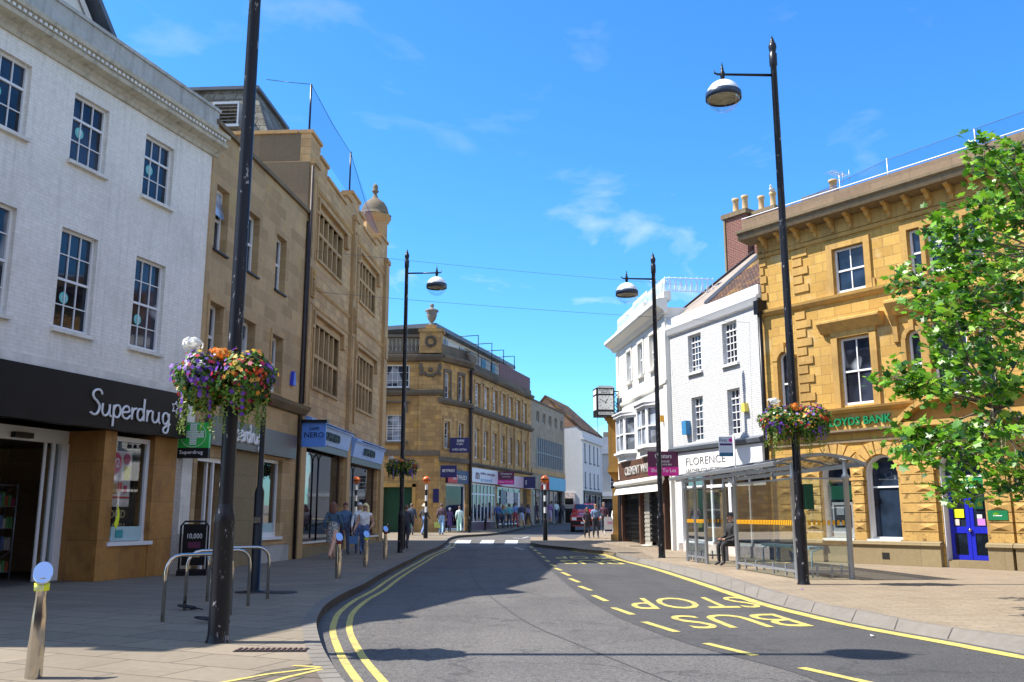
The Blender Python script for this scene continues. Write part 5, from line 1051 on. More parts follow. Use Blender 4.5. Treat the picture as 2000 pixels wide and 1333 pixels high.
# rustication
rb = MB(); vb = MB(); pm = MB(); hgt = .235
piers = [(.55, 1.25), (1.5, 2.08), (3.14, 3.52), (4.6, 5.62), (6.92, 7.55), (7.62, 7.96), (9.04, 9.56), (10.64, 12.9)]
for a, b in piers:
    for k in range(8):
        z = .66+k*.255
        if b-a > .9 and b-a < 2: segs = [(a, a+.38, 1), (a+.38, a+.58, 0), (a+.58, b, 1)] if k % 2 == 0 else [(a, b, 0)]
        else: segs = [(a, b, 1 if k % 2 == 0 else 0)]
        for p, q_, v in segs:
            (vb if v else rb).box(p, q_, -.11, 0, z, z+hgt)
            if not v and q_-p > .3: 
                m_ = p+(q_-p)*(.72 if q_-p > .9 else .5); ww = min(.26, (q_-p)*.42); pm.add([(m_-ww, -.11, z+.03), (m_+ww, -.11, z+.03), (m_+ww, -.11, z+hgt-.03), (m_-ww, -.11, z+hgt-.03), (m_-ww*.0, -.16, z+hgt/2)], [(0, 1, 4), (1, 2, 4), (2, 3, 4), (3, 0, 4)])
    rb.box(a-.04, b+.04, -.13, 0, 2.33 if b-a < .5 else 2.72, 2.40 if b-a < .5 else 2.8)
rb.build('rusticated_block', M['gold_d'], lb); vb.build('vermiculated_block', M['gold_v'], lb); pm.build('faceted_block', M['gold_d'], lb)
vo = MB()
for (a, b, c_, d, *_) in gnd:
    cx = (a+b)/2; r_ = (b-a)/2; zc = d-r_
    for k in range(9):
        t = math.pi*(k+.5)/9; dt = math.pi/9*.42; ro_ = .98 if k == 4 else .92
        P = []
        for tt, rr_ in ((t-dt, r_+.03), (t+dt, r_+.03)): P.append((cx-rr_*math.cos(tt), zc+rr_*math.sin(tt)))
        for tt in (t+dt, t-dt):
            R_ = min(ro_, (3.4-zc)/max(.2, math.sin(tt))); R_ = min(R_, .80/max(.01, abs(math.cos(tt)))) ; P.append((cx-R_*math.cos(tt), zc+R_*math.sin(tt)))
        vo.prism(P, 'y', -.09, 0)
vo.build('voussoir', M['gold_d'], lb)
pl_ = MB()
for a, b in ((.25, 1.35), (1.45, 2.1), (3.05, 5.66), (6.9, 7.5), (7.58, U1)):
    pl_.box(a, b, -.16, 0, -.2, .52); pl_.prism([(0, .52), (-.17, .52), (-.22, .55), (-.2, .62), (-.1, .66), (0, .66)], 'x', a-.03, b+.03)
pl_.box(2.1, 3.05, -.05, 0, -.2, .5); pl_.build('plinth', M['plinth'], lb)
MB().box(3.98, 4.2, -.166, -.158, .15, .33).build('air_vent', M['dark'], lb)
for i, o_ in enumerate(gnd):
    a, b, c_, d = o_[:4]
    if i == 2: continue
    window(lb, a, b, c_, d, .2, sash=True, meet=.62, bars=False, fw=.05, arch=True, pane=M['pane'])
    MB().box(a-.02, b+.02, -.14, .2, .62, .69).build('sill', M['wpaint'], lb)
rv = MB()
for i, o_ in enumerate(gnd):
    a, b, c_, d = o_[:4]; cx = (a+b)/2; r_ = (b-a)/2-.004; zc = d-(b-a)/2
    rv.box(a+.001, a+.03, .02, .3, c_+.01, zc)
    for k in range(10):
        t0, t1 = math.pi*.75*k/10, math.pi*.75*(k+1)/10
        rv.prism([(cx-r_*math.cos(t0), zc+r_*math.sin(t0)), (cx-r_*math.cos(t1), zc+r_*math.sin(t1)), (cx-(r_-.03)*math.cos(t1), zc+(r_-.03)*math.sin(t1)), (cx-(r_-.03)*math.cos(t0), zc+(r_-.03)*math.sin(t0))], 'y', .02, .3)
rv.build('white_reveal', M['wpaint'], lb)
# cash machine in the first arch
at_ = MB(); at_.box(2.3, 2.98, .14, .2, .72, 1.72); am = at_.build('cash_machine', M['galv'], lb); MB().box(2.36, 2.92, .125, .14, 1.0, 1.64).build('machine_screen', M['dark'], am); MB().box(2.2, 3.05, .15, .21, 1.8, 2.2).build('machine_sign', M['green_d'], am)
k_ = MB(); k_.box(2.45, 2.7, .11, .125, 1.35, 1.58); k_.box(2.75, 2.88, .11, .125, 1.1, 1.25); k_.box(2.45, 2.65, .1, .125, 1.05, 1.15); k_.build('machine_keys', M['alu'], am)
# blue double door
dr = MB(); a, b = 5.76, 6.84; m_ = (a+b)/2
for p, q_ in ((a, m_-.006), (m_+.006, b)):
    dr.box(p, p+.1, .26, .31, .2, 2.02); dr.box(q_-.1, q_, .26, .31, .2, 2.02); dr.box(p+.1, q_-.1, .26, .31, .2, .32); dr.box(p+.1, q_-.1, .26, .31, .88, 1.05); dr.box(p+.1, q_-.1, .26, .31, 1.92, 2.02)
do = dr.build('double_door', M['blue_d'], lb); MB().box(a, b, .28, .29, .2, 2.02).build('door_glass', M['pane'], do); MB().ball((m_, .22, .96), .05, 10, 8).build('handle', M['steel'], do)
MB().box(a+.14, a+.4, .25, .258, 1.28, 1.5).build('notice', M['yel_s'], do); MB().box(m_+.16, m_+.38, .25, .258, 1.5, 1.78).build('notice', M['green_d'], do); MB().box(m_+.2, m_+.4, .25, .258, 1.08, 1.25).build('notice', plain('violet', (.5, .2, .6), .5, var=0), do); MB().box(a+.14, a+.34, .25, .258, 1.72, 1.77).build('letter_plate', M['wpaint'], do); MB().box(a+.14, a+.26, .25, .258, 1.08, 1.24).build('notice', M['poster'], do); MB().box(m_+.2, m_+.33, .25, .258, 1.26, 1.36).build('notice', M['wpaint'], do)
q = MB(); q.box(a-.03, b+.03, .2, .3, 2.02, 2.07); q.box(a-.03, b+.03, .2, .3, 2.33, 2.38); q.build('transom', M['wpaint'], lb); MB().box(a, b, .22, .27, 2.07, 2.33).build('transom_panel', plain('bank_green', (.01, .22, .08), .35, var=.05), lb)
MB().prism([(a, 2.38), (b, 2.38), (b, 2.55)]+[((a+b)/2+.54*math.cos(math.pi*k/10), 2.55+.52*math.sin(math.pi*k/10)) for k in range(1, 10)]+[(a, 2.55)], 'y', .25, .26).build('fanlight', M['pane'], lb)
MB().box(a, b, .0, .3, -.1, .19).build('door_step', M['plinth'], lb)
sg_ = MB().box(6.96, 7.46, -.13, -.112, 1.22, 1.46).build('wall_plaque', plain('plaque_green', (.01, .16, .06), .35, var=.05), lb); MB().box(7.1, 7.32, -.134, -.13, 1.32, 1.34).build('plaque_line', M['wpaint'], sg_)
# roof, netting, chimneys, aerials
r_ = MB(); r_.prism([(.6, 10.6), (3.4, 12.1), (6.5, 12.1), (8.8, 10.6)], 'x', 5.2, U1); r_.build('roof', M['slate'], lb)
MB().tube([(.0, -.48, 10.98), (U1, -.48, 10.98)], .02, 5).build('parapet_rail', M['wpaint'], lb)
nt = thing('roof_netting', 'long blue bird netting fence on thin poles above the golden bank parapet', 'netting', (*LO, 0), LA_)
MB().add([(.2, .3, 11.0), (3.3, .3, 10.98), (U1, .3, 11.25), (U1, .3, 11.85), (4.8, .3, 11.7), (.2, .3, 11.1)], [(0, 1, 2, 3, 4, 5)]).build('net', M['net'], nt, fix=False)
p = MB()
for u in (4.8, 7.4, 10): p.tube([(u, .3, 10.6), (u, .3, 11.75)], .02, 5)
p.build('post', M['galv'], nt)
p = MB(); p.tube([(.2, .3, 11.1), (4.8, .3, 11.7), (U1, .3, 11.85)], .008, 4); p.tube([(.2, .3, 11.0), (3.3, .3, 10.98), (U1, .3, 11.25)], .008, 4); p.build('wire', M['lead'], nt)
ch = thing('chimney_stack', 'low stone chimney stack with one pot behind the parapet of the golden bank', 'chimney', (*at(1608, 400, 31.5)[:2], 10.5)); ch.rotation_euler.z = LA_
MB().box(-.55, .75, -.35, .35, 0, 2.1).build('stack', M['kdark'], ch); MB().box(-.62, .82, -.42, .42, 2.1, 2.25).build('stack_cap', M['kdark'], ch); MB().lathe([(.13, 2.25), (.12, 2.6), (.16, 2.62), (.16, 2.7), (.12, 2.7)], (.45, 0, 0), 12).build('pot', M['cane'], ch)
ch = thing('chimney_stack', 'tall red brick chimney stack with yellow pots between the white shop and golden bank', 'chimney', (10.3, 36.9, 10.0)); ch.rotation_euler.z = LA_
s = MB(); s.box(-1.3, -.16, -.4, .4, -1.5, 3.9); s.build('stack', M['redbrick'], ch); s = MB(); s.box(-1.36, -1.28, -.45, .43, -1.5, 3.95); s.build('side_render', M['plinth'], ch); s = MB(); s.box(-1.45, -.1, -.5, .5, 3.9, 4.1); s.build('stack_cap', M['gold_cornice'], ch)
p = MB()
for u in (-1.0, -.5): p.lathe([(.15, 4.1), (.16, 4.15), (.125, 4.25), (.12, 4.7), (.155, 4.74), (.155, 4.84), (.11, 4.84)], (u, 0, 0), 12)
p.build('pot', M['cane'], ch)
ch2 = thing('chimney_stack', 'second brick chimney stack with two yellow pots and a gull, just behind the lamp column', 'chimney', (10.75, 36.6, 10.0)); ch2.rotation_euler.z = LA_
s = MB(); s.box(-.55, .6, -.35, .35, -1.5, 3.8); s.build('stack', M['redbrick'], ch2); s = MB(); s.box(-.6, .65, -.4, .4, 3.8, 3.95); s.build('stack_cap', M['gold_cornice'], ch2)
p = MB()
for u in (-.3, .3): p.lathe([(.14, 3.95), (.15, 4.0), (.12, 4.1), (.115, 4.5), (.15, 4.55), (.15, 4.65), (.11, 4.65)], (u, 0, 0), 12)
p.build('pot', M['cane'], ch2)
def aerial(loc, h, rz, label):
    t = thing('tv_aerial', label, 'aerial', loc, rz); MB().tube([(0, 0, 0), (0, 0, h)], .018, 5).build('mast', M['galv'], t)
    a = MB(); a.tube([(-.45, 0, h), (.35, 0, h+.02)], .012, 4)
    for k in range(7): x = -.45+k*.12; a.tube([(x, -.2, h), (x, .2, h)], .007, 4)
    a.tube([(.35, -.12, h-.2), (.35, -.12, h+.2)], .01, 4); a.tube([(.35, .12, h-.2), (.35, .12, h+.2)], .01, 4); a.build('antenna', M['galv'], t)
aerial((at(1641, 372, 27.5)[0], 27.5, 10.9), 1.1, .6, 'thin television aerial on a mast above the golden bank parapet')
aerial((at(1289, 565, 37.5)[0], 37.5, 9.9), 1.2, .2, 'television aerial behind the lacy white railing of the cream building')
# ================================================================== street furniture
def lamp(px, py, ztop, side, label, arm=1.13, loc=None):
    x, y, z = loc or G3(px, py); H_ = ztop-z
    t = thing('street_lamp', label, 'street lamp', (x, y, z), 0, 'tall black street lamps with domed globes')
    MB().lathe([(.13, 0), (.115, .04), (.108, .1), (.108, 1.22), (.112, 1.24), (.112, 1.32), (.10, 1.36), (.085, 1.45)], n=20).build('lower_column', M['bpaint_w'], t)
    MB().lathe([(.082, 1.44), (.078, H_*.5), (.066, H_-.75), (.085, H_-.72), (.085, H_-.45), (.06, H_-.42), (.075, H_-.36), (.09, H_-.28), (.07, H_-.19), (.045, H_-.17), (.05, H_-.14), (0, H_)], n=16).build('column', M['bpaint_w'], t)
    za = H_-.95; s = side
    a = MB(); a.tube([(0, 0, za), (s*(arm+.1), 0, za+.02), (s*(arm+.17), 0, za+.05), (s*(arm+.17), 0, za+.11)], [.032, .026, .02, .012], 8); a.lathe([(.03, -.12), (.05, -.05), (.055, .05), (.035, .1), (.03, .16), (0, .32)], (s*arm, 0, za), 10); a.build('arm', M['bpaint'], t)
    g = MB(); c = (s*arm, 0, za-.5); r = .37
    g.lathe([(r*math.cos(R(a_)), r*math.sin(R(a_))) for a_ in range(8, 91, 8)]+[(0, r)], c, 24); g.build('globe_cap', M['lampw'], t)
    MB().lathe([(r*.99, -.07), (r*1.04, -.07), (r*1.04, .07), (r*.99, .09)], c, 24).build('globe_band', M['lead_b'], t)
    MB().lathe([(0, .03), (.15, .03), (.2, .05), (r*.97, -.03)], c, 20).build('reflector', M['lampi'], t)
    MB().lathe([(r*.98*math.cos(R(a_)), -r*.98*math.sin(R(a_))) for a_ in range(4, 91, 9)]+[(0, -r*.98)], c, 24).build('bowl', M['clear_s'], t)
    return t, (x, y, z)
def worn():
    m, n, l, b = new('chipped_black_paint'); t = n.new('ShaderNodeTexCoord').outputs['Object']
    mpn = n.new('ShaderNodeMapping'); mpn.inputs['Scale'].default_value = (6, 6, 2.2); l.new(t, mpn.inputs[0])
    f = ramp(n, l, noise(n, l, mpn.outputs[0], 2.2, 8, .75), .60, .635); l.new(mixc(n, l, f, (.012, .012, .016), (.38, .37, .38)), b.inputs['Base Color']); b.inputs['Roughness'].default_value = .35; b.inputs['Specular IOR Level'].default_value = .3; return m
M['bpaint_w'] = worn(); M['lead_b'] = plain('navy_band', (.02, .035, .07), .35, var=.1)
L1, l1 = lamp(425, 1255, 9.4, 1, 'nearest black lamp column on the left pavement, its head above the picture edge')
L2, l2 = lamp(1570, 1142, 11.75, -1, 'tall chipped black lamp beside the glass bus shelter, globe reaching left over the road')
L3, l3 = lamp(782, 1080, 11.2, 1, 'far left black lamp in front of the corner building with a hanging flower basket')
L4, l4 = lamp(1293, 1090, 10.2, -1, 'far right black lamp in front of the brown jewellers and the let board', arm=.92)
# short black column near the chemist
x, y, z = G3(497, 1157); t = thing('sign_post', 'short black column on a round plate standing on the left pavement behind the cycle stands', 'post', (x, y, 0))
MB().lathe([(.2, 0), (.2, .02), (.085, .03), (.085, 1.75), (.05, 1.85), (.045, 3.1)], n=16).build('column', M['bpaint'], t); MB().lathe([(.34, .0), (.34, .012), (0, .012)], n=24).build('base_plate', M['iron'], t)
MB().box(-.06, .06, -.1, -.08, 1.2, 1.3).build('ticket_plate', M['steel'], t)
# hanging baskets
LF = leafmat('basket_leaf', [(.01, .04, .005), (.04, .12, .01), (.09, .22, .02), (.17, .32, .03)]); FR = leafmat('trailing_leaf', [(.10, .17, .02), (.17, .26, .03), (.25, .33, .05)])
FLM = {'purple': leafmat('purple_petal', [(.10, .02, .32), (.20, .06, .50), (.32, .14, .6)], .5, .3), 'orange': leafmat('orange_petal', [(.7, .12, .01), (.85, .3, .03), (.9, .5, .12)], .5, .3), 'white': leafmat('white_petal', [(.8, .8, .78), (.85, .85, .8)], .5, .3), 'magenta': leafmat('magenta_petal', [(.3, .01, .06), (.55, .02, .12), (.6, .05, .03)], .5, .3), 'yellow': leafmat('yellow_petal', [(.8, .5, .03), (.85, .65, .12)], .5, .3), 'scarlet': leafmat('scarlet_petal', [(.8, .06, .01), (.85, .12, .02)], .5, .3)}
def leaf(mb, p, s, n_, rr, k=4):
    n_ = n_.normalized(); a = n_.cross(Vector((rr.uniform(-1, 1), rr.uniform(-1, 1), rr.uniform(-1, 1)))).normalized(); b = n_.cross(a)
    if k == 4: pts = [p-a*s, p+b*s*.45, p+a*s, p-b*s*.45]
    else: pts = [p+(a*math.cos(2*math.pi*i/k)+b*math.sin(2*math.pi*i/k))*s*(1 if i % 2 == 0 else .55) for i in range(k)]
    mb.add([tuple(q) for q in pts], [tuple(range(len(pts)))])
def basket(loc, zc, hw, hh, label, seed, dense=1.0, cols=None, trail=.5):
    rr = random.Random(seed); t = thing('hanging_basket', label, 'flower basket', (loc[0], loc[1], zc), 0, 'flower baskets hung on the lamp columns')
    lv, tr = MB(), MB(); fl_ = {k: MB() for k in FLM}
    bk = MB()
    for s in (-1, 1):
        cx = s*hw*.45
        for k in range(10): a = math.pi*2*k/10; bk.tube([(cx+.27*math.cos(a), .27*math.sin(a), .0), (cx+.2*math.cos(a), .2*math.sin(a), -.15), (cx, 0, -.26)], .006, 4, cap=False)
        bk.tube([(cx+.27*math.cos(a*math.pi/8), .27*math.sin(a*math.pi/8), 0) for a in range(17)], .01, 4, cap=False); bk.tube([(0, 0, .28), (cx, 0, .32), (cx, 0, 0)], .014, 5)
    bk.tube([(-.1, 0, .2), (.1, 0, .2)], .11, 8); bk.build('basket_frame', M['bpaint'], t)
    so_ = MB(); 
    for s in (-1, 1): so_.ball((s*hw*.45, 0, -.05), .24, 12, 8, (1, 1, .8))
    so_.build('soil', M['soil'], t)
    def pt():
        s = rr.choice((-1, 1)); u = Vector((rr.gauss(0, 1), rr.gauss(0, 1), rr.gauss(0, 1))).normalized(); q = rr.uniform(.72, 1.0)*(1+.12*math.sin(u.x*7+u.z*5))
        return Vector((s*hw*.42+u.x*hw*.6*q, u.y*.42*q, .03+u.z*hh*.42*q)), u, s
    for _ in range(int(3000*dense)): p, u, s = pt(); leaf(lv, p, rr.uniform(.025, .055), u+Vector((rr.gauss(0, .5), rr.gauss(0, .5), rr.gauss(0, .5)+.3)), rr)
    for _ in range(int(620*dense)):
        p, u, s = pt(); p += u*.03; g = math.sin(p.x*6+seed)+math.cos(p.z*8+p.y*3+seed*2)
        if p.z < -.1*hh and rr.random() < .5: continue
        k = ('purple' if rr.random() < .8 else 'magenta') if g > .3 else (rr.choice(('orange', 'orange', 'yellow', 'magenta')) if g > -.6 else rr.choice(('magenta', 'orange', 'yellow', 'purple')))
        if p.z > .18*hh and p.x < 0 and rr.random() < .18: k = 'white'
        if p.z > .05 and rr.random() < .06: k = 'scarlet'
        leaf(fl_[k], p, rr.uniform(.02, .04)*(1.2 if k == 'purple' else 1), u+Vector((rr.gauss(0, .25), rr.gauss(0, .25), .1)), rr, 10)
    for cx, cz, k, n_ in ((-hw*.62, hh*.52, 'white', 70), (hw*.75, hh*.1, 'scarlet', 60), (-.02, hh*.38, 'orange', 60)):
        for _ in range(int(n_*dense)):
            d = Vector((rr.gauss(0, 1), rr.gauss(0, 1), rr.gauss(0, 1))).normalized(); p = Vector((cx, -.18, cz))+Vector((d.x*.11, d.y*.09, d.z*.07))*rr.uniform(.5, 1.25); leaf(fl_[k], p, .028, d, rr, 10)
    for _ in range(int(70*dense)):
        a = rr.uniform(0, 6.28); s = rr.choice((-1, 1)); x0, y0 = s*hw*.42+.42*hw*math.cos(a), .34*math.sin(a); L_ = rr.uniform(.25, 1)*trail
        for j in range(14): f = j/13; leaf(tr, Vector((x0*(1+.05*f)+rr.gauss(0, .012), y0+rr.gauss(0, .012), -.12*hh-L_*f)), .024, Vector((math.cos(a), math.sin(a), rr.gauss(0, .5))), rr)
        if rr.random() < .12:
            for j in range(5): leaf(fl_['purple'], Vector((x0*1.05, y0*1.1, -.1*hh-L_*j/6)), .03, Vector((math.cos(a), math.sin(a), 0)), rr, 10)
    lv.build('foliage', LF, t, fix=False); tr.build('trailing_foliage', FR, t, fix=False)
    for k, m_ in fl_.items():
        if m_.v: tag(m_.build(k+'_flowers', FLM[k], t, fix=False), None, None, None, 'stuff')
    return t
basket((l1[0]-.09, l1[1]), 2.78, .53, .8, 'big close flower basket of purple and orange petunias on the nearest lamp column', 3, 1.45, trail=.5)
basket(l2, 3.16, .72, .85, 'flower basket on the tall lamp beside the bus shelter', 11, 1.2, trail=.55)
basket((l3[0], l3[1]-.15), 3.0, .6, .7, 'small shaded flower basket on the far left lamp in front of the corner building', 8, .6, trail=.5)
# steel bollards
def bollard(px, py, h, band_, label):
    x, y, z = G3(px, py); t = thing('steel_bollard', label, 'bollard', (x, y, z), 0, 'stainless steel bollards along the left kerb')
    n_ = 16; vs = []; rows = []
    for i, (r, zz) in enumerate([(.068, 0), (.066, h*.3), (.062, h*.55), (.046, h*.72), (.05, h*.8), (.052, h*.9)]):
        for k in range(n_): a = 2*math.pi*k/n_; sq = 1+.10*math.cos(4*a+i*.5)*(1 if i in (2, 3) else .3); vs.append((r*sq*math.cos(a), r*sq*math.sin(a), zz))
    b = MB(); b.add(vs, [(i*n_+k, i*n_+(k+1) % n_, (i+1)*n_+(k+1) % n_, (i+1)*n_+k) for i in range(5) for k in range(n_)], True); b.build('shaft', M['steel'], t)
    hd = MB(); ring = []
    for zz, sl_ in ((h*.86, .0), (h*.93, 1.0), (h*.95, 1.0)):
        for k in range(20): a = 2*math.pi*k/20; ring.append((.076*math.cos(a)*(1 if sl_ else .7), .076*math.sin(a)*(1 if sl_ else .7), zz+sl_*(.075*math.sin(a)-.035*math.cos(a))))
    hd.add(ring, [(i*20+k, i*20+(k+1) % 20, (i+1)*20+(k+1) % 20, (i+1)*20+k) for i in range(2) for k in range(20)], True); hd.add(ring[-20:], [tuple(range(20))]); hd.build('slanted_cap', M['steel_b'], t)
    MB().lathe([(.055, h*.78), (.06, h*.78), (.06, h*.85), (.055, h*.85)], n=20).build('reflective_band', band_, t)
    return t
M['steel_b'] = plain('polished_cap', (.6, .68, .8), .12, 1, var=0); yb_ = M['yel_s']; rb_ = plain('red_band', (.25, .01, .01), .4, var=0)
bo_ = bollard(65, 1325, .9, yb_, 'nearest steel bollard at the bottom left, with lime band and slanted round cap')
text('FROLD', bo_, -.03, -.065, .71, .08, .04, M['wpaint'], .004)
bollard(660, 1130, .93, rb_, 'steel bollard in front of the woman in the patterned dress'); bollard(714, 1108, .9, yb_, 'lime banded steel bollard in front of the blonde woman'); bollard(752, 1092, .98, rb_, 'steel bollard between the blonde woman and the far lamp')
# cycle stands
def hoop(a, b, h, label):
    a, b = Vector((*a, 0)), Vector((*b, 0)); d = (b-a); L = d.length; r = .2; pts = [(0, 0, 0), (0, 0, h-r)]+[(r-r*math.cos(R(q)), 0, h-r+r*math.sin(R(q))) for q in (22, 45, 67, 90)]+[(L-r+r*math.sin(R(q)), 0, h-r+r*math.cos(R(q))) for q in (0, 22, 45, 67, 90)]+[(L, 0, 0)]
    o = MB().tube(pts, .025, 10).build('cycle_stand', M['steel'], None, tuple(a), math.atan2(d.y, d.x)); tag(o, label, 'cycle stand', 'steel cycle stands on the left pavement')
hoop(G(317, 1215), G(449, 1202), .82, 'front steel cycle stand, nearest the camera behind the close lamp column'); hoop(G(360, 1192), G(484, 1184), .82, 'middle steel cycle stand of the row'); hoop(G(404, 1175), G(522, 1170), .82, 'rear steel cycle stand, nearest the chemist')
# cable locks on the ground
for (px, py, sc_, lb_) in ((360, 1193, 1, 'black cable lock coiled round the foot of the middle cycle stand'), (400, 1218, 1.2, 'black cable lock lying on the paving beside the close lamp column')):
    x, y = G(px, py); pts = [(.09*sc_*math.cos(a*.7)*(1+a*.03), .07*sc_*math.sin(a*.7)+a*.006, .015+.05*abs(math.sin(a*.35))) for a in range(26)]+[(.25*sc_, .05, .012)]
    tag(MB().tube(pts, .009, 6).build('cable_lock', M['bpaint'], None, (x, y, 0)), lb_, 'bicycle lock')
# belisha beacons
def beacon(px, py, pyb, label, sh_):
    x, y, z = G3(px, py); H_ = at(px, pyb, y)[2]-z; t = thing('belisha_beacon', label, 'crossing beacon', (x, y, z), 0, 'striped crossing beacons')
    MB().lathe([(.11, 0), (.11, .75*1.2), (.07, .98)], n=14).build('base', M['bpaint'], t)
    n_ = 6; zb = .98; hh = (H_-.2-zb)/n_
    for k in range(n_): MB().lathe([(.06, zb+k*hh), (.06, zb+(k+1)*hh)], n=12).build('pole_band', M['wpaint'] if k % 2 == 1 else M['bpaint'], t)
    MB().ball((0, 0, H_), .19, 16, 12).build('globe', M['orange'], t); MB().lathe([(.195, -.02), (.205, 0), (.195, .02)], (0, 0, H_), 18).build('globe_rim', M['bpaint'], t)
beacon(831, 1052, 938, 'striped crossing beacon with orange globe in front of the corner building', 0); beacon(1065, 1056, 937, 'striped crossing beacon with orange globe on the pavement island', 0)
for px, py, hp, lb_ in ((948, 1036, 24, 'black cast bollard by the zebra crossing outside the travel shop'), (917, 1041, 30, 'dark cast bollard at the corner drainpipe'), (758, 1042, 18, 'short black bollard beyond the far steel bollard')):
    x, y, z = G3(px, py); h = hp*y/1780; tag(MB().lathe([(.1, 0), (.1, .05), (.075, .1), (.065, h*.75), (.085, h*.78), (.085, h*.83), (.06, h*.86), (.07, h*.93), (.03, h), (0, h)], n=12).build('cast_bollard', M['bpaint'], None, (x, y, z)), lb_, 'bollard')
# ------------------------------------------------------------------ bus shelter
E0 = Vector((6.05, 19.9)); A0 = Vector((5.25, 28.3)); ax_ = (A0-E0).normalized(); ST = math.atan2(ax_.y, ax_.x); LS = 8.2; WS = 1.2
bs = thing('bus_shelter', 'grey framed glass bus shelter with curved roof beside the tall lamp on the right pavement', 'bus shelter', (E0.x, E0.y, 0), ST)   # local x runs away from the camera, y = left (road side is y=0, building side y=-WS)
post = lambda mb, x, y, r=.05, h=2.32: mb.lathe([(r, 0), (r, h*.9), (r*1.35, h*.905), (r*1.35, h*.93), (r*.8, h*.95), (r*.75, h+.15)], (x, y, 0), 10)
for x_ in (0, 3.75, 6.3, 7.25, 8.2): post(MB(), x_, 0).build('post', M['alu'], bs)
for x_ in (0, 4.1, 8.2): post(MB(), x_, -WS, .06, 2.35).build('post', M['alu'], bs)
rf_ = MB(); prof = [(.42-(WS+.82)*k/12, 2.44+.21*math.sin(math.pi*k/12)**.8) for k in range(13)]
P2 = prof+[(y_, z_-.03) for y_, z_ in prof[::-1]]
rf_.prism(P2, 'x', -.15, LS+.15); ro_ = rf_.build('roof', clearglass('smoked_roof', (.60, .63, .66), .10), bs)
g_ = MB()
for x_ in [-.15]+[LS*k/6 for k in range(1, 6)]+[LS+.12]:
    g_.prism([(y_, z_+.012) for y_, z_ in prof]+[(y_, z_-.05) for y_, z_ in prof[::-1]], 'x', x_-.02, x_+.02)
g_.prism([(.40, 2.38), (.46, 2.38), (.48, 2.46), (.40, 2.48)], 'x', -.18, LS+.18); g_.prism([(-WS-.36, 2.38), (-WS-.41, 2.38), (-WS-.43, 2.46), (-WS-.36, 2.48)], 'x', -.18, LS+.18)
g_.box(-.02, LS, -.03, .03, 2.32, 2.4); g_.box(-.02, LS, -WS-.03, -WS+.03, 2.34, 2.42); g_.build('roof_frame', M['alu'], bs)
def panel(x0, x1, y0, y1, nm='glass_panel'):
    f = MB(); d = Vector((x1-x0, y1-y0)); n_ = Vector((-d.y, d.x)).normalized()*.02
    for z0, z1 in ((.14, .19), (2.1, 2.14)): f.prism([(x0-n_.x, y0-n_.y), (x1-n_.x, y1-n_.y), (x1+n_.x, y1+n_.y), (x0+n_.x, y0+n_.y)], 'z', z0, z1)
    for k in (.15, .35, .65, .85):
        p = Vector((x0, y0))+d*k; f.box(p.x-.02, p.x+.02, p.y-.02, p.y+.02, .05, .3)
    o = f.build('panel_frame', M['alu'], bs); g = MB(); g.add([(x0, y0, .19), (x1, y1, .19), (x1, y1, 2.1), (x0, y0, 2.1)], [(0, 1, 2, 3)]); g.build('glass', M['clear'], o, fix=False)
    s_ = MB(); L_ = d.length; k_ = int(L_/.1); dd_ = d.normalized(); nn = n_.normalized()*.006
    for i in range(k_):
        p = Vector((x0, y0))+dd_*((i+.5)*L_/k_)
        for sg_ in (1, -1):
            q0, q1 = p-dd_*.028+nn*sg_, p+dd_*.028+nn*sg_; s_.add([(q0.x, q0.y, 1.13), (q1.x, q1.y, 1.13), (q1.x, q1.y, 1.23), (q0.x, q0.y, 1.23)], [(0, 1, 2, 3)])
    s_.build('warning_strip', plain('amber_strip', (.8, .38, .01), .5, var=0), o, fix=False)
panel(.06, 3.69, 0, 0); panel(6.36, 7.19, 0, 0); panel(7.31, 8.14, 0, 0); panel(8.2, 8.2, -.06, -WS+.06); panel(0, 0, -.06, -WS+.06)
se = MB(); 
for x_ in (.5, 1.5, 2.5, 3.4): se.tube([(x_, -.55, 0), (x_, -.55, .55), (x_, -.75, .62)], .02, 6)
for k in range(3): se.box(.5+k*.98, 1.42+k*.98, -.85, -.5, .6, .66)
se.build('perch_seat', M['alu_b'] if 'alu_b' in M else plain('blue_grey_seat', (.3, .42, .5), .4, var=.1), bs)
tt_ = MB(); tt_.box(-.02, .02, -WS-.02, -WS+.02, 2.0, 2.1); tt_.build('timetable_case', M['galv'], bs)
# bus flag
x, y = 5.85, 24.1; t = thing('bus_stop_flag', 'white bus stop flag on a slim pole rising through the shelter roof edge', 'bus stop sign', (x, y, 0))
MB().tube([(0, 0, 0), (0, 0, 3.4)], .03, 8).build('pole', M['galv'], t); MB().box(-.40, -.02, -.01, .01, 2.86, 3.38).build('flag', plain('flag_grey', (.52, .56, .62), .4, var=0), t)
text('First', t, -.38, -.012, 3.24, .2, .09, M['purple'], .004); MB().box(-.38, -.05, -.015, -.01, 3.15, 3.2).build('flag_stripe', M['purple'], t); MB().box(-.40, -.02, -.015, -.01, 2.86, 2.96).build('flag_band', plain('flag_blue', (.03, .12, .2), .4), t)
q = MB(); q.lathe([(0, 0), (.05, 0)], n=12); q.v = [(a-.09, -.014, 3.285+b) for a, b, c in q.v]; q.build('flag_emblem', M['pink'], t)
# green box on the right lamp
t = tag(MB().box(-.0, .16, -.1, .1, 1.45, 1.95).build('control_box', M['green_d'], None, (l2[0]+.1, l2[1]-.02, 0)), 'dark green box strapped to the tall lamp beside the bus shelter', 'box')
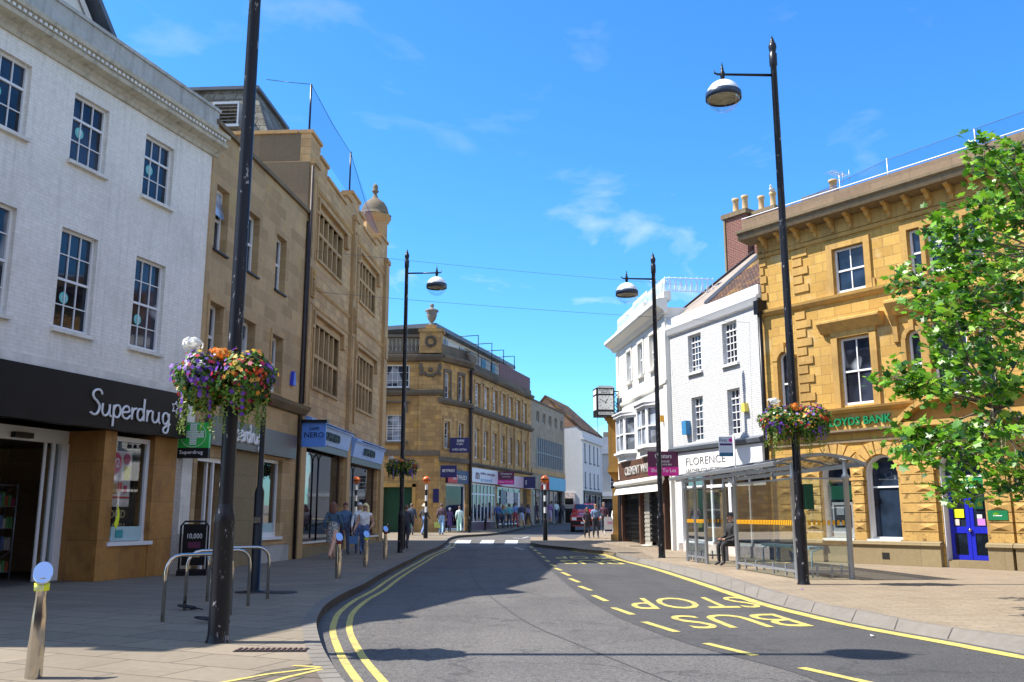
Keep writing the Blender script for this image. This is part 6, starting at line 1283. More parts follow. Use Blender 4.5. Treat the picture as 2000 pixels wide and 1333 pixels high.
# ------------------------------------------------------------------ signs on brackets
def board(name, label, cat, x0, x1, y, z0, z1, mat, th=.04, lines=(), extra=None, pole=None, lowband=None):
    t = thing(name, label, cat, (x0, y, 0)); w_ = x1-x0
    MB().box(0, w_, 0, th, z0, z1).build('panel', mat, t)
    if lowband: MB().box(0, w_, -.006, 0, z0, z0+(z1-z0)*lowband[0]).build('lower_band', lowband[1], t)
    for s, u, v, w__, h__, m_ in lines: text(s, t, u*w_, -.01, z0+v*(z1-z0), w__*w_, h__*(z1-z0), m_, .008)
    return t
t = board('pharmacy_sign', 'green box sign with a white dotted cross projecting over the chemist doorway', 'sign', -7.9, -7.15, 21.55, 2.9, 3.5, M['green'], .14)
MB().box(0, .75, -.005, .145, 2.66, 2.9).build('lower_panel', M['fascia'], t); text('Superdrug', t, .08, -.012, 2.73, .55, .11, M['wpaint'], .006)
q = MB()
for i in range(12):
    for j in range(12):
        if 4 <= i <= 7 or 4 <= j <= 7: u, v = .13+i*.042, 2.97+j*.042; q.box(u, u+.032, -.012, -.004, v, v+.032)
q.build('cross', M['lampw'], t); MB().tube([(.375+.3*math.cos(a*math.pi/12), -.006, 3.2+.285*math.sin(a*math.pi/12)) for a in range(25)], .006, 4).build('ring', M['lampw'], t); MB().box(-.2, 0, .05, .09, 3.3, 3.35).build('bracket', M['bpaint'], t)
t = board('cafe_sign', 'bright blue cafe sign hanging from a bracket with lamp hood', 'sign', -6.75, -5.98, 29.3, 3.5, 4.28, M['blue'], .08, [('CAFFE', .3, .68, .42, .12, M['fascia']), ('NERO', .12, .38, .8, .22, M['fascia'])])
MB().box(-.05, .82, -.12, .2, 4.28, 4.36).build('lamp_hood', M['bpaint'], t); MB().tube([(-.35, .04, 3.7), (0, .04, 3.8)], .012, 5).build('bracket', M['bpaint'], t)
board('betting_sign', 'navy betting shop sign projecting from the corner stone building', 'sign', -4.2, -3.25, 54.0, 3.55, 4.25, M['navy'], .1, [('BETFRED', .12, .45, .76, .22, M['wpaint'])])
board('agent_board', 'purple estate agent board high on the corner drainpipe above the betting shop', 'sign', -3.75, -2.55, 54.9, 5.05, 5.95, M['navy'], .05, [('RMW', .38, .68, .35, .2, M['wpaint']), ('knight', .36, .5, .32, .14, M['wpaint']), ('01935 427766', .15, .14, .7, .14, M['wpaint'])])
wr = M['wpaint']
board('let_board', 'large maroon and pink board reading Shop To Let beside the far right lamp', 'sign', 5.03, 6.16, 34.0, 2.78, 3.68, M['maroon'], .05, [('Chesters', .24, .72, .54, .18, wr), ('Commercial', .3, .55, .4, .1, wr), ('01935 415 454', .27, .42, .5, .08, wr), ('Shop To Let', .1, .1, .82, .2, wr)], lowband=(.36, M['pink']))
board('let_board', 'small maroon and pink letting board on the long stone wing over the shops', 'sign', -.95, .15, 62.4, 3.42, 4.3, M['maroon'], .05, [('Chesters', .15, .74, .7, .16, wr), ('Commercial', .25, .55, .5, .1, wr), ('Shop To Let', .1, .1, .8, .17, wr)], lowband=(.35, M['pink']))
board('hanging_sign', 'navy hanging sign with small white oval past the pink letting board', 'sign', .7, 1.75, 68.5, 3.35, 4.2, M['navy'], .08, [('0', .28, .3, .1, .4, wr)])
board('hanging_sign', 'red round edged shop sign beside the turquoise fascia of the grey building', 'sign', 2.1, 3.0, 74.0, 3.4, 4.35, M['red'], .08, [('A', .25, .35, .3, .4, wr)])
board('wall_sign', 'small navy notice on the wall behind the left crossing beacon', 'sign', -4.65, -4.3, 54.35, 2.1, 2.9, M['navy'], .03)
# clock
cx, cy = 4.28, 42.3; t = thing('street_clock', 'square black and white jewellers clock on an iron bracket showing ten to one', 'clock', (cx, cy, 0), R(7))
MB().box(-.42, .42, -.42, .42, 5.85, 7.15).build('case', M['bpaint'], t); MB().prism([(-.45, 7.15), (.45, 7.15), (.3, 7.25), (-.3, 7.25)], 'y', -.45, .45).build('case_top', M['galv'], t)
fc = MB(); fc.box(-.35, .35, -.43, -.42, 6.15, 6.80); fc.box(-.35, .35, -.43, -.42, 6.88, 7.10); fc.box(-.35, .35, -.43, -.42, 5.91, 6.04); fc.box(-.43, -.42, -.33, .33, 6.15, 6.80); fc.box(-.43, -.42, -.33, .33, 6.88, 7.10); fc.build('dial', plain('dial_white', (.66, .66, .64), .4, var=.03), t)
text('CLEMENT', t, -.32, -.436, 7.01, .64, .09, M['bpaint'], .006); text('WHITE', t, -.22, -.436, 6.89, .44, .09, M['bpaint'], .006); text('JEWELLERS', t, -.32, -.436, 5.93, .64, .09, M['bpaint'], .006)
hd = MB()
for k in range(12): a = k*math.pi/6; hd.tube([(.25*math.sin(a), -.436, 6.475+.25*math.cos(a)), (.32*math.sin(a), -.436, 6.475+.32*math.cos(a))], .008, 4)
hd.tube([(-.05*math.sin(R(27)), -.44, 6.475-.05*math.cos(R(27))), (.2*math.sin(R(27)), -.44, 6.475+.2*math.cos(R(27)))], .014, 4); hd.tube([(.06*math.sin(R(60)), -.44, 6.475-.06*math.cos(R(60))), (-.3*math.sin(R(60)), -.44, 6.475+.3*math.cos(R(60)))], .010, 4); hd.build('hands', M['bpaint'], t)
br_ = MB()
for z_ in (5.95, 7.05): br_.tube([(.42, 0, z_), (.85, 0, z_)], .03, 5)
for z_ in (5.95, 6.3, 6.7): br_.tube([(.45, 0, z_), (.8, 0, z_+.35)], .015, 4); br_.tube([(.8, 0, z_), (.45, 0, z_+.35)], .015, 4)
br_.tube([(.8, 0, 5.8), (.8, 0, 7.2)], .03, 5); br_.tube([(-.3, 0, 5.85), (-.3, 0, 5.1)], .012, 4); br_.build('bracket', M['bpaint'], t)
# A-boards
x, y, z = G3(375, 1124); t = thing('pavement_sign', 'black framed pavement poster stand outside the chemist doorway', 'A-board', (x, y, z), R(12))
f = MB(); f.tube([(-.3, 0, .12), (-.3, -.02, 1.1), (-.22, -.02, 1.2), (.22, -.02, 1.2), (.3, -.02, 1.1), (.3, 0, .12), (-.3, 0, .12)], .025, 6); f.build('frame', M['bpaint'], t)
MB().box(-.32, .32, -.2, .2, 0, .12).build('base', M['bpaint'], t); MB().box(-.25, .25, -.02, .01, .22, 1.14).build('poster', M['fascia'], t); text('10,000', t, -.15, -.03, .8, .32, .13, wr, .005); MB().box(-.13, .14, -.03, -.02, .6, .74).build('poster_block', M['maroon'], t); MB().box(-.13, .14, -.03, -.02, .4, .5).build('poster_block', M['gold_l'], t)
x, y, z = G3(1192, 1047); t = thing('pavement_sign', 'white pavement board with pink writing beside the pedestrians on the right', 'A-board', (x, y, z))
MB().box(-.3, .3, -.02, .02, .22, .98).build('panel', M['wpaint'], t); f = MB(); f.tube([(-.28, 0, 0), (-.28, 0, .25)], .02, 5); f.tube([(.28, 0, 0), (.28, 0, .25)], .02, 5); f.build('leg', M['wpaint'], t)
text('50%', t, -.14, -.03, .6, .3, .13, M['pink'], .005); MB().box(-.28, .28, -.03, -.02, .24, .32).build('lower_band', M['navy'], t)
# overhead wires
def wire(a, b, sag, label):
    a, b = Vector(a), Vector(b); pts = [tuple(a.lerp(b, k/16)-Vector((0, 0, sag*4*(k/16)*(1-k/16)))) for k in range(17)]
    tag(MB().tube(pts, .006, 4).build('overhead_wire', M['lead'], None), label, 'wire', 'wires strung across the street')
wire(at(604, 489, 30.35), at(1335, 557, 35.8), .06, 'upper thin wire strung over the street'); wire(at(604, 569, 30.35), at(1497, 632, 29.6), .08, 'lower thin wire strung over the street')
# ================================================================== tree
rt = random.Random(5)
tr_ = thing('plane_tree', 'leafy bright green maple leaved tree reaching in from the right in front of the bank', 'tree', (10.9, 15.5, 0))
def leafshape(mb, p, s, n_, up):
    n_ = n_.normalized(); a = n_.cross(up).normalized(); b = n_.cross(a).normalized()
    pts = []
    for ang, r in ((0, 1), (22, .55), (50, .85), (75, .45), (105, .62), (150, .3), (180, .42), (210, .3), (255, .62), (285, .45), (310, .85), (338, .55)):
        q = R(ang); d = b*math.cos(q)+a*math.sin(q); pts.append(tuple(p+d*s*r+n_*(-.12*s*r*abs(math.sin(q)))))
    c = tuple(p+b*(-.0)); k = len(mb.v); mb.add(pts+[tuple(p)], [(i, (i+1) % 12, 12) for i in range(12)])
tg = [(1745,738),(1772,748),(1800,735),(1765,555),(1790,540),(1838,432),(1858,448),(1848,500),(1868,530),(1800,600),(1835,600),(1925,285),(1920,310),(1945,335),(1932,372),(1955,400),(1918,400),(1955,440),(1900,470),(1930,490),(1975,480),(1995,430),(1905,520),(1950,530),(1985,520),(1870,570),(1900,580),(1940,590),(1985,580),(1850,640),(1890,640),(1930,640),(1980,640),(1840,690),(1880,700),(1920,700),(1960,690),(1995,690),(1815,760),(1850,770),(1900,760),(1950,760),(1990,750),(1790,850),(1815,860),(1850,862),(1880,850),(1930,830),(1965,850),(1995,830),(1875,900),(1855,955),(1890,960),(1945,900),(1985,900),(1965,950),(1995,940),(1860,480),(1830,650),(1860,610),(1780,760),(1760,860),(1800,890),(1985,330),(1995,380),(1975,300),(1910,440),(1940,700),(1870,740),(1970,560),(1830,560),(1910,860)]
wood = []; lvs = MB(); W = MB(); base = Vector((0, 0, 0)); org = Vector((10.9, 15.5, 0))
fork = [Vector((0, 0, z)) for z in (0, 1.2, 2.4, 3.6, 5.0, 6.5, 8.0)]
W.tube([tuple(f_+Vector((.05*math.sin(i), .05*math.cos(i*2), 0))) for i, f_ in enumerate(fork)], [.17, .15, .135, .12, .09, .06, .03], 10)
hubs = []
def limb(p0, p1, r0, r1):
    mid = p0.lerp(p1, .5)+Vector((0, 0, -.12*(p1-p0).length+.25)); pts = [p0, p0.lerp(mid, .5)+Vector((rt.gauss(0, .04), rt.gauss(0, .04), .05)), mid, mid.lerp(p1, .5)+Vector((rt.gauss(0, .05), rt.gauss(0, .05), 0)), p1]
    W.tube([tuple(q) for q in pts], [r0, r0*.8, (r0+r1)/2, r1*1.3, r1], 6); return pts
targets = []
for (px, py) in tg:
    D = rt.uniform(12.6, 15.8); targets.append((Vector(at(px, py, D))-org, 1))
for _ in range(75):
    a = rt.uniform(-1.9, 1.9); r = rt.uniform(.6, 3.4); z = rt.uniform(2.2, 9.5); p = Vector((r*math.cos(a), r*math.sin(a), z))
    w_ = p+org
    if w_.x/(w_.y*.98+.19*(z-1.3)) > .60: targets.append((p, 0))
limbs = []
for k in range(13):
    a = 2*math.pi*k/13*1.0; z0 = 2.2+k*.42; L_ = 2.6-.08*k
    if True:
        p1 = Vector((math.cos(math.pi+a*2.4)*L_, math.sin(math.pi+a*2.4)*L_*.8, z0+.9)); limbs.append(limb(Vector((0, 0, z0)), p1, .065, .03))
allp = [q for l_ in limbs for q in l_[1:]]+[Vector((0, 0, z)) for z in (4, 5, 6, 7, 8)]
for p, vis in targets:
    h = min(allp, key=lambda q: (q-p).length+max(0, q.z-p.z)*.5); limb(h, p, .022, .008)
    n_ = 64 if vis else 44
    for _ in range(n_):
        d = Vector((rt.gauss(0, 1), rt.gauss(0, 1), rt.gauss(0, .8))); q = p+d*.165*(1.0 if vis else 1.5); 
        nn = Vector((rt.gauss(0, .6), -.35+rt.gauss(0, .6), .9+rt.gauss(0, .4))); leafshape(lvs, q, rt.uniform(.055, .14), nn, Vector((rt.gauss(0, 1), rt.gauss(0, 1), -.6)))
        if rt.random() < .2: W.tube([tuple(p), tuple(q)], [.006, .003], 4, cap=False)
W.build('trunk', M['bark'], tr_, fix=False)
lvs.build('crown', leafmat('tree_leaf', [(.01, .05, .003), (.045, .16, .008), (.10, .28, .012), (.18, .40, .018), (.32, .52, .045)], .38, .4), tr_, fix=False)
# ================================================================== people
SK = plain('skin', (.50, .28, .19), .6, var=.05); EYE = plain('dark_eye', (.03, .02, .02), .3, var=0); SH = plain('dark_shoe', (.03, .025, .025), .5, var=.1)
pmats = {}
def cloth(c, rough=.85):
    k = tuple(c)
    if k not in pmats: pmats[k] = plain('cloth', [min(.8, x*1.5+.012) for x in c], rough, var=.25, vs=14, bmp=.15, bs=60)
    return pmats[k]
def person(label, px, py, hpx, face, top, bot, hair, walk=.5, sleeves=True, shorts=False, hairlen=.1, dress=None, loc=None, H=None, seated=False, jacket=0, armbend=.3, seed=0, hat=None, shoe=None, glasses=False, sandal=False):
    x, y, z = loc or G3(px, py); H = H or (at(px, py-hpx, y)[2]-z); s = H/1.74; rp_ = random.Random(seed+px)
    t = thing('person', label, 'person', (x, y, z), R(face))
    J = {}; st = walk*.28; w_ = 1+jacket
    J['pel'] = (0, 0, .95); J['wai'] = (0, 0, 1.08); J['che'] = (0, -.01, 1.27); J['shc'] = (0, 0, 1.40); J['nck'] = (0, -.005, 1.475); J['jaw'] = (0, -.03, 1.56); J['hed'] = (0, -.01, 1.635); J['crn'] = (0, .01, 1.69)
    for sd, sx_, ph in (('l', 1, 1), ('r', -1, -1)):
        f = st*ph
        J['hip'+sd] = (sx_*.085, 0, .91); J['kne'+sd] = (sx_*.095, -f*.9-.03, .50); J['ank'+sd] = (sx_*.10, -f*1.7+(.10 if f < 0 else 0), .09+(.05 if f < 0 else 0)); J['toe'+sd] = (sx_*.115, -f*1.7-.14+(.08 if f < 0 else 0), .035)
        J['sho'+sd] = (sx_*.17, 0, 1.395); J['elb'+sd] = (sx_*.235, f*.45+.03, 1.12); ab = armbend*(1.2 if sd == 'l' else .6)
        J['wri'+sd] = (sx_*.24, f*.8-.08-ab*.25, .88+ab*.22); J['han'+sd] = (sx_*.235, f*.9-.10-ab*.34, .80+ab*.26)
    if seated:
        for sd, sx_ in (('l', 1), ('r', -1)):
            J['hip'+sd] = (sx_*.09, 0, .62); J['kne'+sd] = (sx_*.11, -.42, .60); J['ank'+sd] = (sx_*.12, -.40, .1); J['toe'+sd] = (sx_*.13, -.55, .04); J['wri'+sd] = (sx_*.12, -.34, .72); J['han'+sd] = (sx_*.08, -.40, .72); J['elb'+sd] = (sx_*.22, -.08, .82)
            q = J['sho'+sd]; J['sho'+sd] = (q[0], -.04, q[2]-.30)
        for k in ('pel', 'wai', 'che', 'shc', 'nck', 'jaw', 'hed', 'crn'): q = J[k]; J[k] = (q[0], q[1]-.04*(k not in ('pel', 'wai')), q[2]-.30)
    w_ *= 1.13; RR = dict(pel=(.145*w_, .115*w_), wai=(.13*w_, .10*w_), che=(.15*w_, .11*w_), shc=(.12, .085), nck=(.05, .05), jaw=(.062, .066), hed=(.078, .092), crn=(.062, .075), hip=(.105, .11), kne=(.07, .07), ank=(.05, .05), toe=(.04, .03), sho=(.062*w_, .06*w_), elb=(.05*w_, .05*w_), wri=(.03, .03), han=(.038, .022))
    Ed = [('pel', 'wai', 1), ('wai', 'che', 0), ('che', 'shc', 0), ('shc', 'nck', 0 if sleeves != 'none' else 2), ('nck', 'jaw', 2), ('jaw', 'hed', 2), ('hed', 'crn', 2)]
    for sd in 'lr': Ed += [('pel', 'hip'+sd, 1), ('hip'+sd, 'kne'+sd, 1), ('kne'+sd, 'ank'+sd, 2 if shorts else 1), ('ank'+sd, 'toe'+sd, 3), ('shc', 'sho'+sd, 0), ('sho'+sd, 'elb'+sd, 2 if sleeves == 'none' else 0), ('elb'+sd, 'wri'+sd, 0 if sleeves is True else 2), ('wri'+sd, 'han'+sd, 2)]
    nm = list(J); me = bpy.data.meshes.new('b'); me.from_pydata([tuple(c*s for c in J[k]) for k in nm], [(nm.index(a), nm.index(b)) for a, b, _ in Ed], [])
    o = bpy.data.objects.new('b', me); COL.objects.link(o); md = o.modifiers.new('s', 'SKIN'); sub = o.modifiers.new('u', 'SUBSURF'); sub.levels = 2 if hpx > 58 else 1; sub.render_levels = sub.levels
    for i, k in enumerate(nm):
        r = RR.get(k) or RR[k[:3]]; me.skin_vertices[0].data[i].radius = (r[0]*s, r[1]*s)
        me.skin_vertices[0].data[i].use_root = (k == 'pel')
    dg = bpy.context.evaluated_depsgraph_get(); bm_ = bpy.data.meshes.new_from_object(o.evaluated_get(dg)); bpy.data.objects.remove(o)
    segs = [(Vector(J[a])*s, Vector(J[b])*s, m_, (RR.get(a) or RR[a[:3]])[0]*s, (RR.get(b) or RR[b[:3]])[0]*s) for a, b, m_ in Ed]
    def seg(p):
        bst = None
        for a, b, m_, r, r2 in segs:
            d = b-a; tt = max(0, min(1, (p-a).dot(d)/d.length_squared)); ds = (p-(a+d*tt)).length-(r+(r2-r)*tt)
            if bst is None or ds < bst[0]: bst = (ds, m_)
        return bst[1]
    # face and fingers
    ex = MB(); ei = []
    def addm(f_, mi): k = len(ex.f); f_(); ei.extend([mi]*(len(ex.f)-k))
    hz_ = J['hed'][2]; hy = J['hed'][1]-.085
    addm(lambda: ex.ball((0, (hy-.012)*s, (hz_-.035)*s), .017*s, 6, 5, (.8, 1.2, 1.6)), 2)
    for sx_ in (-1, 1):
        addm(lambda: ex.ball((sx_*.03*s, (hy+.004)*s, (hz_-.002)*s), .011*s, 6, 4), 4); addm(lambda: ex.ball((sx_*.08*s, (hy+.09)*s, (hz_-.02)*s), .022*s, 6, 5, (.5, .8, 1.3)), 2)
    addm(lambda: ex.box(-.022*s, .022*s, (hy+.008)*s, (hy+.02)*s, (hz_-.078)*s, (hz_-.070)*s), 4)
    for sd, sx_ in (('l', 1), ('r', -1)):
        h = Vector(J['han'+sd]); wv = (h-Vector(J['wri'+sd])).normalized()
        for i in range(4):
            b0 = h+wv*.025+Vector((0, (i-1.5)*.017, 0)); L_ = (.06, .068, .064, .05)[i]; b1 = b0+wv*L_*.55+Vector((-sx_*.006, 0, 0)); b2_ = b1+wv*L_*.4+Vector((-sx_*.02, 0, 0)); addm(lambda: ex.tube([tuple(b0*s), tuple(b1*s), tuple(b2_*s)], [.0088*s, .008*s, .006*s], 5), 2)
        b0 = h+Vector((0, -.02, .01)); addm(lambda: ex.tube([tuple(b0*s), tuple((b0+wv*.02+Vector((-sx_*.01, -.022, 0)))*s), tuple((b0+wv*.045+Vector((-sx_*.018, -.03, 0)))*s)], [.011*s, .0095*s, .007*s], 5), 2)
    nv = len(bm_.vertices); V_ = [tuple(v.co) for v in bm_.vertices]+ex.v; F_ = [tuple(p.vertices) for p in bm_.polygons]; mi = [seg(p.center) for p in bm_.polygons]
    if not shorts: pass
    F_ += [tuple(i+nv for i in f) for f in ex.f]; mi += ei; bpy.data.meshes.remove(bm_)
    me2 = bpy.data.meshes.new('body'); me2.from_pydata(V_, [], F_)
    for m_ in (cloth(top), cloth(bot), SK, SK if sandal else (cloth(shoe) if shoe else SH), EYE): me2.materials.append(m_)
    me2.polygons.foreach_set('material_index', mi); me2.polygons.foreach_set('use_smooth', [True]*len(F_))
    ob = bpy.data.objects.new('body', me2); COL.objects.link(ob); ob.parent = t
    hr = MB(); hc = Vector((J['hed'][0], J['hed'][1]+.012, J['hed'][2]+.02)); vs = []; n_, m_ = 14, 9
    for i in range(m_+1):
        for k in range(n_):
            th = math.pi*i/m_; a = 2*math.pi*k/n_; back = .5+.5*math.sin(a); lim = .45+.55*back; th2 = th*(.40+.34*back)
            zz = math.cos(th2)*.108; r = math.sin(th2)*.098; ext = 0
            if i == m_ and hairlen > .12: ext = 1
            vs.append(((hc.x+r*math.cos(a)*.92)*s, (hc.y+r*math.sin(a)*1.1)*s, (hc.z+zz)*s))
    hr.add(vs, [(i*n_+k, i*n_+(k+1) % n_, (i+1)*n_+(k+1) % n_, (i+1)*n_+k) for i in range(m_) for k in range(n_)], True)
    if hairlen > .12:
        for k in range(16):
            a = math.pi*(.0-.12+1.24*k/15); r = .085; hr.tube([((hc.x+r*math.cos(a))*s, (hc.y+r*math.sin(a))*s, (hc.z+.03)*s), ((hc.x+r*1.15*math.cos(a))*s, (hc.y+r*1.1*math.sin(a))*s, (hc.z-hairlen*.5)*s), ((hc.x+r*(1.2+.2*rp_.random())*math.cos(a))*s, (hc.y+r*math.sin(a))*s, (hc.z-hairlen)*s)], [.03*s, .033*s, .016*s], 6)
    hr.build('hair', cloth(hair, .6), t, fix=False)
    if glasses: g = MB(); [g.ball((sx_*.032*s, (hy-.006)*s, (hz_)*s), .024*s, 8, 5, (1, .4, .8)) for sx_ in (-1, 1)]; g.box(-.06*s, .06*s, (hy-.0)*s, (hy+.006)*s, (hz_+.005)*s, (hz_+.012)*s); g.build('sunglasses', EYE, t)
    if hat: MB().lathe([(.19*s, 0), (.1*s, .02*s), (.095*s, .1*s), (.06*s, .13*s), (0, .135*s)], (0, (hy+.09)*s, (hz_+.03)*s), 16).build('hat', cloth(hat), t)
    if dress:
        col_, z0_, fl2 = dress; k_ = MB(); pr_ = [(1, 1.16, .135), (1, 1.0, .165), (1, .85, .18), (1, z0_, .18*fl2)]; vs = []
        for _, zz, r in pr_:
            for k in range(18): a = 2*math.pi*k/18; w2_ = 1+.05*math.sin(a*5)*(1.1-zz); vs.append((r*w2_*math.cos(a)*s, r*w2_*.85*math.sin(a)*s, zz*s))
        k_.add(vs, [(i*18+k, i*18+(k+1) % 18, (i+1)*18+(k+1) % 18, (i+1)*18+k) for i in range(3) for k in range(18)], True); k_.build('skirt', col_ if hasattr(col_, 'name') else cloth(col_), t, fix=False)
    J2 = {k: Matrix.Rotation(R(face), 3, 'Z') @ (Vector(v)*s)+Vector((x, y, z)) for k, v in J.items()}
    return t, J2, s
def bag(p, c, label, w_=.16, h=.26, cat='bag'):
    t = thing('shopping_bag', label, cat, (p.x, p.y, p.z-h-.16)); b = MB(); b.prism([(-w_, 0), (w_, 0), (w_*1.1, h), (-w_*1.1, h)], 'y', -.06, .06); b.build('bag_body', cloth(c), t); q = MB(); q.tube([(-.06, 0, h), (-.03, 0, h+.14), (.03, 0, h+.14), (.06, 0, h)], .008, 4); q.build('handle', cloth(c), t)
def patt():
    m, n, l, b = new('patterned_cloth'); t = n.new('ShaderNodeTexCoord').outputs['Object']; v = n.new('ShaderNodeTexVoronoi'); v.feature = 'DISTANCE_TO_EDGE'; v.inputs['Scale'].default_value = 16; l.new(t, v.inputs[0]); l.new(ramp(n, l, v.outputs[0], .12, .18, (.5, .5, .48), (.02, .02, .03)), b.inputs['Base Color']); b.inputs['Roughness'].default_value = .8; return m
PAT = patt()
p1 = person('woman in black and white patterned dress and denim jacket walking past the cafe window', 648, 1093, 111, 170, (.04, .08, .13), (.52, .30, .21), (.12, .05, .03), .8, hairlen=.25, dress=(PAT, .5, 1.05), sandal=True, armbend=.2)
p2_ = person('person with short dark red hair and blue denim jacket behind the patterned dress', 672, 1083, 100, 15, (.04, .09, .17), (.03, .04, .08), (.09, .01, .015), .4, seed=2)
p3_ = person('woman with silver hair and pale blue blouse behind the blonde woman', 700, 1083, 100, 5, (.45, .5, .65), (.08, .12, .25), (.5, .5, .5), .5, hairlen=.1)
p4_ = person('blonde woman in white top and jeans with sunglasses walking towards the camera', 711, 1094, 110, -6, (.75, .72, .72), (.05, .09, .2), (.62, .45, .22), .7, sleeves='none', hairlen=.28, glasses=True, sandal=True, armbend=.6)
bag(p4_[1]['hanr']+Vector((0, -.02, 0)), (.05, .12, .25), 'blue denim bag held by the blonde woman', .12, .22)
person('dark dressed man half hidden behind the far left lamp column', 792, 1073, 86, 175, (.03, .03, .045), (.02, .02, .03), (.1, .06, .04), .4)
a = person('man in dark blue jacket walking away with a green bag before the green door', 803, 1046, 62, 180, (.035, .05, .085), (.02, .025, .04), (.09, .05, .03), .5, jacket=.1)
bag(a[1]['hanl'], (.03, .2, .16), 'green shopping bag hanging from the hand of the man by the green door', .2, .3)
person('person in straw hat and black jacket by the left crossing beacon', 828, 1046, 60, 150, (.02, .02, .025), (.12, .2, .4), (.5, .4, .25), .6, hat=(.7, .58, .35))
a = person('man in dark maroon jacket and pale jeans outside the betting shop', 862, 1046, 62, 178, (.06, .035, .05), (.16, .28, .45), (.06, .04, .03), .5, jacket=.12)
bag(a[1]['hanl'], (.35, .4, .1), 'yellow and blue shopping bag carried outside the betting shop', .16, .3)
person('white haired woman in a long purple coat outside the betting shop', 878, 1040, 48, 170, (.05, .025, .10), (.04, .03, .06), (.7, .68, .66), .3, dress=((.05, .025, .10), .45, 1.1))
person('woman in pale green top and trousers outside the betting shop', 897, 1041, 52, 185, (.4, .58, .5), (.3, .55, .45), (.06, .04, .03), .4)
grp = [(972, 1033, 50, (.05, .10, .28), (.03, .04, .07), 'person in bright blue top at the left end of the queue outside the shops'), (983, 1033, 47, (.06, .2, .24), (.04, .05, .08), 'person in teal top second from the left outside the shops'), (995, 1033, 48, (.07, .25, .28), (.03, .03, .05), 'person in turquoise top in the middle of the group outside the shops'), (1007, 1031, 49, (.12, .2, .38), (.25, .04, .06), 'person in light blue shirt and red trousers in the group'), (1019, 1031, 48, (.02, .03, .06), (.3, .35, .45), 'person in navy jacket and pale shorts in the group'), (1032, 1029, 44, (.16, .13, .2), (.03, .03, .04), 'long haired woman in grey top at the right end of the group')]
for i, (px, py, h, c1, c2, lb_) in enumerate(grp): person(lb_, px, py, h, 160+i*11, c1, c2, [(.1, .06, .04), (.2, .12, .06), (.05, .03, .02)][i % 3], .4+.1*(i % 3), shorts=(i == 4), hairlen=.3 if i in (1, 5) else .1, sleeves=i in (0, 4), seed=i)
person('man in pale blue shirt and dark trousers outside the turquoise shop', 1086, 1021, 42, 180, (.4, .5, .7), (.02, .03, .08), (.08, .05, .03), .6)
person('person in purple top and shorts beside the right crossing beacon', 1074, 1023, 42, 175, (.16, .08, .2), (.3, .25, .35), (.07, .05, .03), .5, shorts=True)
person('dark dressed person farthest along outside the turquoise shop', 1098, 1020, 40, 190, (.03, .03, .04), (.02, .02, .03), (.06, .04, .03), .5)
person('young woman in dark jacket, left one of the couple near the red car', 1147, 1052, 60, 8, (.03, .02, .035), (.015, .015, .02), (.10, .03, .03), .15, hairlen=.2, armbend=1.0)
person('young man in blue shirt under an open dark jacket, right of the couple', 1164, 1051.5, 66, 4, (.10, .16, .26), (.015, .02, .03), (.13, .07, .03), .15, jacket=.08, armbend=.7)
person('man in dark red jumper behind the couple by the white board', 1180, 1040, 58, -10, (.05, .015, .03), (.03, .03, .035), (.15, .1, .08), .2)
person('person in white top stepping out behind the stone pillar of the jewellers', 1202, 1040, 52, 20, (.7, .7, .72), (.3, .3, .33), (.2, .12, .06), .3, loc=(5.35, 47.8, .28), H=1.6)
person('dark dressed person seated on the perch inside the bus shelter', 1430, 1100, 100, -70, (.01, .01, .013), (.008, .008, .01), (.03, .03, .04), loc=(6.0, 25.3, 0), H=1.7, seated=True)
# gull on the chimney
g = thing('gull', 'white gull sitting on the right chimney pot behind the lamp column', 'bird', (10.9, 36.35, 14.62), R(60)); b = MB()
b.ball((0, 0, .14), .13, 12, 8, (1.5, .75, .7)); b.ball((-.17, 0, .26), .055, 10, 8, (1.1, .9, .9)); b.tube([(-.1, 0, .18), (-.16, 0, .25)], [.06, .045], 8); b.tube([(.12, 0, .15), (.3, 0, .13)], [.07, .015], 8); b.tube([(-.02, .03, 0), (-.02, .03, .08)], .008, 4); b.tube([(-.02, -.03, 0), (-.02, -.03, .08)], .008, 4); b.build('body', M['wpaint'], g)
b = MB(); b.ball((.05, .085, .16), .1, 10, 6, (1.7, .25, .6)); b.ball((.05, -.085, .16), .1, 10, 6, (1.7, .25, .6)); b.build('wing', M['galv'], g); MB().tube([(-.22, 0, .255), (-.28, 0, .245)], [.014, .005], 6).build('beak', M['orange'], g)
# ================================================================== red car
x, y = G(1140, 1034); D_ = 58.0; cx_ = (1143-1000)/1780*(D_*.98); ct = thing('red_car', 'red estate car facing the camera in the far street behind the couple', 'car', (cx_, D_, RZ+terr(D_)), R(-5)); ct.scale = (1.1, 1.1, 1.27)
W2 = .84
b = MB()
def loft(mb, secs):   # secs: (y, [(x,z)...]) half profiles mirrored
    full = [[(x_, y_, z_) for x_, z_ in pr]+[(-x_, y_, z_) for x_, z_ in pr[::-1]] for y_, pr in secs]; n_ = len(full[0]); vs = [p for f in full for p in f]
    mb.add(vs, [(i*n_+k, i*n_+(k+1) % n_, (i+1)*n_+(k+1) % n_, (i+1)*n_+k) for i in range(len(full)-1) for k in range(n_)], True); mb.add(full[0], [tuple(range(n_))]); mb.add(full[-1], [tuple(range(n_))])
lo = lambda w__, zt: [(w__*.9, .28), (w__, .4), (w__, zt-.15), (w__*.93, zt)]
loft(b, [(0, lo(.78, .72)), (.06, lo(.83, .8)), (1.15, lo(W2, .95)), (1.3, lo(W2, .98)), (3.9, lo(W2, .98)), (4.1, lo(.8, .9))])
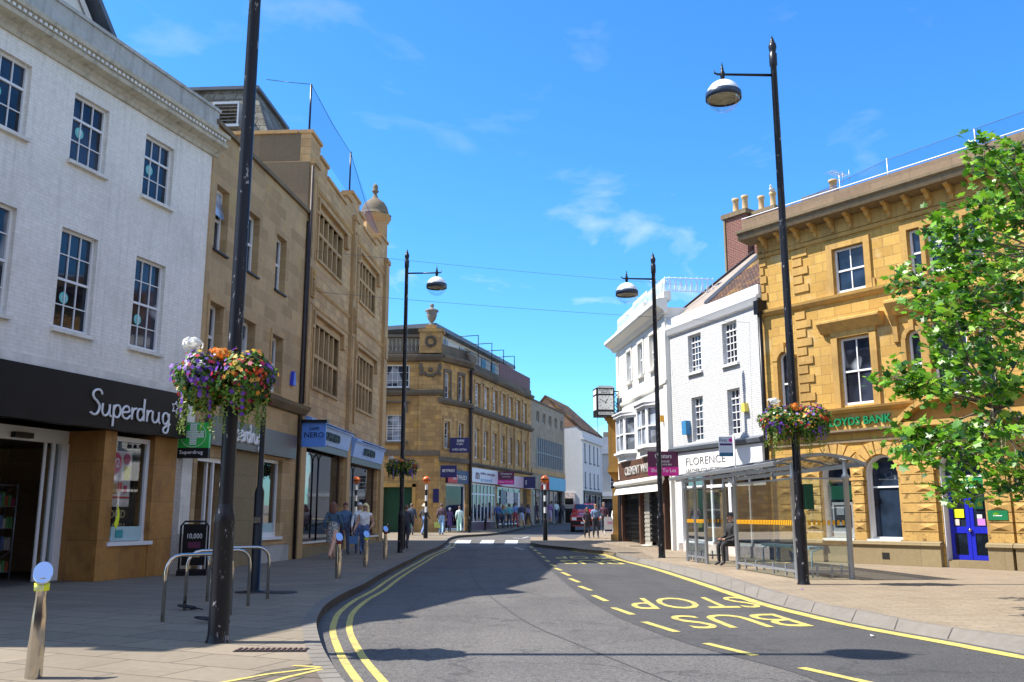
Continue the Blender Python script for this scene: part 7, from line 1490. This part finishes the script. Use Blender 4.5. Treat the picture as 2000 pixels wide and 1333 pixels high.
loft(b, [(1.25, [(.76, .97), (.74, .99)]), (1.95, [(.74, .97), (.60, 1.40)]), (3.5, [(.74, .97), (.60, 1.42)]), (4.05, [(.74, .97), (.66, 1.05)])]); b.build('body', M['carred'], ct)
gw = MB(); gw.add([(-.66, 1.33, 1.03), (.66, 1.33, 1.03), (.55, 1.86, 1.365), (-.55, 1.86, 1.365)], [(0, 1, 2, 3)]); gw.build('windscreen', M['pane'], ct)
gw = MB()
for s in (-1, 1): gw.add([(s*.755, 1.7, 1.03), (s*.755, 3.7, 1.03), (s*.64, 3.4, 1.34), (s*.64, 2.05, 1.34)], [(0, 1, 2, 3)])
gw.build('side_window', M['pane'], ct)
for s in (-1, 1):
    MB().box(s*.62-.13, s*.62+.13, -.03, .02, .58, .72).build('headlight', M['lampw'], ct); MB().box(s*.80-.03, s*.80+.03, -.0, .1, .58, .72).build('indicator', M['orange'], ct)
    MB().box(s*.9-.07, s*.9+.07, 1.5, 1.62, 1.0, 1.14).build('mirror', M['bpaint'], ct)
    for yy in (.75, 3.3):
        wt = MB(); wt.lathe([(.2, -.1), (.3, -.1), (.32, -.06), (.32, .06), (.3, .1), (.2, .1)], n=18); wt.v = [(s*.74+c, yy+a_, .32+b_) for a_, b_, c in wt.v]; w0 = wt.build('wheel', M['tyre'], ct)
        wr_ = MB(); wr_.lathe([(0, -.06), (.2, -.08), (.2, .08), (0, .06)], n=14); wr_.v = [(s*.74+c, yy+a_, .32+b_) for a_, b_, c in wr_.v]; wr_.build('rim', M['galv'], w0)
g_ = MB(); g_.box(-.45, .45, -.02, .0, .6, .72); g_.build('grille', M['bpaint'], ct); MB().box(-.82, .82, -.09, .1, .36, .54).build('bumper', M['bpaint'], ct); MB().box(-.25, .25, -.105, -.09, .41, .51).build('number_plate', M['wpaint'], ct)
# a few scraps of litter
for px, py, lb_ in ((1700, 1226, 'scrap of white litter in the kerb channel of the bus bay'), (1565, 1152, 'fallen purple petal on the pavement in front of the bus shelter')):
    x, y = G(px, py); tag(MB().add([(0, 0, 0), (.06, .01, .01), (.07, .05, .0), (.01, .06, .015)], [(0, 1, 2, 3)]).build('litter', M['wpaint'] if px > 1600 else FLM['purple'], None, (x, y, .005 if px < 1600 else RZ+.02), fix=False), lb_, 'litter')
# ================================================================== unseen terraces added to cut sky light and bounce sun, shown only in reflections
def row(name, label, org, ang, W_, H_, mat, n):
    t = thing(name, label, 'building', (*org, 0), ang); st_ = W_/n
    cs_ = [st_*(k+.5) for k in range(n)]; ops = [(c-.5, c+.5, z, z+1.7) for c in cs_ for z in (4.6, 7.8)]+[(c-st_*.4, c+st_*.4, .5, 3.0) for c in cs_]
    mb = MB(); facade(mb, 0, W_, -.3, H_, ops, .18); shell(mb, 0, W_, -.3, H_, 8); mb.build('wall', mat, t)
    for o in ops: window(t, *o[:4], .1, cols=2, rows=2, pane=M['pane'])
    MB().box(-.1, W_+.1, -.25, .1, H_-.1, H_+.12).build('cornice', M['dress'], t)
row('added_brick_terrace', 'unseen red brick terrace added behind the viewpoint to block sky light', (26, -13), R(180), 44, 9.8, M['oldbrick'], 12)
row('added_stone_terrace', 'unseen tan stone terrace added right of the viewpoint to bounce warm light', (21, 12), R(-90), 24, 11, M['nero_st'], 7)
